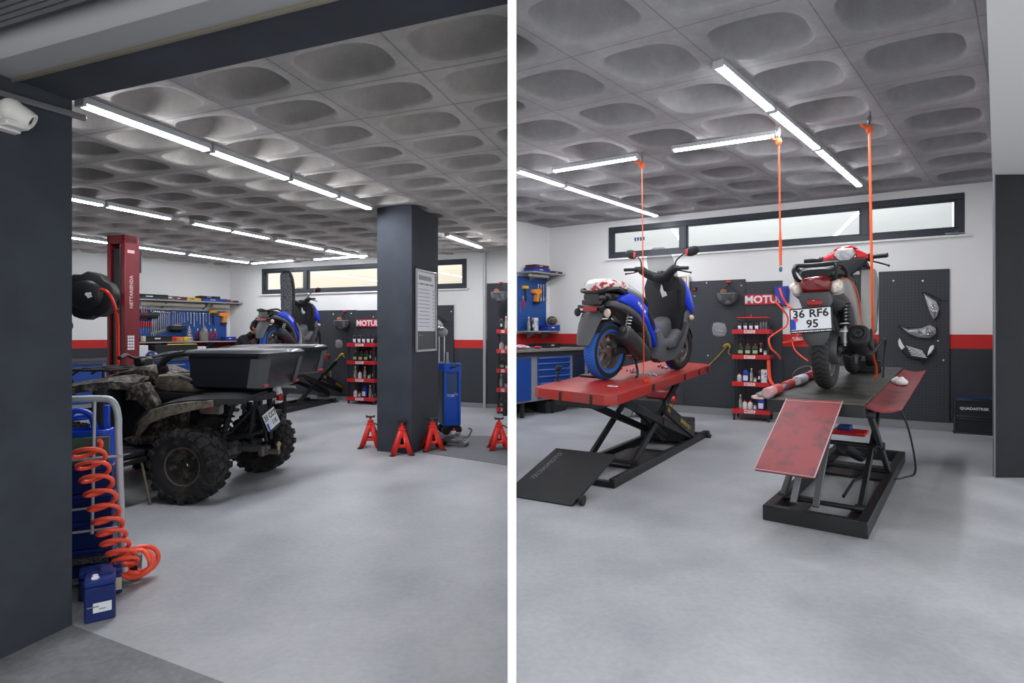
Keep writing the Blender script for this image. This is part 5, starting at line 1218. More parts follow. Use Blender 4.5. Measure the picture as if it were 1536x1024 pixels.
# black crates by the pillar
P = on_z(1431, 650.5)
MC = frame(P, RWR); CR = mat('black_crate', (32, 34, 38), .5)
def crate(label, z, h, text=None):
    t = thing('tool_crate', label, 'crate', MC @ T(0, 0, z), group=None)
    w, d = .47, .24; b = MB(); b.box((w / 2, d / 2, h / 2), (w - .03, d - .02, h), .006)
    b.obj('body', CR, t)
    b = MB()
    for zz in (.015, h - .02): b.box((w / 2, d / 2, zz), (w, d, .03), .006)
    for x in (.012, w - .012): b.box((x, .008, h / 2), (.024, .02, h), .004)
    b.obj('edge_frame', mat('crate_edge', (44, 47, 54), .45), t)
    if text: b = MB(); b.text(text, .052, T(w * .5, -.001 + .008, h * .5) @ R('X', 90), .002, bold=.03); b.obj('white_lettering', LABELW, t)
    else: b = MB(); b.box((w / 2, -.002, .003), (w - .02, .01, .012)); b.obj('pale_base_strip', mat('pale_strip', (180, 176, 168), .6), t)
    return t
crate('lower plain black crate standing on the floor by the right pillar', 0, .245)
t = crate('black crate with white lettering, stacked on the plain crate by the right pillar', .245, .27, 'QUADASTREK')
b = MB(); b.box((.22, .12, .278), (.40, .20, .016), .004); b.box((.43, .05, .285), (.05, .06, .03), .006); b.obj('blue_lid_clip', mat('dark_blue_clip', (34, 50, 96), .5), t)
# window stay at the right end of the window
b = MB(); b.bar(V((rs(1417), -.05, 2.965)), V((rs(1447), -.06, 2.955)), .02, .02, .004); b.cyl((rs(1430), -.06, 2.96), (rs(1437), -.06, 2.96), .028, n=10); b.obj('window_stay', STEEL, win_r)
# window sticker
b = MB()
for i in range(4): b.prism([(i * .055, 0), (i * .055 + .045, 0), (i * .055 + .04, -.07 + .01 * (i % 2)), (i * .055 + .012, -.075)], 0, .003, M=MR @ T(rs(950), .053, 3.33) @ ZX)
b.obj('window_sticker', mat('blue_sticker', (50, 66, 100), .5), None); o = bpy.data.objects['window_sticker']; o.parent = win_r; o.matrix_basis = win_r.matrix_basis.inverted()

# bottle rack
MK = frame((3.748, 9.85, 0), RWR); RW_ = .575; RZS = [.165, .625, 1.08, 1.505]
red_rack('red and black bottle rack beside the dangling orange hose in the right bay', MK, RW_, .40, RZS, 1.60)
w_ = ['bottom shelf, right bay rack', 'third shelf, right bay rack', 'second shelf, right bay rack', 'top shelf, right bay rack']
fill_shelf(MK, RW_, .40, RZS[3], ['jug', 'jug', 'jug', 'jug', 'grey', 'grey', 'grey'], w_[3], 1.0)
fill_shelf(MK, RW_, .40, RZS[2], ['green', 'green', 'green', 'can', 'jar'], w_[2], 1.18)
fill_shelf(MK, RW_, .40, RZS[1], ['white', 'blue', 'tall', 'jar', 'can', 'box'], w_[1], 1.15)
fill_shelf(MK, RW_, .40, RZS[0], ['tall', 'white', 'white', 'jar', 'blue'], w_[0], 1.1, .07, .49)
t = thing('stacking_tray', 'red tray lying on the oil jugs of the right bay rack', 'tray', MK @ T(.30, .20, RZS[3] + .217))
b = MB(); b.box((0, 0, .012), (.50, .24, .024), .006); b.obj('tray_base', RED, t); b = MB(); b.cyl((-.04, 0, .02), (-.04, 0, .07), .012, n=8); b.obj('knob', RED, t)
# blue reel housing and the orange hose
MH = rwm(1173, 444, .16)
t = thing('hose_holder', 'blue plastic hose holder on the wall right of the red sign', 'hose holder', MH)
b = MB(); b.rings([[(-.12, -y, .16), (.09, -y, .17), (.115, -y, .10), (.105, -y, -.10), (.06, -y, -.17), (.0, -y, -.16), (-.06, -y, -.02), (-.12, -y, .03)] if k == 0 else [(x * .9, -y, z * .92) for x, z in ((-.12, .16), (.09, .17), (.115, .10), (.105, -.10), (.06, -.17), (.0, -.16), (-.06, -.02), (-.12, .03))] for k, y in ((1, -.13), (0, -.10), (0, .02), (1, .05))]); b.obj('housing', mat('navy_blue_plastic', (34, 54, 150), .35), t)
b = MB()
for i in range(4): b.torus((.085, -.03, .09 - i * .06), .022, .005, 16, 6, M=T(.085, -.055, .09 - i * .06) @ R('X', 90) @ T(-.085, .03, -.09 + i * .06))
b.obj('vent_rings', mat('navy_dark', (24, 36, 100), .4), t)
d0 = 9.35
def path(pts): return catmull([K(x, y, d) for x, y, d in pts], 6)
t = thing('air_hose', 'orange hose looping from the blue holder down past the bottle rack', 'hose')
b = MB(); b.tube(path([(1169, 432, 9.25), (1174, 446, 9.2), (1181, 457, 9.2), (1190, 464, 9.0), (1206, 470, 8.9)]), .017, 8); b.obj('upper_hose', ORHOSE, t)
b = MB(); b.tube(path([(1163, 452, 9.3), (1172, 462, 9.2), (1181, 474, 9.2), (1180, 488, 9.2), (1167, 497, 9.2), (1154, 507, 9.15), (1156, 521, 9.1), (1166, 531, 9.1), (1171, 538, 9.15)]), .014, 8); b.obj('loop_hose', ORHOSE, t)
for k, dx in enumerate((0, 1.6, 3)):
    b = MB(); b.tube(path([(1151.5 + dx, 540, 9.33), (1152 + dx, 556, 9.3), (1154 + dx, 570, 9.2), (1160 + dx, 578, 8.9), (1168 + dx, 582, 8.3)]), .011, 6); b.obj('hose_strand', ORHOSE, t)
t = thing('coiled_lead', 'orange coiled lead hanging on the red stripe behind the grey scooter', 'lead')
b = MB(); b.tube(path([(1174, 514, 9.3), (1186, 511, 9.2), (1198, 502, 9.1), (1206, 498, 9.0)]), .011, 6); b.tube(path([(1176, 514, 9.3), (1190, 512, 9.2), (1204, 510, 9.0)]), .010, 6); b.tube(path([(1188, 512, 9.2), (1192, 524, 9.1), (1201, 533, 9.0), (1212, 541, 8.9)]), .011, 6); b.obj('lead', ORHOSE, t)
t = tag(MB().box((0, -.02, 0), (.17, .04, .06), .01).obj('cloth_pack', mat('flag_print', (210, 210, 214), .7, col2=(190, 40, 50), vs=30), M=rwm(1197, 508, .05)), 'folded white and red cloth on the red stripe behind the grey scooter', 'cloth')

# ================================================================ workbench on the left wall of the right bay
MBN = frame((.08, 9.8, 0), RR)
inv = MBN.inverted(); cp = inv @ V((PX + .012, 10, 0)); cn = (inv.to_3x3() @ V((1, 0, 0)))
def kx(px):
    a = (px - 768) / 870; return (a * 9.8 - .08) / (.6685 - a * .7437)
GREYC = mat('cabinet_grey', (140, 144, 150), .45, .2); BLUEC = mat('cabinet_blue', (24, 66, 140), .4); BLUED = mat('cabinet_dark_blue', (26, 36, 60), .5)
BL = kx(885)
t = thing('workbench', 'long grey workbench with blue cabinets left of the blue scooter', 'workbench', MBN)
b = MB(); b.box((BL / 2 - .2, .50, 1.165), (BL + .4, 1.05, .05), .006); b.clip(cp, cn); b.obj('worktop', mat('worktop_grey', (116, 114, 110), .5, var=.1), t)
b = MB(); b.box((BL / 2 - .2, .02, 1.105), (BL + .4, .04, .07)); b.clip(cp, cn); b.obj('black_edge', BLKM, t)
b = MB(); z0, z1 = .27, 1.07
b.box((BL / 2 - .2, .30, (z0 + z1) / 2), (BL + .36, .52, z1 - z0)); b.clip(cp, cn); b.obj('carcass', GREYC, t)
b = MB(); b.box((kx(774) / 2 + kx(798) / 2 - .1, .028, .67), (kx(798) - kx(774) + .2, .03, .74), .004); b.clip(cp, cn); d = b.obj('cabinet_door', BLUEC, t)
k0, k1 = kx(808.5), kx(856)
zz = [.30, .47, .60, .72, .84, .95, 1.05]
for i in range(len(zz) - 1):
    b = MB(); b.box(((k0 + k1) / 2, .024, (zz[i] + zz[i + 1]) / 2), (k1 - k0, .03, zz[i + 1] - zz[i] - .015), .004); dr = b.obj('drawer', BLUEC, t)
    b = MB(); b.box(((k0 + k1) / 2, .0, zz[i + 1] - .028), (k1 - k0 - .02, .03, .022), .006); b.obj('handle_strip', mat('drawer_handle_blue', (58, 96, 176), .35), dr)
b = MB(); b.box(((kx(861) + kx(878)) / 2, .026, .67), (kx(878) - kx(861), .03, .76), .004); b.obj('cabinet_door', BLUED, t)
for x in (.25, 1.1, BL - .1):
    for y in (.1, .5):
        b = MB(); b.box((x, y, .135), (.06, .06, .27)); b.obj('leg', BLKM, t)
t = thing('storage_bin', 'low black bin pushed under the right end of the workbench', 'bin', MBN @ T(kx(843), .25, 0))
b = MB(); b.rings([[(x * k, y * k, z) for x, y in supel(16, .34, .17, 6)] for k, z in ((.9, .01), (1, .2), (1.03, .2), (1.03, .22), (.96, .22), (.88, .03))]); b.obj('bin_body', BLKM, t); b = MB(); b.box((0, 0, .225), (.66, .33, .012)); b.obj('bin_lid', BLK, t)
def rlm(px, py, off=0.0): return frame(rl(px, py, off), RR)
# blue tool board and shelves
pa = rl(776, 500, .01); pb = rl(818, 500, .01); L = (V((pb.x, pb.y)) - V((pa.x, pa.y))).length
pa.z = 1.52
pegboard('blue perforated tool board above the workbench in the right bay', frame(pa, RR), L, 1.08, PEGBLUE)
ps = rl(775, 500, .0); pe = V((1.12, 11.95, 0))
def shelf(label, M, L, d, m=GREYC, lamp=False):
    t = thing('storage_shelf', label, 'shelf', M)
    b = MB(); b.box((L / 2, -d / 2, 0), (L, d, .03), .004); b.clip(M.inverted() @ V((PX + .012, 10, 0)), M.to_3x3().inverted() @ V((1, 0, 0))); b.obj('board', m, t)
    for x in (L * .35, L - .12):
        b = MB(); b.prism([(0, 0), (-d * .8, 0), (0, -.13)], -.012, .012, M=T(x, 0, -.015) @ R('Z', 90) @ ZX); b.obj('bracket', mat('bracket_grey', (150, 152, 156), .5), t)
    if lamp: b = MB(); b.box((L * .40, -d * .55, -.045), (L * .55, .10, .05), .01); b.clip(M.inverted() @ V((PX + .012, 10, 0)), M.to_3x3().inverted() @ V((1, 0, 0))); b.obj('under_shelf_lamp', mat('cream_lamp_cover', (214, 208, 186), .5), t)
    return t
MS1 = frame(V((rl(775, 500).x, rl(775, 500).y, 2.66)), RR); MS2 = frame(V((rl(775, 500).x, rl(775, 500).y, 1.50)), RR)
Ls = (V((RC.x, RC.y)) - V((MS1.translation.x, MS1.translation.y))).length - .01
shelf('grey wall shelf holding flat tool cases above the blue board', MS1, Ls, .42, lamp=True)
shelf('grey wall shelf below the blue tool board in the right bay', MS2, Ls - .12, .34)
CB = mat('case_blue', (34, 60, 150), .5); CDR = mat('case_dark_red', (92, 34, 38), .5); CBR = mat('case_brown', (74, 44, 38), .6)
case_box('tool_case', 'flat blue case at left of the upper shelf, right bay', 'case', MS1 @ T(.40, -.20, .016), (.50, .28, .085), CB)
case_box('tool_case', 'dark red case lying on the blue case on the upper shelf', 'case', MS1 @ T(.40, -.20, .102), (.44, .26, .06), CDR)
case_box('tool_case', 'flat brown case at the right end of the upper shelf, right bay', 'case', MS1 @ T(.90, -.20, .016), (.34, .26, .055), CBR)
case_box('tool_case', 'small black case beside the brown one on the upper shelf, right bay', 'case', MS1 @ T(1.10, -.17, .016), (.10, .2, .03), BLK)
tool('hammer', 'yellow headed mallet on the right bay tool board', rlm(786, 431, .03), s=1.2)
tool('gun', 'orange and yellow power tool hung on the right bay tool board', rlm(802, 438, .03), s=1.5)
for i in range(4): tool('socket', 'silver socket bar, %s of four, right bay tool board' % nth(i, 4), rlm(806 + i * 4, 427, .03), 'socket bars on the right bay tool board', 1.35)
tool('pliers', 'pliers with red grips low on the right bay tool board', rlm(784, 445, .03), s=1.1)
tool('tbar', 'thin T handle key hung under the mallet, right bay tool board', rlm(780, 455, .03), s=.9)
for i in range(3): make_bottle(['tall', 'can', 'box'][i], MS2 @ T(.18 + .10 * i, -.16, .0155), ['tall thin clear bottle', 'slim dark spray can', 'white printed carton'][i] + ' on the lower wall shelf, right bay', 'goods on the lower wall shelf', 1.0)
t = tag(MB().ell((0, 0, .09), (.13, .10, .09), 12, 8).obj('cable_bundle', mat('tangled_cable', (60, 50, 46), .7, col2=(150, 130, 110), vs=30, bump=.9, bs=30), M=MS2 @ T(.93, -.16, .14)), 'tangled bundle of cable on the lower wall shelf', 'cable bundle')
case_box('tool_case', 'blue case under the cable bundle on the lower wall shelf', 'case', MS2 @ T(.85, -.16, .0155), (.40, .24, .12), CB)
t = tag(MB().ell((0, 0, .04), (.14, .09, .045), 14, 8).ell((.1, -.03, .03), (.09, .07, .035), 12, 6).obj('pink_cloth', mat('pink_white_cloth', (196, 120, 150), .8, col2=(220, 214, 218), vs=18), M=MBN @ T(.28, .16, 1.19)), 'crumpled pink and white cloth on the right bay workbench', 'cloth')
t = tag(MB().ell((0, 0, .025), (.10, .06, .025), 12, 6).obj('red_cloth', mat('red_cloth', (176, 44, 70), .8), M=MBN @ T(.75, .16, 1.19)), 'small red cloth on the right bay workbench', 'cloth')
case_box('tool_case', 'flat black case on the workbench below the lower shelf', 'case', MBN @ T(1.45, .5, 1.191), (.42, .34, .085), BLK)

# ================================================================ straps from the ceiling
def strap(label, top, pts, wid=.016, hook=True, tail=None):
    t = thing('tie_down_strap', label, 'strap')
    b = MB(); b.tube(catmull(pts, 4), wid, 8, flat=.35); b.obj('webbing', ORANGE, t)
    b = MB(); b.tube(catmull([top, top + V((.012, 0, -.06)), top + V((0, 0, -.12)), top + V((-.014, 0, -.08)), top + V((0, 0, -.03))], 4), .009, 6); b.cyl(top + V((0, 0, .0)), top + V((0, 0, -.03)), .014, n=8); b.obj('ceiling_hook', STEEL, t)
    b = MB(); p = pts[0]; b.ell(p + V((0, 0, -.03)), (.035, .025, .045), 10, 6); b.tube(catmull([p, p + V((-.05, 0, -.01)), p + V((-.085, .0, .02))], 3), .013, 6); b.obj('knot', ORANGE, t)
    return t
def ceil(px, py): return on_z(px, py, RZ - .004)
a = ceil(963, 228); pq = on_plane(966, 573, A1 + pn * .01, pn); pr = pq + V((.10, -.10, .004)); pr2 = pr
strap('orange strap from the ceiling to the red lift beside the blue scooter', a, [a + V((0, 0, -.13)), a.lerp(pq, .4), a.lerp(pq, .8), pq + V((0, 0, .06)), pq + V((.02, -.03, .018)), pq + V((.05, -.07, .016))], .017)
a = ceil(1168, 188); e = K(1171, 398, a.y)
t = strap('short loose orange strap hanging from the ceiling between both scooters', a, [a + V((0, 0, -.14)), a.lerp(e, .3), a.lerp(e, .75), e], .017)
b = MB(); b.tube([a.lerp(e, .76), a.lerp(e, .86), e + V((0, 0, .0))], [.018, .03, .022], 8, flat=.4); b.obj('folded_tail', ORANGE, t)
b = MB(); b.ell(e + V((0, 0, -.04)), (.018, .018, .03), 10, 6); b.obj('blue_end_hook', mat('blue_hook', (70, 100, 140), .4), t)
a = ceil(1304, 168); pq = on_plane(1310, 571, A2 + pn2 * .01, pn2)
strap('orange strap from the ceiling to the black lift right of the grey scooter', a, [a + V((0, 0, -.14)), a.lerp(pq, .4), a.lerp(pq, .8), pq.lerp(a, .1), pq + V((.03, 0, .14)), pq + V((.04, .02, .06)), pq + V((.0, -.01, .02))], .021)

# ================================================================ bits on the two lifts, things under them
def on1(px, py, h=0.0): return frame(on_plane(px, py, A1 + pn * h, pn), h1 - pn * h1.dot(pn), pn)
def on2(px, py, h=0.0): return frame(on_plane(px, py, A2 + pn2 * h, pn2), (B2 - A2), pn2)
t = thing('table_clamp', 'black clamp standing at the front left corner of the red lift', 'clamp', on1(836, 571))
b = MB(); b.cyl((0, 0, 0), (0, 0, .012), .035, n=12); b.tube(catmull([(0, 0, .01), (.0, .0, .06), (.02, 0, .09), (.03, 0, .12)], 4), .014, 8); b.obj('foot', BLK, t); b = MB(); b.box((.02, 0, .14), (.06, .06, .05), .012); b.obj('jaw', BLK, t)
t = thing('cloth_pad', 'black pad with reddish flecks on the red lift left of the rear wheel', 'pad', on1(886, 565)); b = MB(); b.box((0, 0, .012), (.16, .22, .024), .008); b.obj('pad', BLK, t); b = MB(); b.ell((.02, -.05, .03), (.05, .08, .02), 10, 6); b.obj('flecked_rag', mat('flecked_rag', (200, 170, 165), .8, col2=(150, 50, 50), vs=40), t)
random.seed(11)
def parts_pile(label, M, n, r, m2):
    t = thing('loose_parts', label, 'loose parts', M); b = MB(); c = MB()
    for i in range(n):
        x, y = random.gauss(0, r), random.gauss(0, r * .6); q = b if i % 2 else c
        q.box((x, y, .012), (random.uniform(.02, .06), .018, .02), .003, M=R('Z', random.uniform(0, 90)))
    b.obj('metal_bits', CHROME, t)['kind'] = 'stuff'; c.obj('dark_bits', m2, t)['kind'] = 'stuff'; return t
parts_pile('loose red and metal fittings on the red lift right of the rear wheel', on1(946, 557), 14, .10, RED)
parts_pile('loose dark and chrome fittings on the red lift by the front wheel', on1(1008, 553), 16, .12, BLK)
parts_pile('small pale screws near the right edge of the red lift', on1(980, 563), 6, .05, WHT)
t = thing('sticker', 'round white and blue sticker on the front edge of the red lift', 'sticker', on1(919, 579, .001)); b = MB(); b.cyl((0, 0, 0), (0, 0, .002), .055, n=20); b.obj('backing', LABELW, t)
b = MB()
for x, y in ((-.02, .015), (.02, .015), (0, -.02), (-.03, -.015), (.03, -.015)): b.cyl((x, y, .002), (x, y, .003), .011, n=8)
b.obj('blue_print', mat('sticker_blue', (40, 50, 90), .5), t)
# oil drainer behind the red lift
t = thing('waste_oil_tank', 'red topped black waste oil tank on wheels behind the red lift', 'oil tank', frame(on_z(965, 628), RWR))
b = MB(); b.box((0, .2, .22), (.62, .30, .26), .04); b.obj('tank', BLKM, t); b = MB(); b.box((.25, .2, .42), (.46, .26, .15), .03); b.obj('red_pan', DRED, t)
for x in (-.30, .28):
    b = MB(); b.cyl((x, .02, .09), (x, .09, .09), .09, n=18); b.obj('wheel', mat('pale_wheel', (120, 122, 124), .5) if x < 0 else BLK, t)
b = MB(); b.cyl((.46, .1, .36), (.52, .1, .36), .05, n=12); b.obj('red_cap', RED, t); b = MB(); b.cyl((.46, .08, .17), (.46, .08, .28), .03, n=10); b.obj('brass_tap', mat('brass', (176, 140, 60), .35, .8), t)
# rag on the flap, bottles along the left edge of the black lift
def blob(c, r, seed, M=None):
    random.seed(seed); b = MB(); b.ell(c, r, 18, 12)
    for v in b.bm.verts:
        k = math.sin(v.co.x * 60 + seed) * .008 + math.sin(v.co.y * 75 + v.co.z * 50) * .008
        v.co += v.co.normalized() * k
        v.co.z = max(v.co.z, .0015)
    return b
b = blob((0, 0, .03), (.09, .065, .045), 2); b.ell((.10, .03, .045), (.075, .03, .028), 12, 8); b.ell((-.05, -.02, .035), (.06, .06, .04), 12, 8)
tag(b.obj('cleaning_rag', mat('white_rag', (226, 224, 222), .85, bump=.6, bs=40), M=frame(on_plane(1349, 577, A2 - pn2 * .045, pn2), (B2 - A2), pn2) @ R('X', 0)), 'white crumpled rag lying on the red side flap', 'rag')
def lying_bottle(label, p, q, r, mb, mc, ml=None):
    L = (q - p).length; t = thing('bottle', label, 'bottle', frame(p, q - p, V((0, 0, 1))))
    Mx = R('Y', 90); b = MB(); b.lathe([(r * .85, 0), (r, .012), (r, L * .62), (r * .5, L * .8), (r * .38, L * .9)], 18, M=Mx); b.obj('body', mb, t)
    b = MB(); b.lathe([(r * .46, L * .88), (r * .46, L), (r * .4, L)], 14, M=Mx); b.obj('cap', mc, t)
    if ml: b = MB(); b.lathe([(r * 1.01, L * .28), (r * 1.01, L * .60)], 18, M=Mx); b.obj('label', ml, t)
    return t
PINKB = mat('milky_pink_bottle', (196, 150, 150), .25, alpha=.9); RDB = mat('red_printed_label', (176, 60, 56), .5)
def e2(px, py, h): return on_plane(px, py, A2 + pn2 * h, pn2)
lying_bottle('milky bottle with red label lying at the near left edge of the black lift', e2(1150, 589, .06), e2(1178, 578, .04), .042, PINKB, mat('blue_cap', (90, 130, 170), .4), RDB)
lying_bottle('red bottle lying behind the milky one on the left edge of the black lift', e2(1177, 578, .04), e2(1194, 571, .04), .036, RDB, mat('blue_cap', (90, 130, 170), .4))
lying_bottle('pale clear bottle lying near the rear wheel of the grey scooter', e2(1195, 571, .06), e2(1212, 564, 0.045), .045, mat('pale_clear_bottle', (206, 200, 208), .2, alpha=.9), mat('purple_cap', (70, 50, 80), .4))
lying_bottle('red bottle lying left of the grey scooter rear wheel', e2(1211, 564, .045), e2(1224, 558, .045), .042, mat('deep_red_bottle', (150, 40, 44), .3), mat('tan_cap', (170, 130, 90), .5))
t = tag(MB().rings([[(x, y, z) for x, y in ((-.10, -.05), (.06, -.06), (.13, -.02), (.12, .03), (-.06, .06), (-.12, .02))] for z in (0, .018)]).obj('work_glove', mat('peach_glove', (214, 160, 140), .8, col2=(200, 200, 196), vs=8), M=on2(1153, 596, .004) @ T(-.02, .06, 0)), 'flat peach coloured glove at the front left corner of the black lift', 'glove')
t = tag(MB().box((0, 0, 0), (.17, .11, .012), .003).obj('grey_pouch', mat('grey_pouch', (110, 124, 130), .5), M=on2(1158, 594, .03) @ T(.05, .07, .0) @ R('X', 18)), 'grey flat pouch beside the peach glove on the black lift', 'pouch')
t = thing('cable_loop', 'thin brown cable loop above the bottles on the black lift', 'cable'); b = MB(); b.tube(path([(1188, 571, 6.3), (1190, 560, 6.3), (1200, 552, 6.3), (1214, 549, 6.3), (1219, 555, 6.2)]), .006, 6); b.obj('cable', mat('brown_cable', (96, 84, 72), .6), t)
t = thing('drain_tray', 'red and blue tray under the platform of the black lift', 'tray', M2 @ T(1.75, .36, .49)); b = MB(); b.box((0, 0, .01), (.3, .3, .03), .01); b.obj('red_tray', RED, t); b = MB(); b.box((.06, .05, .045), (.14, .12, .05), .01); b.obj('blue_box', BLUEC, t)
# ================================================================ left bay
def lwm(px, py, off=0.0): return frame(lw(px, py, off), LWR)
def llm(px, py, off=0.0): return frame(ll(px, py, off), LWD)
# entrance camera and its conduit on the pillar
def kp(px, py, off=0.0): return on_plane(px, py, KC + V((.9575, -.2884, 0)) * off, V((.9575, -.2884, 0)))
cc = kp(17, 166, .055)
t = thing('security_camera', 'white dome security camera on the entrance pillar', 'security camera', frame(cc, -LR))
b = MB(); b.ell((0, 0, 0), (.052, .052, .056), 20, 12); b.obj('ball_housing', mat('warm_white_plastic', (226, 224, 218), .4), t)
ax = V((-.55, .62, -.42)).normalized(); Mx = frame((0, 0, 0), ax)
b = MB(); b.lathe([(.050, .0), (.049, .03), (.042, .07), (.036, .088), (.030, .088), (.030, .08)], 24, M=Mx @ R('Y', 90)); hd_ = b.obj('camera_head', mat('warm_white_plastic', (226, 224, 218), .4), t)
b = MB(); b.lathe([(.029, .078), (.012, .083), (.002, .084)], 20, M=Mx @ R('Y', 90)); b.obj('lens_glass', mat('lens_dark_glass', (40, 42, 46), .08, coat=1), hd_)
b = MB(); b.prism([(-.05, -.045), (.05, -.045), (.045, .0), (-.045, .0)], -.05, .05, .008, M=T(0, -.01, -.04) @ R('X', 0)); b.box((0, .0, -.066), (.10, .10, .03), .008); b.obj('wall_mount', mat('warm_white_plastic', (226, 224, 218), .4), t)
b = MB(); p, q = kp(0, 146, .02), kp(108, 170, .02); q = q + LR * .07; p = p - LR * .3; b.bar(p, q, .022, .030, .004); t = tag(b.obj('cable_conduit', mat('conduit_grey', (120, 122, 124), .4, .4)), 'grey cable conduit running along the top of the entrance pillar', 'conduit')

# ------------------------------------------------ hand truck with blue batteries
d_ = 3.42
def hk(px, py, d=d_): return K(px, py, d)
MT = T(hk(168, 800).x, 3.50, 0) @ R('Z', 22) @ T(-hk(168, 800).x, -3.44, 0)
TG = mat('light_grey_tube', (176, 182, 188), .4, .2)
t = thing('hand_truck', 'light grey tubular hand truck leaning behind the entrance pillar', 'hand truck', MT)
zt_ = hk(100, 600).z; xr = hk(168, 800).x
b = MB(); b.tube(catmull([V((xr + .02, 3.42, .03)), V((xr, 3.44, .4)), V((xr - .02, 3.47, .85)), V((xr - .025, 3.48, .99)), V((xr - .055, 3.485, zt_ - .02)), V((xr - .13, 3.49, zt_)), V((xr - .40, 3.49, zt_)), V((xr - .47, 3.485, zt_ - .02)), V((xr - .50, 3.48, .99)), V((xr - .52, 3.44, .4)), V((xr - .54, 3.42, .03))], 5), .02, 10); b.obj('outer_frame', TG, t)
for x in (hk(131, 700).x, hk(131, 700).x - .24):
    b = MB(); b.tube([V((x, 3.49, zt_)), V((x, 3.435, .30))], .009, 8); b.obj('upright_rod', TG, t)
for py in (690, 764, 798):
    z = hk(130, py, 3.44).z; b = MB(); b.tube([V((xr - .52, 3.44, z)), V((xr + .005, 3.44, z + .012))], .008, 8); b.obj('cross_rod', TG, t)
z = hk(130, 842).z; b = MB(); b.box((xr - .26, 3.44, z), (.52, .05, .03), .004); b.obj('mesh_step', mat('black_mesh_step', (28, 28, 30), .7, col2=(96, 96, 98), vs=160, lo=.5, hi=.52), t)
b = MB(); b.box((xr - .26, 3.52, .02), (.50, .20, .012), .003); b.obj('toe_plate', TG, t)
b = MB(); b.cyl((xr + .045, 3.50, .07), (xr + .085, 3.50, .07), .07, n=18); b.obj('wheel', BLK, t)
b = MB(); b.cyl((xr - .565, 3.50, .07), (xr - .605, 3.50, .07), .07, n=18); b.obj('wheel', BLK, t)
b = MB(); b.tube([(xr + .03, 3.50, .10), (xr + .09, 3.46, .14)], .014, 8); b.obj('axle_clip', STEEL, t)
NB = mat('navy_battery_case', (20, 38, 96), .35); NBB = mat('bright_blue_plastic', (16, 70, 190), .35)
def battery(label, x, y, z, w, d, h, lab=None, lm=LABELW, bev=.008, on_truck=False):
    t = thing('battery', label, 'battery', (MT if on_truck else Matrix()) @ T(x, y, z) @ R('Z', 0 if on_truck else 35))
    b = MB(); b.box((0, 0, h * .42), (w, d, h * .84), bev); b.obj('case', NB, t)
    b = MB(); b.box((0, 0, h * .92), (w * 1.015, d * 1.02, h * .16), bev); b.obj('lid', mat('navy_battery_lid', (26, 46, 112), .35), t)
    if lab: b = MB(); b.box((lab[0], -d / 2 - .002, lab[1]), (lab[2], .004, lab[3]), .001); b.obj('label', lm, t)
    return t
xb = xr - .245
stack = [(.135, .16, None, 'lowest navy battery of the stack on the hand truck, under the mesh step'), (.30, .17, None, 'second lowest navy battery on the hand truck, at the mesh step'), (.475, .165, (-.06, .07, .11, .05), 'navy battery with white label in the middle of the hand truck stack'), (.645, .165, (-.06, .10, .12, .06), 'navy battery with tan label near the top of the hand truck stack')]
z0 = .027
for i, (z, h, lab, lb) in enumerate(stack):
    battery(lb, xb - .02, 3.59, z0 + .166 * i, .42, .20, .164, lab, mat('tan_label', (170, 156, 132), .6) if i == 3 else LABELW, on_truck=True)
t = tag(MB().box((0, 0, .085), (.20, .02, .17), .004).obj('printed_card', mat('green_brown_print', (84, 84, 78), .6, col2=(60, 110, 84), vs=22, lo=.5, hi=.6), M=MT @ T(xb + .07, 3.52, z0 + .664)), 'dark printed card standing on the battery stack of the hand truck', 'card')
t = thing('plastic_stool', 'bright blue plastic stool upside down on top of the battery stack', 'stool', MT @ T(xb + .02, 3.62, z0 + .665))
b = MB(); b.rings([[(x * k, y * k, z) for x, y in supel(16, .15, .07, 5)] for k, z in ((1, 0), (1, .10), (.96, .20), (.90, .205), (.90, .12))]); b.obj('seat_shell', NBB, t)
for x in (-.11, .11):
    b = MB(); b.box((x, 0, .27), (.035, .035, .16), .008); b.obj('leg', NBB, t)
b = MB(); b.torus((-.03, -.02, .28), .05, .012, 18, 8, M=T(0, 0, 0)); b.tube(catmull([(-.10, -.04, .20), (-.05, -.05, .32), (.03, -.04, .30), (.06, -.03, .2)], 5), .018, 8); b.obj('handle_ring', NBB, t)
e = on_z(159, 895, 0); battery('navy battery with beige label on the floor behind the front battery', -2.36, 3.33, 0, .20, .15, .145, (.06, .06, .075, .07), mat('beige_label', (206, 196, 170), .6))
t = battery('small navy battery with white label, frontmost on the floor by the pillar', -2.18, 3.07, 0, .135, .17, .215, (.01, .075, .08, .05))
b = MB()
for y, r in ((-.05, .018), (-.015, .014)): b.cyl((-.02, y, .212), (-.02, y, .222), r, n=14)
b.obj('white_caps', WHT, t); b = MB(); b.box((-.03, -.0885, .082), (.05, .002, .006)); b.box((.01, -.0885, .068), (.03, .002, .005)); b.obj('label_print', mat('label_print_grey', (120, 126, 140), .5), t)
b = MB(); b.box((.025, .03, .222), (.06, .10, .03), .008); b.obj('terminal_cover', NB, t)
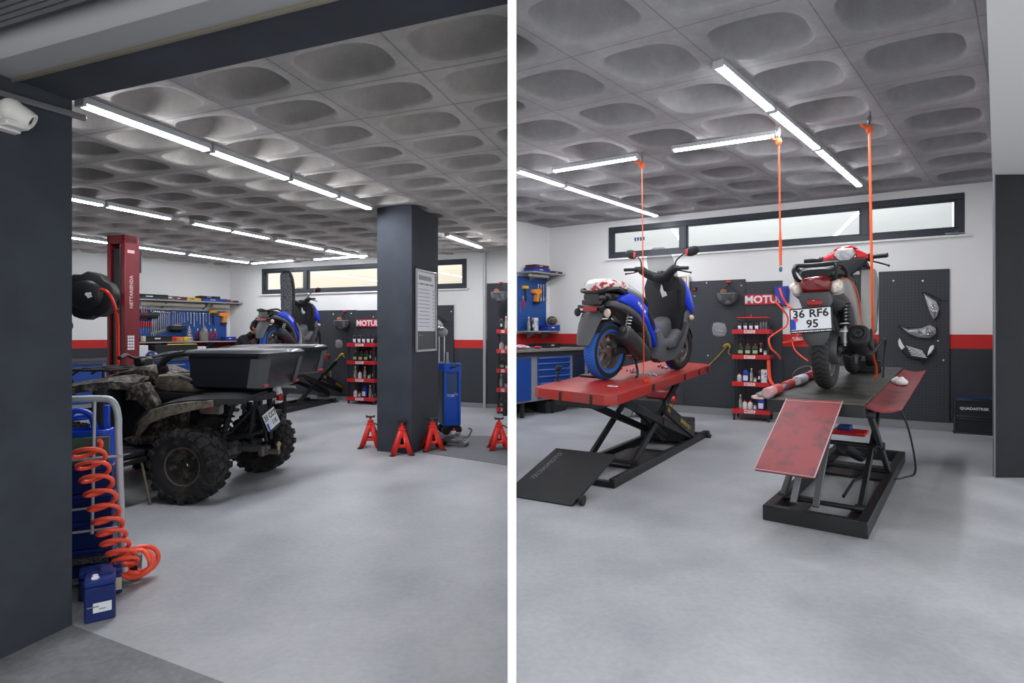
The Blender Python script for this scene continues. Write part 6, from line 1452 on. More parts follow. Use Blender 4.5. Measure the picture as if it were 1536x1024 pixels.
# coiled hose
ctr = catmull([hk(127, 668, 3.30), hk(138, 696, 3.30), hk(147, 728, 3.31), hk(156, 762, 3.32), hk(165, 792, 3.34), hk(173, 816, 3.36), hk(186, 838, 3.40), V((hk(190, 850, 3.48).x, 3.48, .085))], 12)
n = 11 * 16; pts = []
for i in range(n + 1):
    q = i / n * (len(ctr) - 1); k = min(int(q), len(ctr) - 2); c = ctr[k].lerp(ctr[k + 1], q - k); a = 2 * PI * i / 16
    r = .082 - .018 * (i / n)
    pts.append(c + V((r * math.cos(a), r * .75 * math.sin(a), -.45 * r * math.sin(a) + .38 * r * math.cos(a))))
COIL = mat('coral_coil_hose', (244, 92, 66), .35)
t = thing('coil_hose', 'coral red spiral air hose hanging from the hand truck to the floor', 'hose')
b = MB(); b.tube(pts, .0118, 8); b.obj('spiral', COIL, t)
c = V((hk(207, 848, 3.50).x, 3.50, .112)); random.seed(5)
for i in range(6):
    m = T(c + V((random.uniform(-.012, .012), random.uniform(-.03, .03), random.uniform(-.006, .004)))) @ R('Z', random.uniform(-40, 50)) @ R('X', random.uniform(62, 108)) @ Matrix.Diagonal((1, random.uniform(.80, .92), 1, 1))
    b = MB(); b.torus((0, 0, 0), .096 - .004 * (i % 3), .0125, 30, 8, M=m); b.obj('loop', COIL, t)
b = MB(); p = V((hk(184, 862, 3.46).x, 3.46, .05)); b.cyl(p, p + V((-.05, -.0, .06)), .018, n=10); b.cyl(p + V((-.05, 0, .06)), p + V((-.07, 0, .11)), .014, n=10); b.obj('black_coupling', BLK, t)
b = MB(); b.box(p + V((.02, -.02, .04)), (.04, .02, .03), .004); b.obj('white_tag', WHT, t)
# low stool by the quad
t = thing('low_stool', 'low black stool with tan metal legs beside the quad bike footrest', 'stool', frame((-3.33, 4.92, 0), (.97, -.24, 0)))
b = MB(); b.box((-.12, 0, .40), (.52, .30, .05), .02); b.obj('seat', BLK, t); b = MB(); b.box((-.12, 0, .455), (.50, .28, .05), .02); b.obj('cushion', mat('black_vinyl_pad', (34, 34, 38), .35), t)
TANL = mat('tan_metal_leg', (128, 116, 92), .45, .4)
for x, y in ((.10, -.12), (.10, .12), (-.32, -.12), (-.32, .12)):
    b = MB(); b.tube([(x, y, .385), (x + (.07 if x > 0 else -.07), y * 1.2, .006)], .011, 8); b.obj('leg', TANL, t)
b = MB(); b.tube([(.12, -.125, .27), (-.34, -.125, .27)], .009, 6); b.obj('stretcher', TANL, t)

# ------------------------------------------------ red lift post, hose reel
n0 = V((-5.14, 7.7, 0)); MPo = frame(n0, LR)      # x along LR (away), y to the left
t = thing('lift_post', 'tall dark red vehicle lift post with white lettering', 'lift post', MPo)
hgt = 2.79; w = .315; dep = .19
b = MB(); b.box((dep / 2 + .06, w / 2, hgt / 2), (dep - .12 + .06, w, hgt), .006); b.box((.05, .035, hgt / 2), (.10, .07, hgt), .006); b.box((.05, w - .025, hgt / 2), (.10, .05, hgt), .006); b.box((dep / 2, w / 2, hgt - .06), (dep, w, .12), .01); b.obj('column', DRED, t)
b = MB(); b.box((.055, w * .5, hgt / 2 - .08), (.05, w - .12, hgt - .2), .004); b.obj('dark_channel', mat('dark_channel', (26, 25, 28), .4), t)
b = MB(); b.tube([(.022, .105, .1), (.022, .105, hgt - .12)], .008, 6); b.obj('lift_cable', STEEL, t)
b = MB(); b.box((.1, w / 2, .02), (.5, .7, .04), .006); b.obj('base_plate', DRED, t)
b = MB(); b.text('NETTARIENDA', .066, frame((dep * .5, -.0015, 2.03), (0, 0, 1), (0, -1, 0)) @ Matrix.Diagonal((1, 1, 1, 1)), .002, bold=.02); b.obj('white_lettering', mat('pale_red_lettering', (206, 176, 180), .5), t)
b = MB(); b.box((dep * .45, -.003, 2.57), (.10, .006, .04)); b.obj('maker_plate', mat('pale_red_lettering', (206, 176, 180), .5), t)
b = MB()
for i in range(5):
    for j in range(3): b.box((dep * .45 - .035 + j * .035, -.003, 1.43 - i * .04), (.026, .006, .03))
b.obj('data_sticker', LABELW, t)
b = MB(); b.box((dep + .04, .05, 2.45), (.07, .07, .30), .01); b.tube([(dep + .04, .05, 2.3), (dep + .03, .05, .3)], .014, 6); b.obj('lock_box', BLK, t)
b = MB(); b.box((.06, w + .02, 2.45), (.05, .04, .16), .006); b.obj('release_handle', STEEL, t)
cr_ = V((K(131, 443, 7.05)))
t = thing('hose_reel', 'big black round hose reel beside the red lift post', 'hose reel', frame(cr_, (.97, .24, 0)))
b = MB(); q = []
for i in range(24):
    a = 2 * PI * i / 24; r = .295 if i % 4 < 3 else .265; q.append((r * math.cos(a), r * math.sin(a)))
b.prism(q, -.16, .02, .03, M=ZX); b.obj('drum', mat('black_reel_plastic', (20, 21, 23), .5), t)
b = MB(); b.lathe([(.19, 0), (.185, .03), (.15, .055), (.02, .062)], 32, M=R('X', 90) @ T(0, 0, .015)); b.obj('cover', mat('black_reel_cover', (30, 31, 34), .35), t)
b = MB()
for x, z, r in ((.03, .01, .022), (.058, .018, .018), (.045, -.02, .016), (.07, -.012, .013)): b.cyl((x, -.06, z), (x, -.083, z), r, n=12)
b.obj('white_emblem', LABELW, t)
b = MB(); b.tube(catmull([(-.20, -.02, -.26), (-.17, -.02, -.33), (-.16, -.02, -.38), (-.19, -.02, -.42)], 4), .02, 8); b.obj('guide_arm', BLK, t)
p = MPo @ V((.05, w, 1.93)); p = frame(cr_, (.97, .24, 0)).inverted() @ p
b = MB(); b.bar((.20, .06, 0), p + V((0, -.02, 0)), .10, .16, .02); b.obj('wall_bracket', mat('greyish_bracket', (150, 140, 140), .6), t)
t = thing('red_hose', 'red hose running from the black reel down the lift post', 'hose')
b = MB(); b.tube(catmull([K(152, 434, 7.0), K(160, 437, 6.95), K(168, 449, 6.95), K(174, 468, 7.0), K(176.5, 490, 7.05), K(177, 530, 7.05), K(176.5, 600, 7.1)], 6), .020, 8); b.obj('hose', mat('red_air_hose', (206, 44, 34), .35), t)
b = MB(); b.cyl(K(170, 465, 6.99), K(178, 466, 7.02), .028, n=10); b.obj('hose_clip', BLK, t)

# ------------------------------------------------ dark motorcycle parked behind the quad, at the pillar edge
MM = frame((-5.55, 6.75, 0), (-.93, .36, 0))
t = thing('motorcycle', 'dark motorcycle half hidden behind the pillar, in front of the red lift post', 'motorcycle', MM)
for x in (-.35, 1.0):
    tyre(t, (x, 0, .32), .32, .13, .2, RUB); rim_spoked(t, (x, 0, .32), .2, .1, BLKM, 6, .03, .05)
b = MB(); b.loft_x([(-.55, .92, .08, .05), (-.3, .88, .14, .09), (0, .86, .16, .10), (.3, .95, .17, .15), (.6, .95, .15, .12), (.8, .85, .08, .1)], 16, 2.8); b.obj('tank_and_seat', GLOSS, t)
b = MB(); b.box((.25, 0, .5), (.5, .3, .45), .06); b.obj('engine', BLKM, t)
for sg in (-1, 1):
    b = MB(); b.cyl((1.0, sg * .1, .32), (.72, sg * .1, 1.05), .024, n=10); b.obj('fork_leg', GLOSS, t)
b = MB(); b.tube(catmull([(.52, .38, 1.16), (.62, .25, 1.20), (.70, .0, 1.12), (.62, -.25, 1.20), (.52, -.38, 1.16)], 5), .016, 8); b.obj('handlebar', BLK, t)
b = MB(); b.tube(catmull([(-.55, .16, 1.0), (-.50, .18, 1.18), (-.36, .18, 1.24), (-.22, .17, 1.16), (-.16, .15, 1.0)], 5), .03, 8, flat=.5); b.obj('grab_handle', mat('grey_grab_handle', (90, 92, 96), .45), t)
b = MB(); b.cyl((-.36, .20, .93), (-.14, .20, 1.06), .035, n=10); k = b.obj('rear_damper', mat('worn_silver', (150, 150, 148), .35, .8, col2=(60, 60, 60), vs=40), t); spring(k, (-.36, .20, .93), (-.14, .20, 1.06), .045, 6, .009, CHROME, 'damper_spring')
b = MB(); b.tube([(.1, .16, .3), (.05, .24, .012)], .015, 6); b.obj('side_stand', BLK, t)

# ------------------------------------------------ tool wall on the left wall
SL = frame(V((ll(196, 500).x, ll(196, 500).y, 2.16)), LWD)
LsL = (V((LC.x, LC.y)) - V((SL.translation.x, SL.translation.y))).length - .02
def shelf2(label, M, L, d, brackets, th=.03, lamp=None):
    t = thing('storage_shelf', label, 'shelf', M)
    b = MB(); b.box((L / 2, -d / 2, 0), (L, d, th), .004); b.obj('board', GREYC, t)
    for x in brackets:
        b = MB(); b.prism([(0, 0), (-d * .8, 0), (0, -.15)], -.012, .012, M=T(x, 0, -th / 2) @ R('Z', 90) @ ZX); b.obj('bracket', mat('bracket_grey', (150, 152, 156), .5), t)
    if lamp:
        for a, c in lamp: b = MB(); b.box(((a + c) / 2, -d * .35, -.07), (c - a, .12, .09), .02); b.obj('under_shelf_lamp', mat('cream_lamp_cover', (214, 208, 186), .5), t)
    return t
shelf2('long grey wall shelf of tool cases above the blue tool wall, left bay', SL, LsL + .25, .40, (.6, 1.5, 2.2), lamp=[(.15, 1.45), (1.62, LsL - .1)])
shelf2('long grey shelf at the foot of the blue tool wall, left bay', frame(V((SL.translation.x, SL.translation.y, 1.27)), LWD), LsL + .05, .34, (.5, 1.6))
pb_ = frame(V((ll(198, 500, .002).x, ll(198, 500, .002).y, 1.31)), LWD)
LPB = (V((ll(345, 500).x, ll(345, 500).y)) - V((pb_.translation.x, pb_.translation.y))).length - .1
pegboard('blue perforated tool board along the left wall, behind the red lift post', pb_, LPB, .66, PEGBLUE)
def on_sl(px, zoff=.016, y=-.2):
    p = ll(px, 450, -y); v = SL.inverted() @ p; return SL @ T(v.x, y, zoff)
CBK = mat('case_black', (28, 28, 31), .5)
for (nm, lab, px, d, m, s_, zo) in (('tool_case', 'long flat black case on the tool wall shelf right of the lift post', 224, (.62, .28, .10), CBK, LABELW, .016), ('tool_case', 'patterned brown case on the tool wall shelf', 253, (.32, .26, .085), mat('patterned_brown', (96, 70, 70), .6, col2=(150, 130, 124), vs=40), None, .016), ('tool_case', 'dark red case on the tool wall shelf', 266, (.30, .26, .075), CDR, None, .016), ('drill', 'yellow drill lying on the tool wall shelf', 288, (.34, .18, .07), mat('yellow_tool', (206, 168, 50), .5), CBK, .016), ('tool_case', 'blue case on the tool wall shelf between yellow drill and red box', 318, (.56, .28, .07), CB, LABELW, .016), ('tool_case', 'black case stacked on the blue case, tool wall shelf', 312, (.44, .26, .05), CBK, None, .088), ('tool_case', 'red case on the tool wall shelf beside the blue case', 334, (.24, .26, .065), mat('case_red', (140, 40, 44), .5), None, .016), ('tool_case', 'small dark red case at the far right of the tool wall shelf', 346, (.28, .2, .045), CDR, None, .016)):
    case_box(nm, lab, nm.split('_')[-1], on_sl(px, zo), d, m, s_)
# tools on the board
def lt(px, py): return llm(px, py, .03)
N = 9
for i in range(N): tool('spanner', 'long chrome spanner, %s of nine, left bay tool wall' % nth(i, N), lt(228 + i * 3.1, 467 + i * .15), 'big spanners on the tool wall', 1.05 + .55 - .045 * i)
N = 6
for i in range(N): tool('spanner', 'short chrome spanner, %s of six, left bay tool wall' % nth(i, N), lt(259 + i * 3.4, 468 + i * .3), 'small spanners on the tool wall', 1.0 - .07 * i)
N = 8
for i in range(N): tool('socket', 'silver socket bar, %s of eight, left bay tool wall' % nth(i, N), lt(281 + i * 4.6, 469 + i * .2), 'socket bars on the tool wall', .75 + .25 * (i % 3))
for i in range(3): tool('driver', 'red handled screwdriver, %s of three, black tool rack' % nth(i, 3), llm(212 + i * 3.2, 467, .06) @ R('Y', 180), 'screwdrivers in the black rack', 1.6)
t = tag(MB().prism([(-.28, .05), (.28, .05), (.22, -.06), (-.20, -.06)], 0, .12, .02, M=ZX).obj('tool_rack', BLK, M=llm(216, 473, .03)), 'black screwdriver rack on the tool wall next to the lift post', 'tool rack')
N = 7
for i in range(N): tool('driver', 'low hanging screwdriver, %s of seven, left bay tool wall' % nth(i, N), lt(204 + i * 3.6, 490), 'low screwdrivers on the tool wall', 1.1)
N = 5
for i in range(N): tool('pliers', 'red gripped pliers, %s of five, left bay tool wall' % nth(i, N), lt(296 + i * 6.5, 494), 'pliers on the tool wall', 1.1)
tool('hammer', 'yellow mallet at the right end of the left bay tool wall', lt(318, 467), s=1.4)
tool('gun', 'orange power tool at the right end of the left bay tool wall', lt(334, 472), s=1.4)
MSL2 = frame(V((SL.translation.x, SL.translation.y, 1.286)), LWD)
def on_s2(px, y=-.18):
    p = ll(px, 500, -y); v = MSL2.inverted() @ p; return MSL2 @ T(v.x, y, 0)
t = tag(MB().box((0, 0, .06), (.16, .12, .12), .01).obj('cream_box', mat('cream_box', (214, 204, 170), .6), M=on_s2(219)), 'small cream box on the lower tool wall shelf near the lift post', 'box')
case_box('tool_case', 'dark open tool case on the lower tool wall shelf', 'case', on_s2(236), (.50, .24, .12), CBK)
for i, px in enumerate((260, 268, 276)): tag(MB().box((0, 0, .05), (.18, .14, .10), .012).obj('parts_box', [RED, mat('orange_box', (214, 120, 50), .5), mat('yellow_box', (214, 176, 60), .5)][i], M=on_s2(px)), ['red parts box left of the orange one on the lower tool wall shelf', 'orange parts box between red and yellow ones on the lower shelf', 'yellow parts box right of the orange one on the lower shelf'][i], 'box')
t = thing('socket_stand', 'silver conical socket stand on the lower tool wall shelf', 'socket stand', on_s2(284)); b = MB(); b.lathe([(.09, 0), (.09, .01), (.03, .24), (.01, .34)], 14); b.obj('cone', STEEL, t); b = MB()
for i in range(4): b.torus((0, 0, .05 + i * .06), .085 - i * .017, .012, 16, 6)
b.obj('sockets', CHROME, t)
t = thing('socket_stand', 'shorter silver socket stand right of the conical one on the lower shelf', 'socket stand', on_s2(306)); b = MB(); b.lathe([(.10, 0), (.10, .2), (.05, .25), (.02, .34)], 6); b.obj('cone', mat('silver_tower', (150, 148, 140), .4, .7), t); b = MB(); b.box((0, 0, .2), (.16, .02, .02)); b.obj('peg', CHROME, t)
t = thing('funnel_tray', 'dark tray with a pale disc hung in the middle of the tool wall', 'tray', lt(263, 492)); b = MB(); b.box((0, -.08, 0), (.34, .16, .10), .02); b.obj('tray', CBK, t); b = MB(); b.cyl((0, -.10, .05), (0, -.10, .065), .08, n=20); b.obj('pale_disc', mat('pale_disc', (180, 190, 160), .5), t)
case_box('tool_case', 'blue box at the right end of the lower tool wall shelf', 'box', on_s2(343), (.26, .2, .09), CB)
# bench under it
MB_ = frame(LC - LWD * 5.4, LWD)
t = thing('workbench', 'long dark workbench under the left bay tool wall, behind the quad bike', 'workbench', MB_)
b = MB(); b.box((3.0, -.36, .955), (4.3, .70, .05), .006); b.obj('worktop', mat('worktop_dark', (70, 72, 76), .5), t)
b = MB(); b.box((3.0, -.33, .5), (4.2, .60, .86)); b.obj('carcass', GREYC, t)
for i in range(5):
    b = MB(); b.box((.5 + .75 + i * .86, -.635, .52), (.80, .02, .74), .004); d = b.obj('cabinet_door', BLUEC, t)
    b = MB(); b.box((.5 + .75 + i * .86, -.652, .80), (.4, .02, .03), .006); b.obj('handle_strip', GREYC, d)
def on_b(px, y=-.42, h=.981):
    p = ll(px, 520, -y); v = MB_.inverted() @ p; return MB_ @ T(v.x, y, h)
t = thing('open_box', 'black open box with yellow edge on the left bay workbench', 'box', on_b(259)); b = MB(); b.box((0, 0, .12), (.85, .40, .24), .008); b.obj('box_body', CBK, t); b = MB(); b.box((.1, -.19, .25), (.60, .03, .02)); b.box((.35, 0, .25), (.03, .4, .02)); b.obj('yellow_rule', mat('yellow_rule', (200, 176, 70), .5), t)
t = thing('paper_stack', 'white papers leaning right of the black box on the left bay workbench', 'papers', on_b(296, -.45)); b = MB()
for i in range(3): b.box((-.08 + i * .09, 0, .10), (.08, .20, .20 - i * .01), .003)
b.obj('paper_bundles', mat('paper_white', (214, 214, 220), .7), t); b = MB(); b.box((.28, 0, .05), (.40, .28, .10), .01); b.obj('flat_paper', mat('paper_white', (214, 214, 220), .7), t)
t = tag(blob((0, 0, .05), (.12, .10, .08), 4).obj('work_cloth', mat('navy_white_cloth', (36, 54, 100), .8, col2=(190, 200, 214), vs=14, lo=.55, hi=.6), M=on_b(228, -.55)), 'crumpled navy and white cloth on the left bay workbench', 'cloth')
t = tag(MB().box((0, 0, .12), (.30, .26, .24), .01).obj('white_carton', mat('white_carton', (206, 208, 212), .6), M=on_b(206, -.42)), 'white carton on the left bay workbench beside the red post', 'carton')
t = tag(MB().ell((0, 0, .05), (.2, .1, .06), 14, 8).obj('cable_bundle', mat('red_brown_cables', (110, 50, 46), .7, bump=1, bs=20), M=on_b(216, -.15)), 'reddish cable bundle at the back of the left bay workbench', 'cable bundle')
t = tag(MB().box((0, 0, .035), (.55, .26, .07), .02).obj('tool_case', mat('dark_slate_case', (50, 54, 60), .4), M=on_b(338, -.5)), 'dark flat case at the right end of the left bay workbench', 'case')
t = thing('bench_vice', 'black bench vice on the left bay workbench near the corner', 'vice', on_b(318, -.2)); b = MB(); b.box((0, 0, .07), (.14, .2, .14), .02); b.obj('vice_body', CBK, t); b = MB(); b.box((0, -.13, .13), (.16, .05, .08), .01); b.obj('jaw', BLKSTEEL, t)

# ------------------------------------------------ back wall of the left bay
def lboard(px0, px1, z0, z1, label, m, off=.002):
    p = lw(px0, 500, off); q = lw(px1, 500, off); p.z = z0; L = (V((q.x, q.y, 0)) - V((p.x, p.y, 0))).length
    return pegboard(label, frame(p, LWR), L, z1 - z0, m)
lboard(474, 535, .10, 1.965, 'dark pegboard with the hanging basket helmet, left of the column', PEGDARK)
lboard(535.5, 590, .10, 1.955, 'dark pegboard behind the left bay bottle rack', PEGDARK, .004)
lboard(640, 681, .10, 2.03, 'dark pegboard right of the column with a chrome headlight', PEGDARK)
lboard(731, 765, .10, 2.44, 'tall dark board right of the wall pipe, left bay', mat('flat_dark_board', (50, 54, 60), .5))
sign('red sign with bold white lettering left of the column', lwm(552, 484.5, .035), .56, .16)
open_helmet('grey basket helmet on a red hook, left of the column', lwm(518, 481, .03), 1.02)
small_bag('small clear parts bag pinned to the board left of the column', frame(lw(508.5, 515.5, .035), LWR) @ Matrix.Scale(.75, 4))
t = thing('yellow_hook', 'thin yellow bent hook on the dark board left of the left bay rack', 'hook', lwm(515, 532, .03))
b = MB(); b.tube(catmull([(-.34, -.05, -.38), (-.25, -.05, -.22), (-.06, -.05, -.03), (.03, -.05, .0), (.06, -.05, -.06)], 5), .012, 6); b.tube(catmull([(-.30, -.05, -.50), (-.30, -.05, -.34), (-.36, -.05, -.26)], 4), .008, 6); b.obj('rod', mat('yellow_rod', (176, 150, 44), .5), t)
b = MB(); b.tube(catmull([(-.05, -.055, -.02), (.0, -.05, .02), (.05, -.05, .01)], 5), .022, 8); b.obj('padded_bend', mat('yellow_rod', (176, 150, 44), .5), t)
MKL = frame((-3.43, 12.08, 0), LWR); RWL = .66; ZL = [.115, .50, .865, 1.23]
red_rack('red and black bottle rack left of the column', MKL, RWL, .40, ZL, 1.34)
wl_ = ['bottom shelf, rack left of column', 'third shelf, rack left of column', 'second shelf, rack left of column', 'top shelf, rack left of column']
fill_shelf(MKL, RWL, .40, ZL[3], ['jug', 'jug', 'jug', 'jug', 'jug'], wl_[3], .95)
fill_shelf(MKL, RWL, .40, ZL[2], ['green', 'green', 'green', 'can', 'jar'], wl_[2], 1.0)
fill_shelf(MKL, RWL, .40, ZL[1], ['tall', 'white', 'tall', 'jar', 'can'], wl_[1], .95)
fill_shelf(MKL, RWL, .40, ZL[0], ['white', 'jar', 'blue', 'tall', 'jar'], wl_[0], .95)
MKR = frame((-.272, 10.58, 0), V((1, -.02, 0))); RWR_ = .225; ZR = [.09, .44, .793, 1.147, 1.51]
red_rack('narrow red and black bottle rack against the white partition, left bay', MKR, RWR_, .38, ZR, 1.52, 'MOTUL')
for z, ks, nm in zip(ZR, (['green', 'white'], ['tall', 'jar'], ['green', 'jar'], ['white', 'jar'], ['can', 'tall']), ('bottom', 'fourth', 'third', 'second', 'top')):
    fill_shelf(MKR, RWR_, .38, z, ks, '%s shelf, rack by the partition' % nm, .95, .03, .20, .15)
hm = open_helmet('dark basket helmet hanging above the narrow rack by the partition', frame(V((-.20, 10.95, 2.23)), LWR), .92)
headlamp('chrome headlight on the board right of the column', lwm(661, 490, .03), .95, 0)
p = lw(727, 500, .05); b = MB(); b.cyl((p.x, p.y, 0), (p.x, p.y, LZ), .032, n=14); struct(b.obj('trim_wall_pipe', mat('pipe_grey_white', (176, 178, 180), .4, .3)))
for px, py, w_n in ((500, 471, 'left of the basket helmet'), (527, 470, 'right of the basket helmet'), (560, 475, 'above the left bay sign'), (677, 467, 'top right of the column headlight')):
    tag(MB().ell((0, -.004, 0), (.014, .008, .014), 10, 6).obj('peg', WHT, M=lwm(px, py, .03)), 'small white peg ' + w_n, 'peg', 'white pegs on the dark boards')

# ------------------------------------------------ notice frame on the column
CN = V((.9575, -.2884, 0)); 
def co_(px, py, off=.012): return on_plane(px, py, COLN + CN * off, CN)
a, c = co_(623, 464), co_(653, 464); 
w = (V((c.x, c.y)) - V((a.x, a.y))).length; z1 = co_(623, 402).z; z0 = co_(623, 528).z
MN = frame(V(((a.x + c.x) / 2, (a.y + c.y) / 2, (z0 + z1) / 2)), LR); h = z1 - z0
t = thing('notice_board', 'tall framed white notice with a dark lower panel on the column', 'notice', MN)
FRM = mat('notice_frame_silver', (176, 178, 182), .35, .6); q = .028
for x in (-1, 1):
    b = MB(); b.box((x * (w / 2 - q / 2), -.008, 0), (q, .03, h), .004); b.obj('frame_bar', FRM, t)
for z in (-1, 1):
    b = MB(); b.box((0, -.008, z * (h / 2 - q / 2)), (w - 2 * q, .03, q), .004); b.obj('frame_bar', FRM, t)
b = MB(); b.box((0, 0, .12 * h), (w - 2 * q, .012, h * .74)); b.obj('price_sheet', mat('notice_paper', (236, 236, 238), .6), t)
b = MB(); b.box((0, 0, -h * .365), (w - 2 * q, .013, h * .225)); b.obj('dark_panel', mat('notice_dark', (52, 48, 54), .4), t)
b = MB(); b.box((-.03, -.0075, h * .40), (w * .62, .003, h * .055)); b.obj('grey_title_block', mat('notice_title', (150, 151, 156), .6), t)
b = MB(); random.seed(9)
for i in range(11):
    z = h * .26 - i * h * .045; b.box((-w * .10, -.0075, z), (w * (.5 + .04 * (i % 3)), .002, .006)); b.box((w * .36, -.0075, z - .008), (w * .05, .002, .012))
for i in range(9): b.box((-w * .36 + i * w * .085, -.0075, h * .325), (w * (.03 + .02 * (i % 3)), .002, .022))
b.box((-w * .28, -.0085, -h * .30), (w * .16, .002, .012)); b.obj('printed_lines', mat('notice_print', (128, 129, 136), .6), t)

# ------------------------------------------------ axle stands
SR = mat('stand_red', (214, 42, 34), .4)
def axle_stand(label, x, y, rz, group='red axle stands around the column'):
    M = T(x, y, 0) @ R('Z', rz)
    if 'stand' in BT: return dup(BT['stand'], M, label, group)
    t = thing('axle_stand', label, 'axle stand', M, group=group)
    b = MB(); hb, ht, H1 = .135, .038, .30
    for k in range(4):
        m = R('Z', 90 * k)
        # one pressed face with its window
        b.add([(-hb, -hb, 0), (-hb + .055, -hb, 0), (-.045, -hb * .62, .09), (.045, -hb * .62, .09), (hb - .055, -hb, 0), (hb, -hb, 0), (ht, -ht, H1), (-ht, -ht, H1), (-.028, -hb * .50, .125), (.028, -hb * .50, .125), (.012, -hb * .38, .20), (-.012, -hb * .38, .20)], [(0, 1, 2, 8, 11, 7), (5, 6, 10, 9, 3, 4), (2, 3, 9, 8), (11, 10, 6, 7)], m)
    b.box((0, 0, H1), (.085, .085, .02), .004); b.cyl((0, 0, H1 - .02), (0, 0, H1 + .045), .036, n=14)
    f = b.obj('pressed_frame', SR, t); mm = f.modifiers.new('thickness', 'SOLIDIFY'); mm.thickness = .006; mm.offset = 0
    b = MB(); b.box((.0, 0, H1 + .06), (.03, .022, .05), .003); b.obj('ratchet_bar', SR, t)
    b = MB(); b.prism([(-.055, .0), (.055, 0), (.06, .03), (.03, .018), (-.03, .018), (-.06, .03)], -.025, .025, .003, M=T(0, 0, H1 + .082) @ ZX); b.obj('saddle', BLK, t)
    b = MB(); b.bar((.04, 0, H1 + .01), (.11, 0, H1 - .03), .014); b.obj('lever', BLK, t)
    for x, y in ((-1, -1), (1, -1), (1, 1), (-1, 1)):
        b = MB(); b.box((x * (hb - .014), y * (hb - .014), .010), (.055, .055, .02), .004); b.obj('foot', BLK, t)
    BT['stand'] = t; return t
for lab, px, py, rz in (('red axle stand in front of the column', 600.5, 683, 12), ('red axle stand at the right side of the column', 647, 677, 22), ('red axle stand half hidden behind the column on its left', 553, 672, 8), ('red axle stand right beside the white partition', 757, 676, 10)):
    p = on_z(px, py, 0)
    if px > 700: p.x = -.165
    axle_stand(lab, p.x, p.y + .1, rz)

# ------------------------------------------------ blue cart, trolley jack, fork tubes, floor mat
pm = [on_z(*q, 0) for q in ((634, 679), (761, 698), (763, 655), (648, 653))]
for q in pm: q.x = min(q.x, -PX - .004)
MATG = mat('dark_grey_floor_mat', (104, 106, 110), .75, var=.1, vs=30)
pm[0] = pm[0] + V((.02, 0, 0)); b = MB(); b.prism([(q.x, q.y) for q in pm], .0, .008, .003); tag(b.obj('floor_mat', MATG), 'dark grey mat on the floor right of the column', 'mat')
p = on_z(667, 655, .0); MCt = frame(p + V((-.02, .12, 0)), (.93, .37, 0))
BCT = mat('cart_blue', (20, 92, 210), .35)
t = thing('service_cart', 'tall blue steel service cart right of the column', 'cart', MCt)
w, hh, dp = .25, .90, .34; z0 = .13
for x in (.02, w - .02):
    b = MB(); b.box((x, .02, z0 + hh / 2), (.04, .04, hh), .006); b.obj('front_post', BCT, t)
b = MB(); b.box((w / 2, .03, z0 + .24), (w - .05, .03, .46), .006); b.obj('front_panel', BCT, t)
b = MB(); b.box((w / 2, .035, z0 + .60), (w - .07, .012, .30)); b.obj('recessed_panel', mat('cart_recess', (60, 90, 130), .4), t)
b = MB(); b.box((w / 2, .02, z0 + hh - .05), (w, .05, .12), .006); b.obj('top_rail', BCT, t)
b = MB(); b.box((.0, dp / 2 + .03, z0 + hh * .45), (.02, dp - .04, hh * .86)); b.obj('side_panel', mat('cart_side_dark', (28, 40, 48), .5), t)
b = MB(); b.box((w / 2, dp / 2, z0 + .02), (w, dp, .04), .006); b.box((w / 2, dp, z0 + hh / 2), (w, .02, hh - .04)); b.obj('shell', BCT, t)
b = MB(); b.tube(catmull([(.09, 0, z0 + hh - .06), (.10, -.035, z0 + hh - .055), (w - .04, -.035, z0 + hh - .02), (w - .03, 0, z0 + hh - .02)], 4), .012, 6); b.obj('handle', BLK, t)
b = MB(); b.text('STOR', .055, T(.09, .012, z0 + .435) @ R('X', 90), .001, bold=.03); b.text('Tec', .045, T(.19, .012, z0 + .455) @ R('X', 90), .001, bold=.03); b.obj('white_lettering', LABELW, t)
for x in (.04, w - .04):
    for y in (.05, dp - .05):
        b = MB(); b.cyl((x, y - .02, .065), (x, y + .02, .065), .065, n=16); b.bar((x, y, .07), (x, y, z0), .03); b.obj('castor', BLK, t)
t = thing('fork_tubes', 'pair of chrome fork tubes standing on top of the blue cart', 'fork', MCt @ T(-.06, .2, z0 + hh + .002))
for x in (.03, .11):
    b = MB(); b.cyl((x, 0, .0), (x + .0, 0, .40), .014, n=10); b.obj('chrome_tube', CHROME, t)
b = MB(); b.box((.07, 0, .01), (.22, .10, .02)); b.cyl((.15, 0, .01), (.15, 0, .16), .03, n=12); b.obj('foot_block', STEEL, t)
b = MB(); b.ell((.07, 0, .46), (.10, .05, .075), 14, 8); b.obj('silver_casting', mat('silver_casting', (150, 150, 152), .35, .7, bump=.8, bs=40), t)
p = on_z(668, 672, 0); t = thing('trolley_jack', 'small grey trolley jack on the floor at the foot of the blue cart', 'jack', frame(p + V((.10, .16, 0)), (.95, -.3, 0)))
JG = mat('jack_grey', (120, 122, 126), .4, .6)
b = MB(); b.box((-.02, 0, .07), (.36, .12, .06), .015); b.obj('jack_frame', JG, t)
b = MB(); b.bar((-.14, 0, .09), (.04, 0, .15), .05, .04, .008); b.cyl((.05, 0, .15), (.05, 0, .175), .035, n=14); b.obj('lift_arm', JG, t)
for x in (-.17, .14):
    b = MB(); b.cyl((x, -.085, .04), (x, .085, .04), .04, n=14); b.obj('wheel', BLK if x < 0 else STEEL, t)
b = MB(); b.tube(catmull([(.12, 0, .11), (.20, 0, .14), (.24, 0, .22), (.20, 0, .24)], 4), .012, 6); b.obj('handle', JG, t)
t = make_bottle('white', T(on_z(680, 663, 0) + V((.0, .05, .0))) , 'small pink and red bottle standing by the blue cart and jack', None, 1.0)
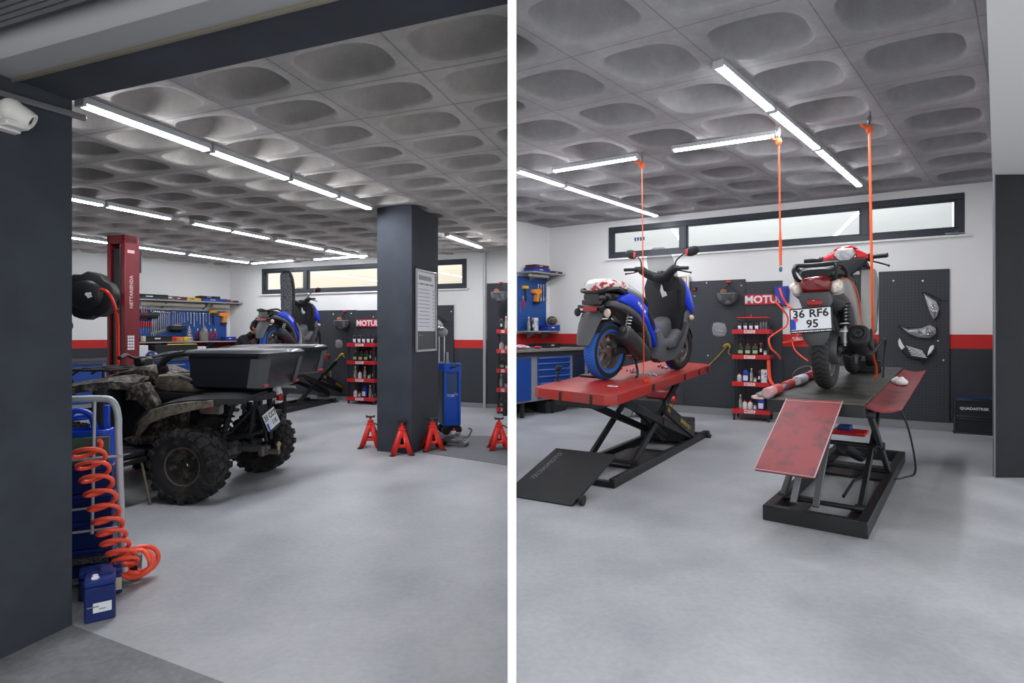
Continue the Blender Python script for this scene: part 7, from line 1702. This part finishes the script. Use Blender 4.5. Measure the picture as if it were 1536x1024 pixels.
# ------------------------------------------------ third lift with the second blue scooter, seat up, and the crouching mechanic
hL = V((math.sin(math.radians(13)), math.cos(math.radians(13)), 0))
ML3 = frame(V((-4.20, 10.375, 0)), hL)
zt3 = 1.03
P3 = T(-.12, -.12, zt3); TL3, TW3 = 1.80, .90
L1_ = L1; L1 = 2.0
lift3, _ = red_lift('red topped scissor lift in the left bay, under the scooter with raised seat', ML3, P3, TL3, TW3); L1 = L1_
blue_scooter('blue scooter with its seat swung up, on the far lift in the left bay', ML3 @ T(.30, .33, zt3 + .003), 1.0, open_seat=True)

# ------------------------------------------------ the mechanic bent over its rear wheel
def skin(name, pts, edges, radii, m, parent, sub=2):
    me = bpy.data.meshes.new(name); me.from_pydata(pts, edges, []); me.materials.append(m)
    o = bpy.data.objects.new(name, me); COL.objects.link(o); o.parent = parent
    md = o.modifiers.new('skin', 'SKIN'); md.use_smooth_shade = True
    for i, r in enumerate(radii):
        q = r if isinstance(r, tuple) else (r, r); me.skin_vertices[0].data[i].radius = q
    me.skin_vertices[0].data[0].use_root = True
    o.modifiers.new('sub', 'SUBSURF').render_levels = sub; o.modifiers['sub'].levels = sub
    return o
# local: x to where he leans, y to his left, floor at zero
MPn = frame((-5.16, 11.0, 0), (.96, -.26, 0))
t = thing('person', 'person in a black jacket bending over the rear wheel of the scooter with raised seat', 'person', MPn)
SKIN = mat('skin', (188, 140, 116), .55)
J = {'pel': (0, 0, .93), 'wai': (.05, 0, 1.08), 'che': (.17, 0, 1.27), 'nec': (.27, 0, 1.43), 'nk2': (.315, 0, 1.49), 'hed': (.36, 0, 1.56), 'top': (.385, 0, 1.64)}
P, E, Rr, ix = [], [], [], {}
def jn(n, p, r, par=None):
    ix[n] = len(P); P.append(p); Rr.append(r)
    if par: E.append((ix[par], ix[n]))
jn('pel', J['pel'], (.15, .12)); jn('wai', J['wai'], (.14, .11), 'pel'); jn('che', J['che'], (.16, .12), 'wai'); jn('nec', J['nec'], (.07, .065), 'che'); jn('nk2', J['nk2'], .055, 'nec'); jn('hed', J['hed'], (.085, .10), 'nk2'); jn('top', J['top'], (.075, .085), 'hed')
for s_, k in ((1, 'l'), (-1, 'r')):
    jn('sh' + k, (.24, s_ * .19, 1.37), .07, 'che'); jn('el' + k, (.42, s_ * .22, 1.18), .048, 'sh' + k); jn('wr' + k, (.62, s_ * .12, 1.22), .034, 'el' + k); jn('pa' + k, (.70, s_ * .10, 1.23), (.04, .022), 'wr' + k)
    for f in range(4):
        jn('f%d' % f + k, (.745, s_ * (.075 + .018 * f), 1.225 - .004 * f), .009, 'pa' + k); jn('g%d' % f + k, (.785 - .006 * f, s_ * (.072 + .018 * f), 1.205), .008, 'f%d' % f + k)
    jn('t' + k, (.70, s_ * .062, 1.215), .010, 'pa' + k); jn('u' + k, (.735, s_ * .045, 1.205), .008, 't' + k)
    jn('hi' + k, (.0, s_ * .11, .86), .09, 'pel'); jn('kn' + k, (.07 if s_ > 0 else -.05, s_ * .13, .48), .062, 'hi' + k); jn('an' + k, (.0 if s_ > 0 else -.12, s_ * .13, .09), .042, 'kn' + k); jn('to' + k, (.14 if s_ > 0 else .02, s_ * .14, .035), (.04, .03), 'an' + k)
skin('body', P, E, Rr, SKIN, t)
def sub_skin(name, names, extra, m):
    k = [n for n in names]; q = {n: i for i, n in enumerate(k)}
    ed = [(q[a_], q[b_]) for a_, b_ in ((x, y) for x in k for y in k) if (ix[a_], ix[b_]) in E]
    rr = [tuple(v + extra for v in (Rr[ix[n]] if isinstance(Rr[ix[n]], tuple) else (Rr[ix[n]],) * 2)) for n in k]
    return skin(name, [P[ix[n]] for n in k], ed, rr, m, t)
sub_skin('jacket', ['che', 'wai', 'pel', 'nec', 'nk2', 'shl', 'ell', 'wrl', 'shr', 'elr', 'wrr'], .022, mat('black_jacket', (24, 25, 28), .7))
sub_skin('trousers', ['pel', 'hil', 'knl', 'anl', 'hir', 'knr', 'anr'], .018, mat('dark_trousers', (32, 35, 42), .8))
for k in 'lr':
    b = MB(); x, y, z = P[ix['an' + k]]; b.loft_x([(x - .07, .05, .035, .045), (x, .06, .045, .055), (x + .10, .045, .048, .04), (x + .19, .035, .035, .03)], 14, 3, M=T(0, y, 0)); b.obj('shoe', BLK, t)
b = MB(); b.ell((.37, 0, 1.625), (.105, .095, .095), 18, 12, M=Matrix()); b.ell((.33, 0, 1.575), (.085, .09, .09), 16, 10); b.obj('hair', mat('dark_brown_hair', (34, 26, 22), .7, bump=.6, bs=90), t)
b = MB(); b.ell((.455, 0, 1.555), (.022, .014, .018), 10, 6); b.ell((.375, .095, 1.56), (.018, .012, .03), 10, 6); b.ell((.375, -.095, 1.56), (.018, .012, .03), 10, 6); b.obj('nose_and_ears', SKIN, t)
for y in (-.032, .032): b = MB(); b.ell((.443, y, 1.575), (.010, .013, .008), 10, 6); b.obj('eye', mat('eye_dark', (40, 32, 30), .3), t)
b = MB(); b.ell((.435, 0, 1.515), (.014, .025, .006), 10, 6); b.obj('mouth', mat('lips', (150, 90, 80), .5), t)
b = MB(); b.box((.10, .165, 1.24), (.06, .012, .045), .004); b.obj('white_badge', LABELW, t)
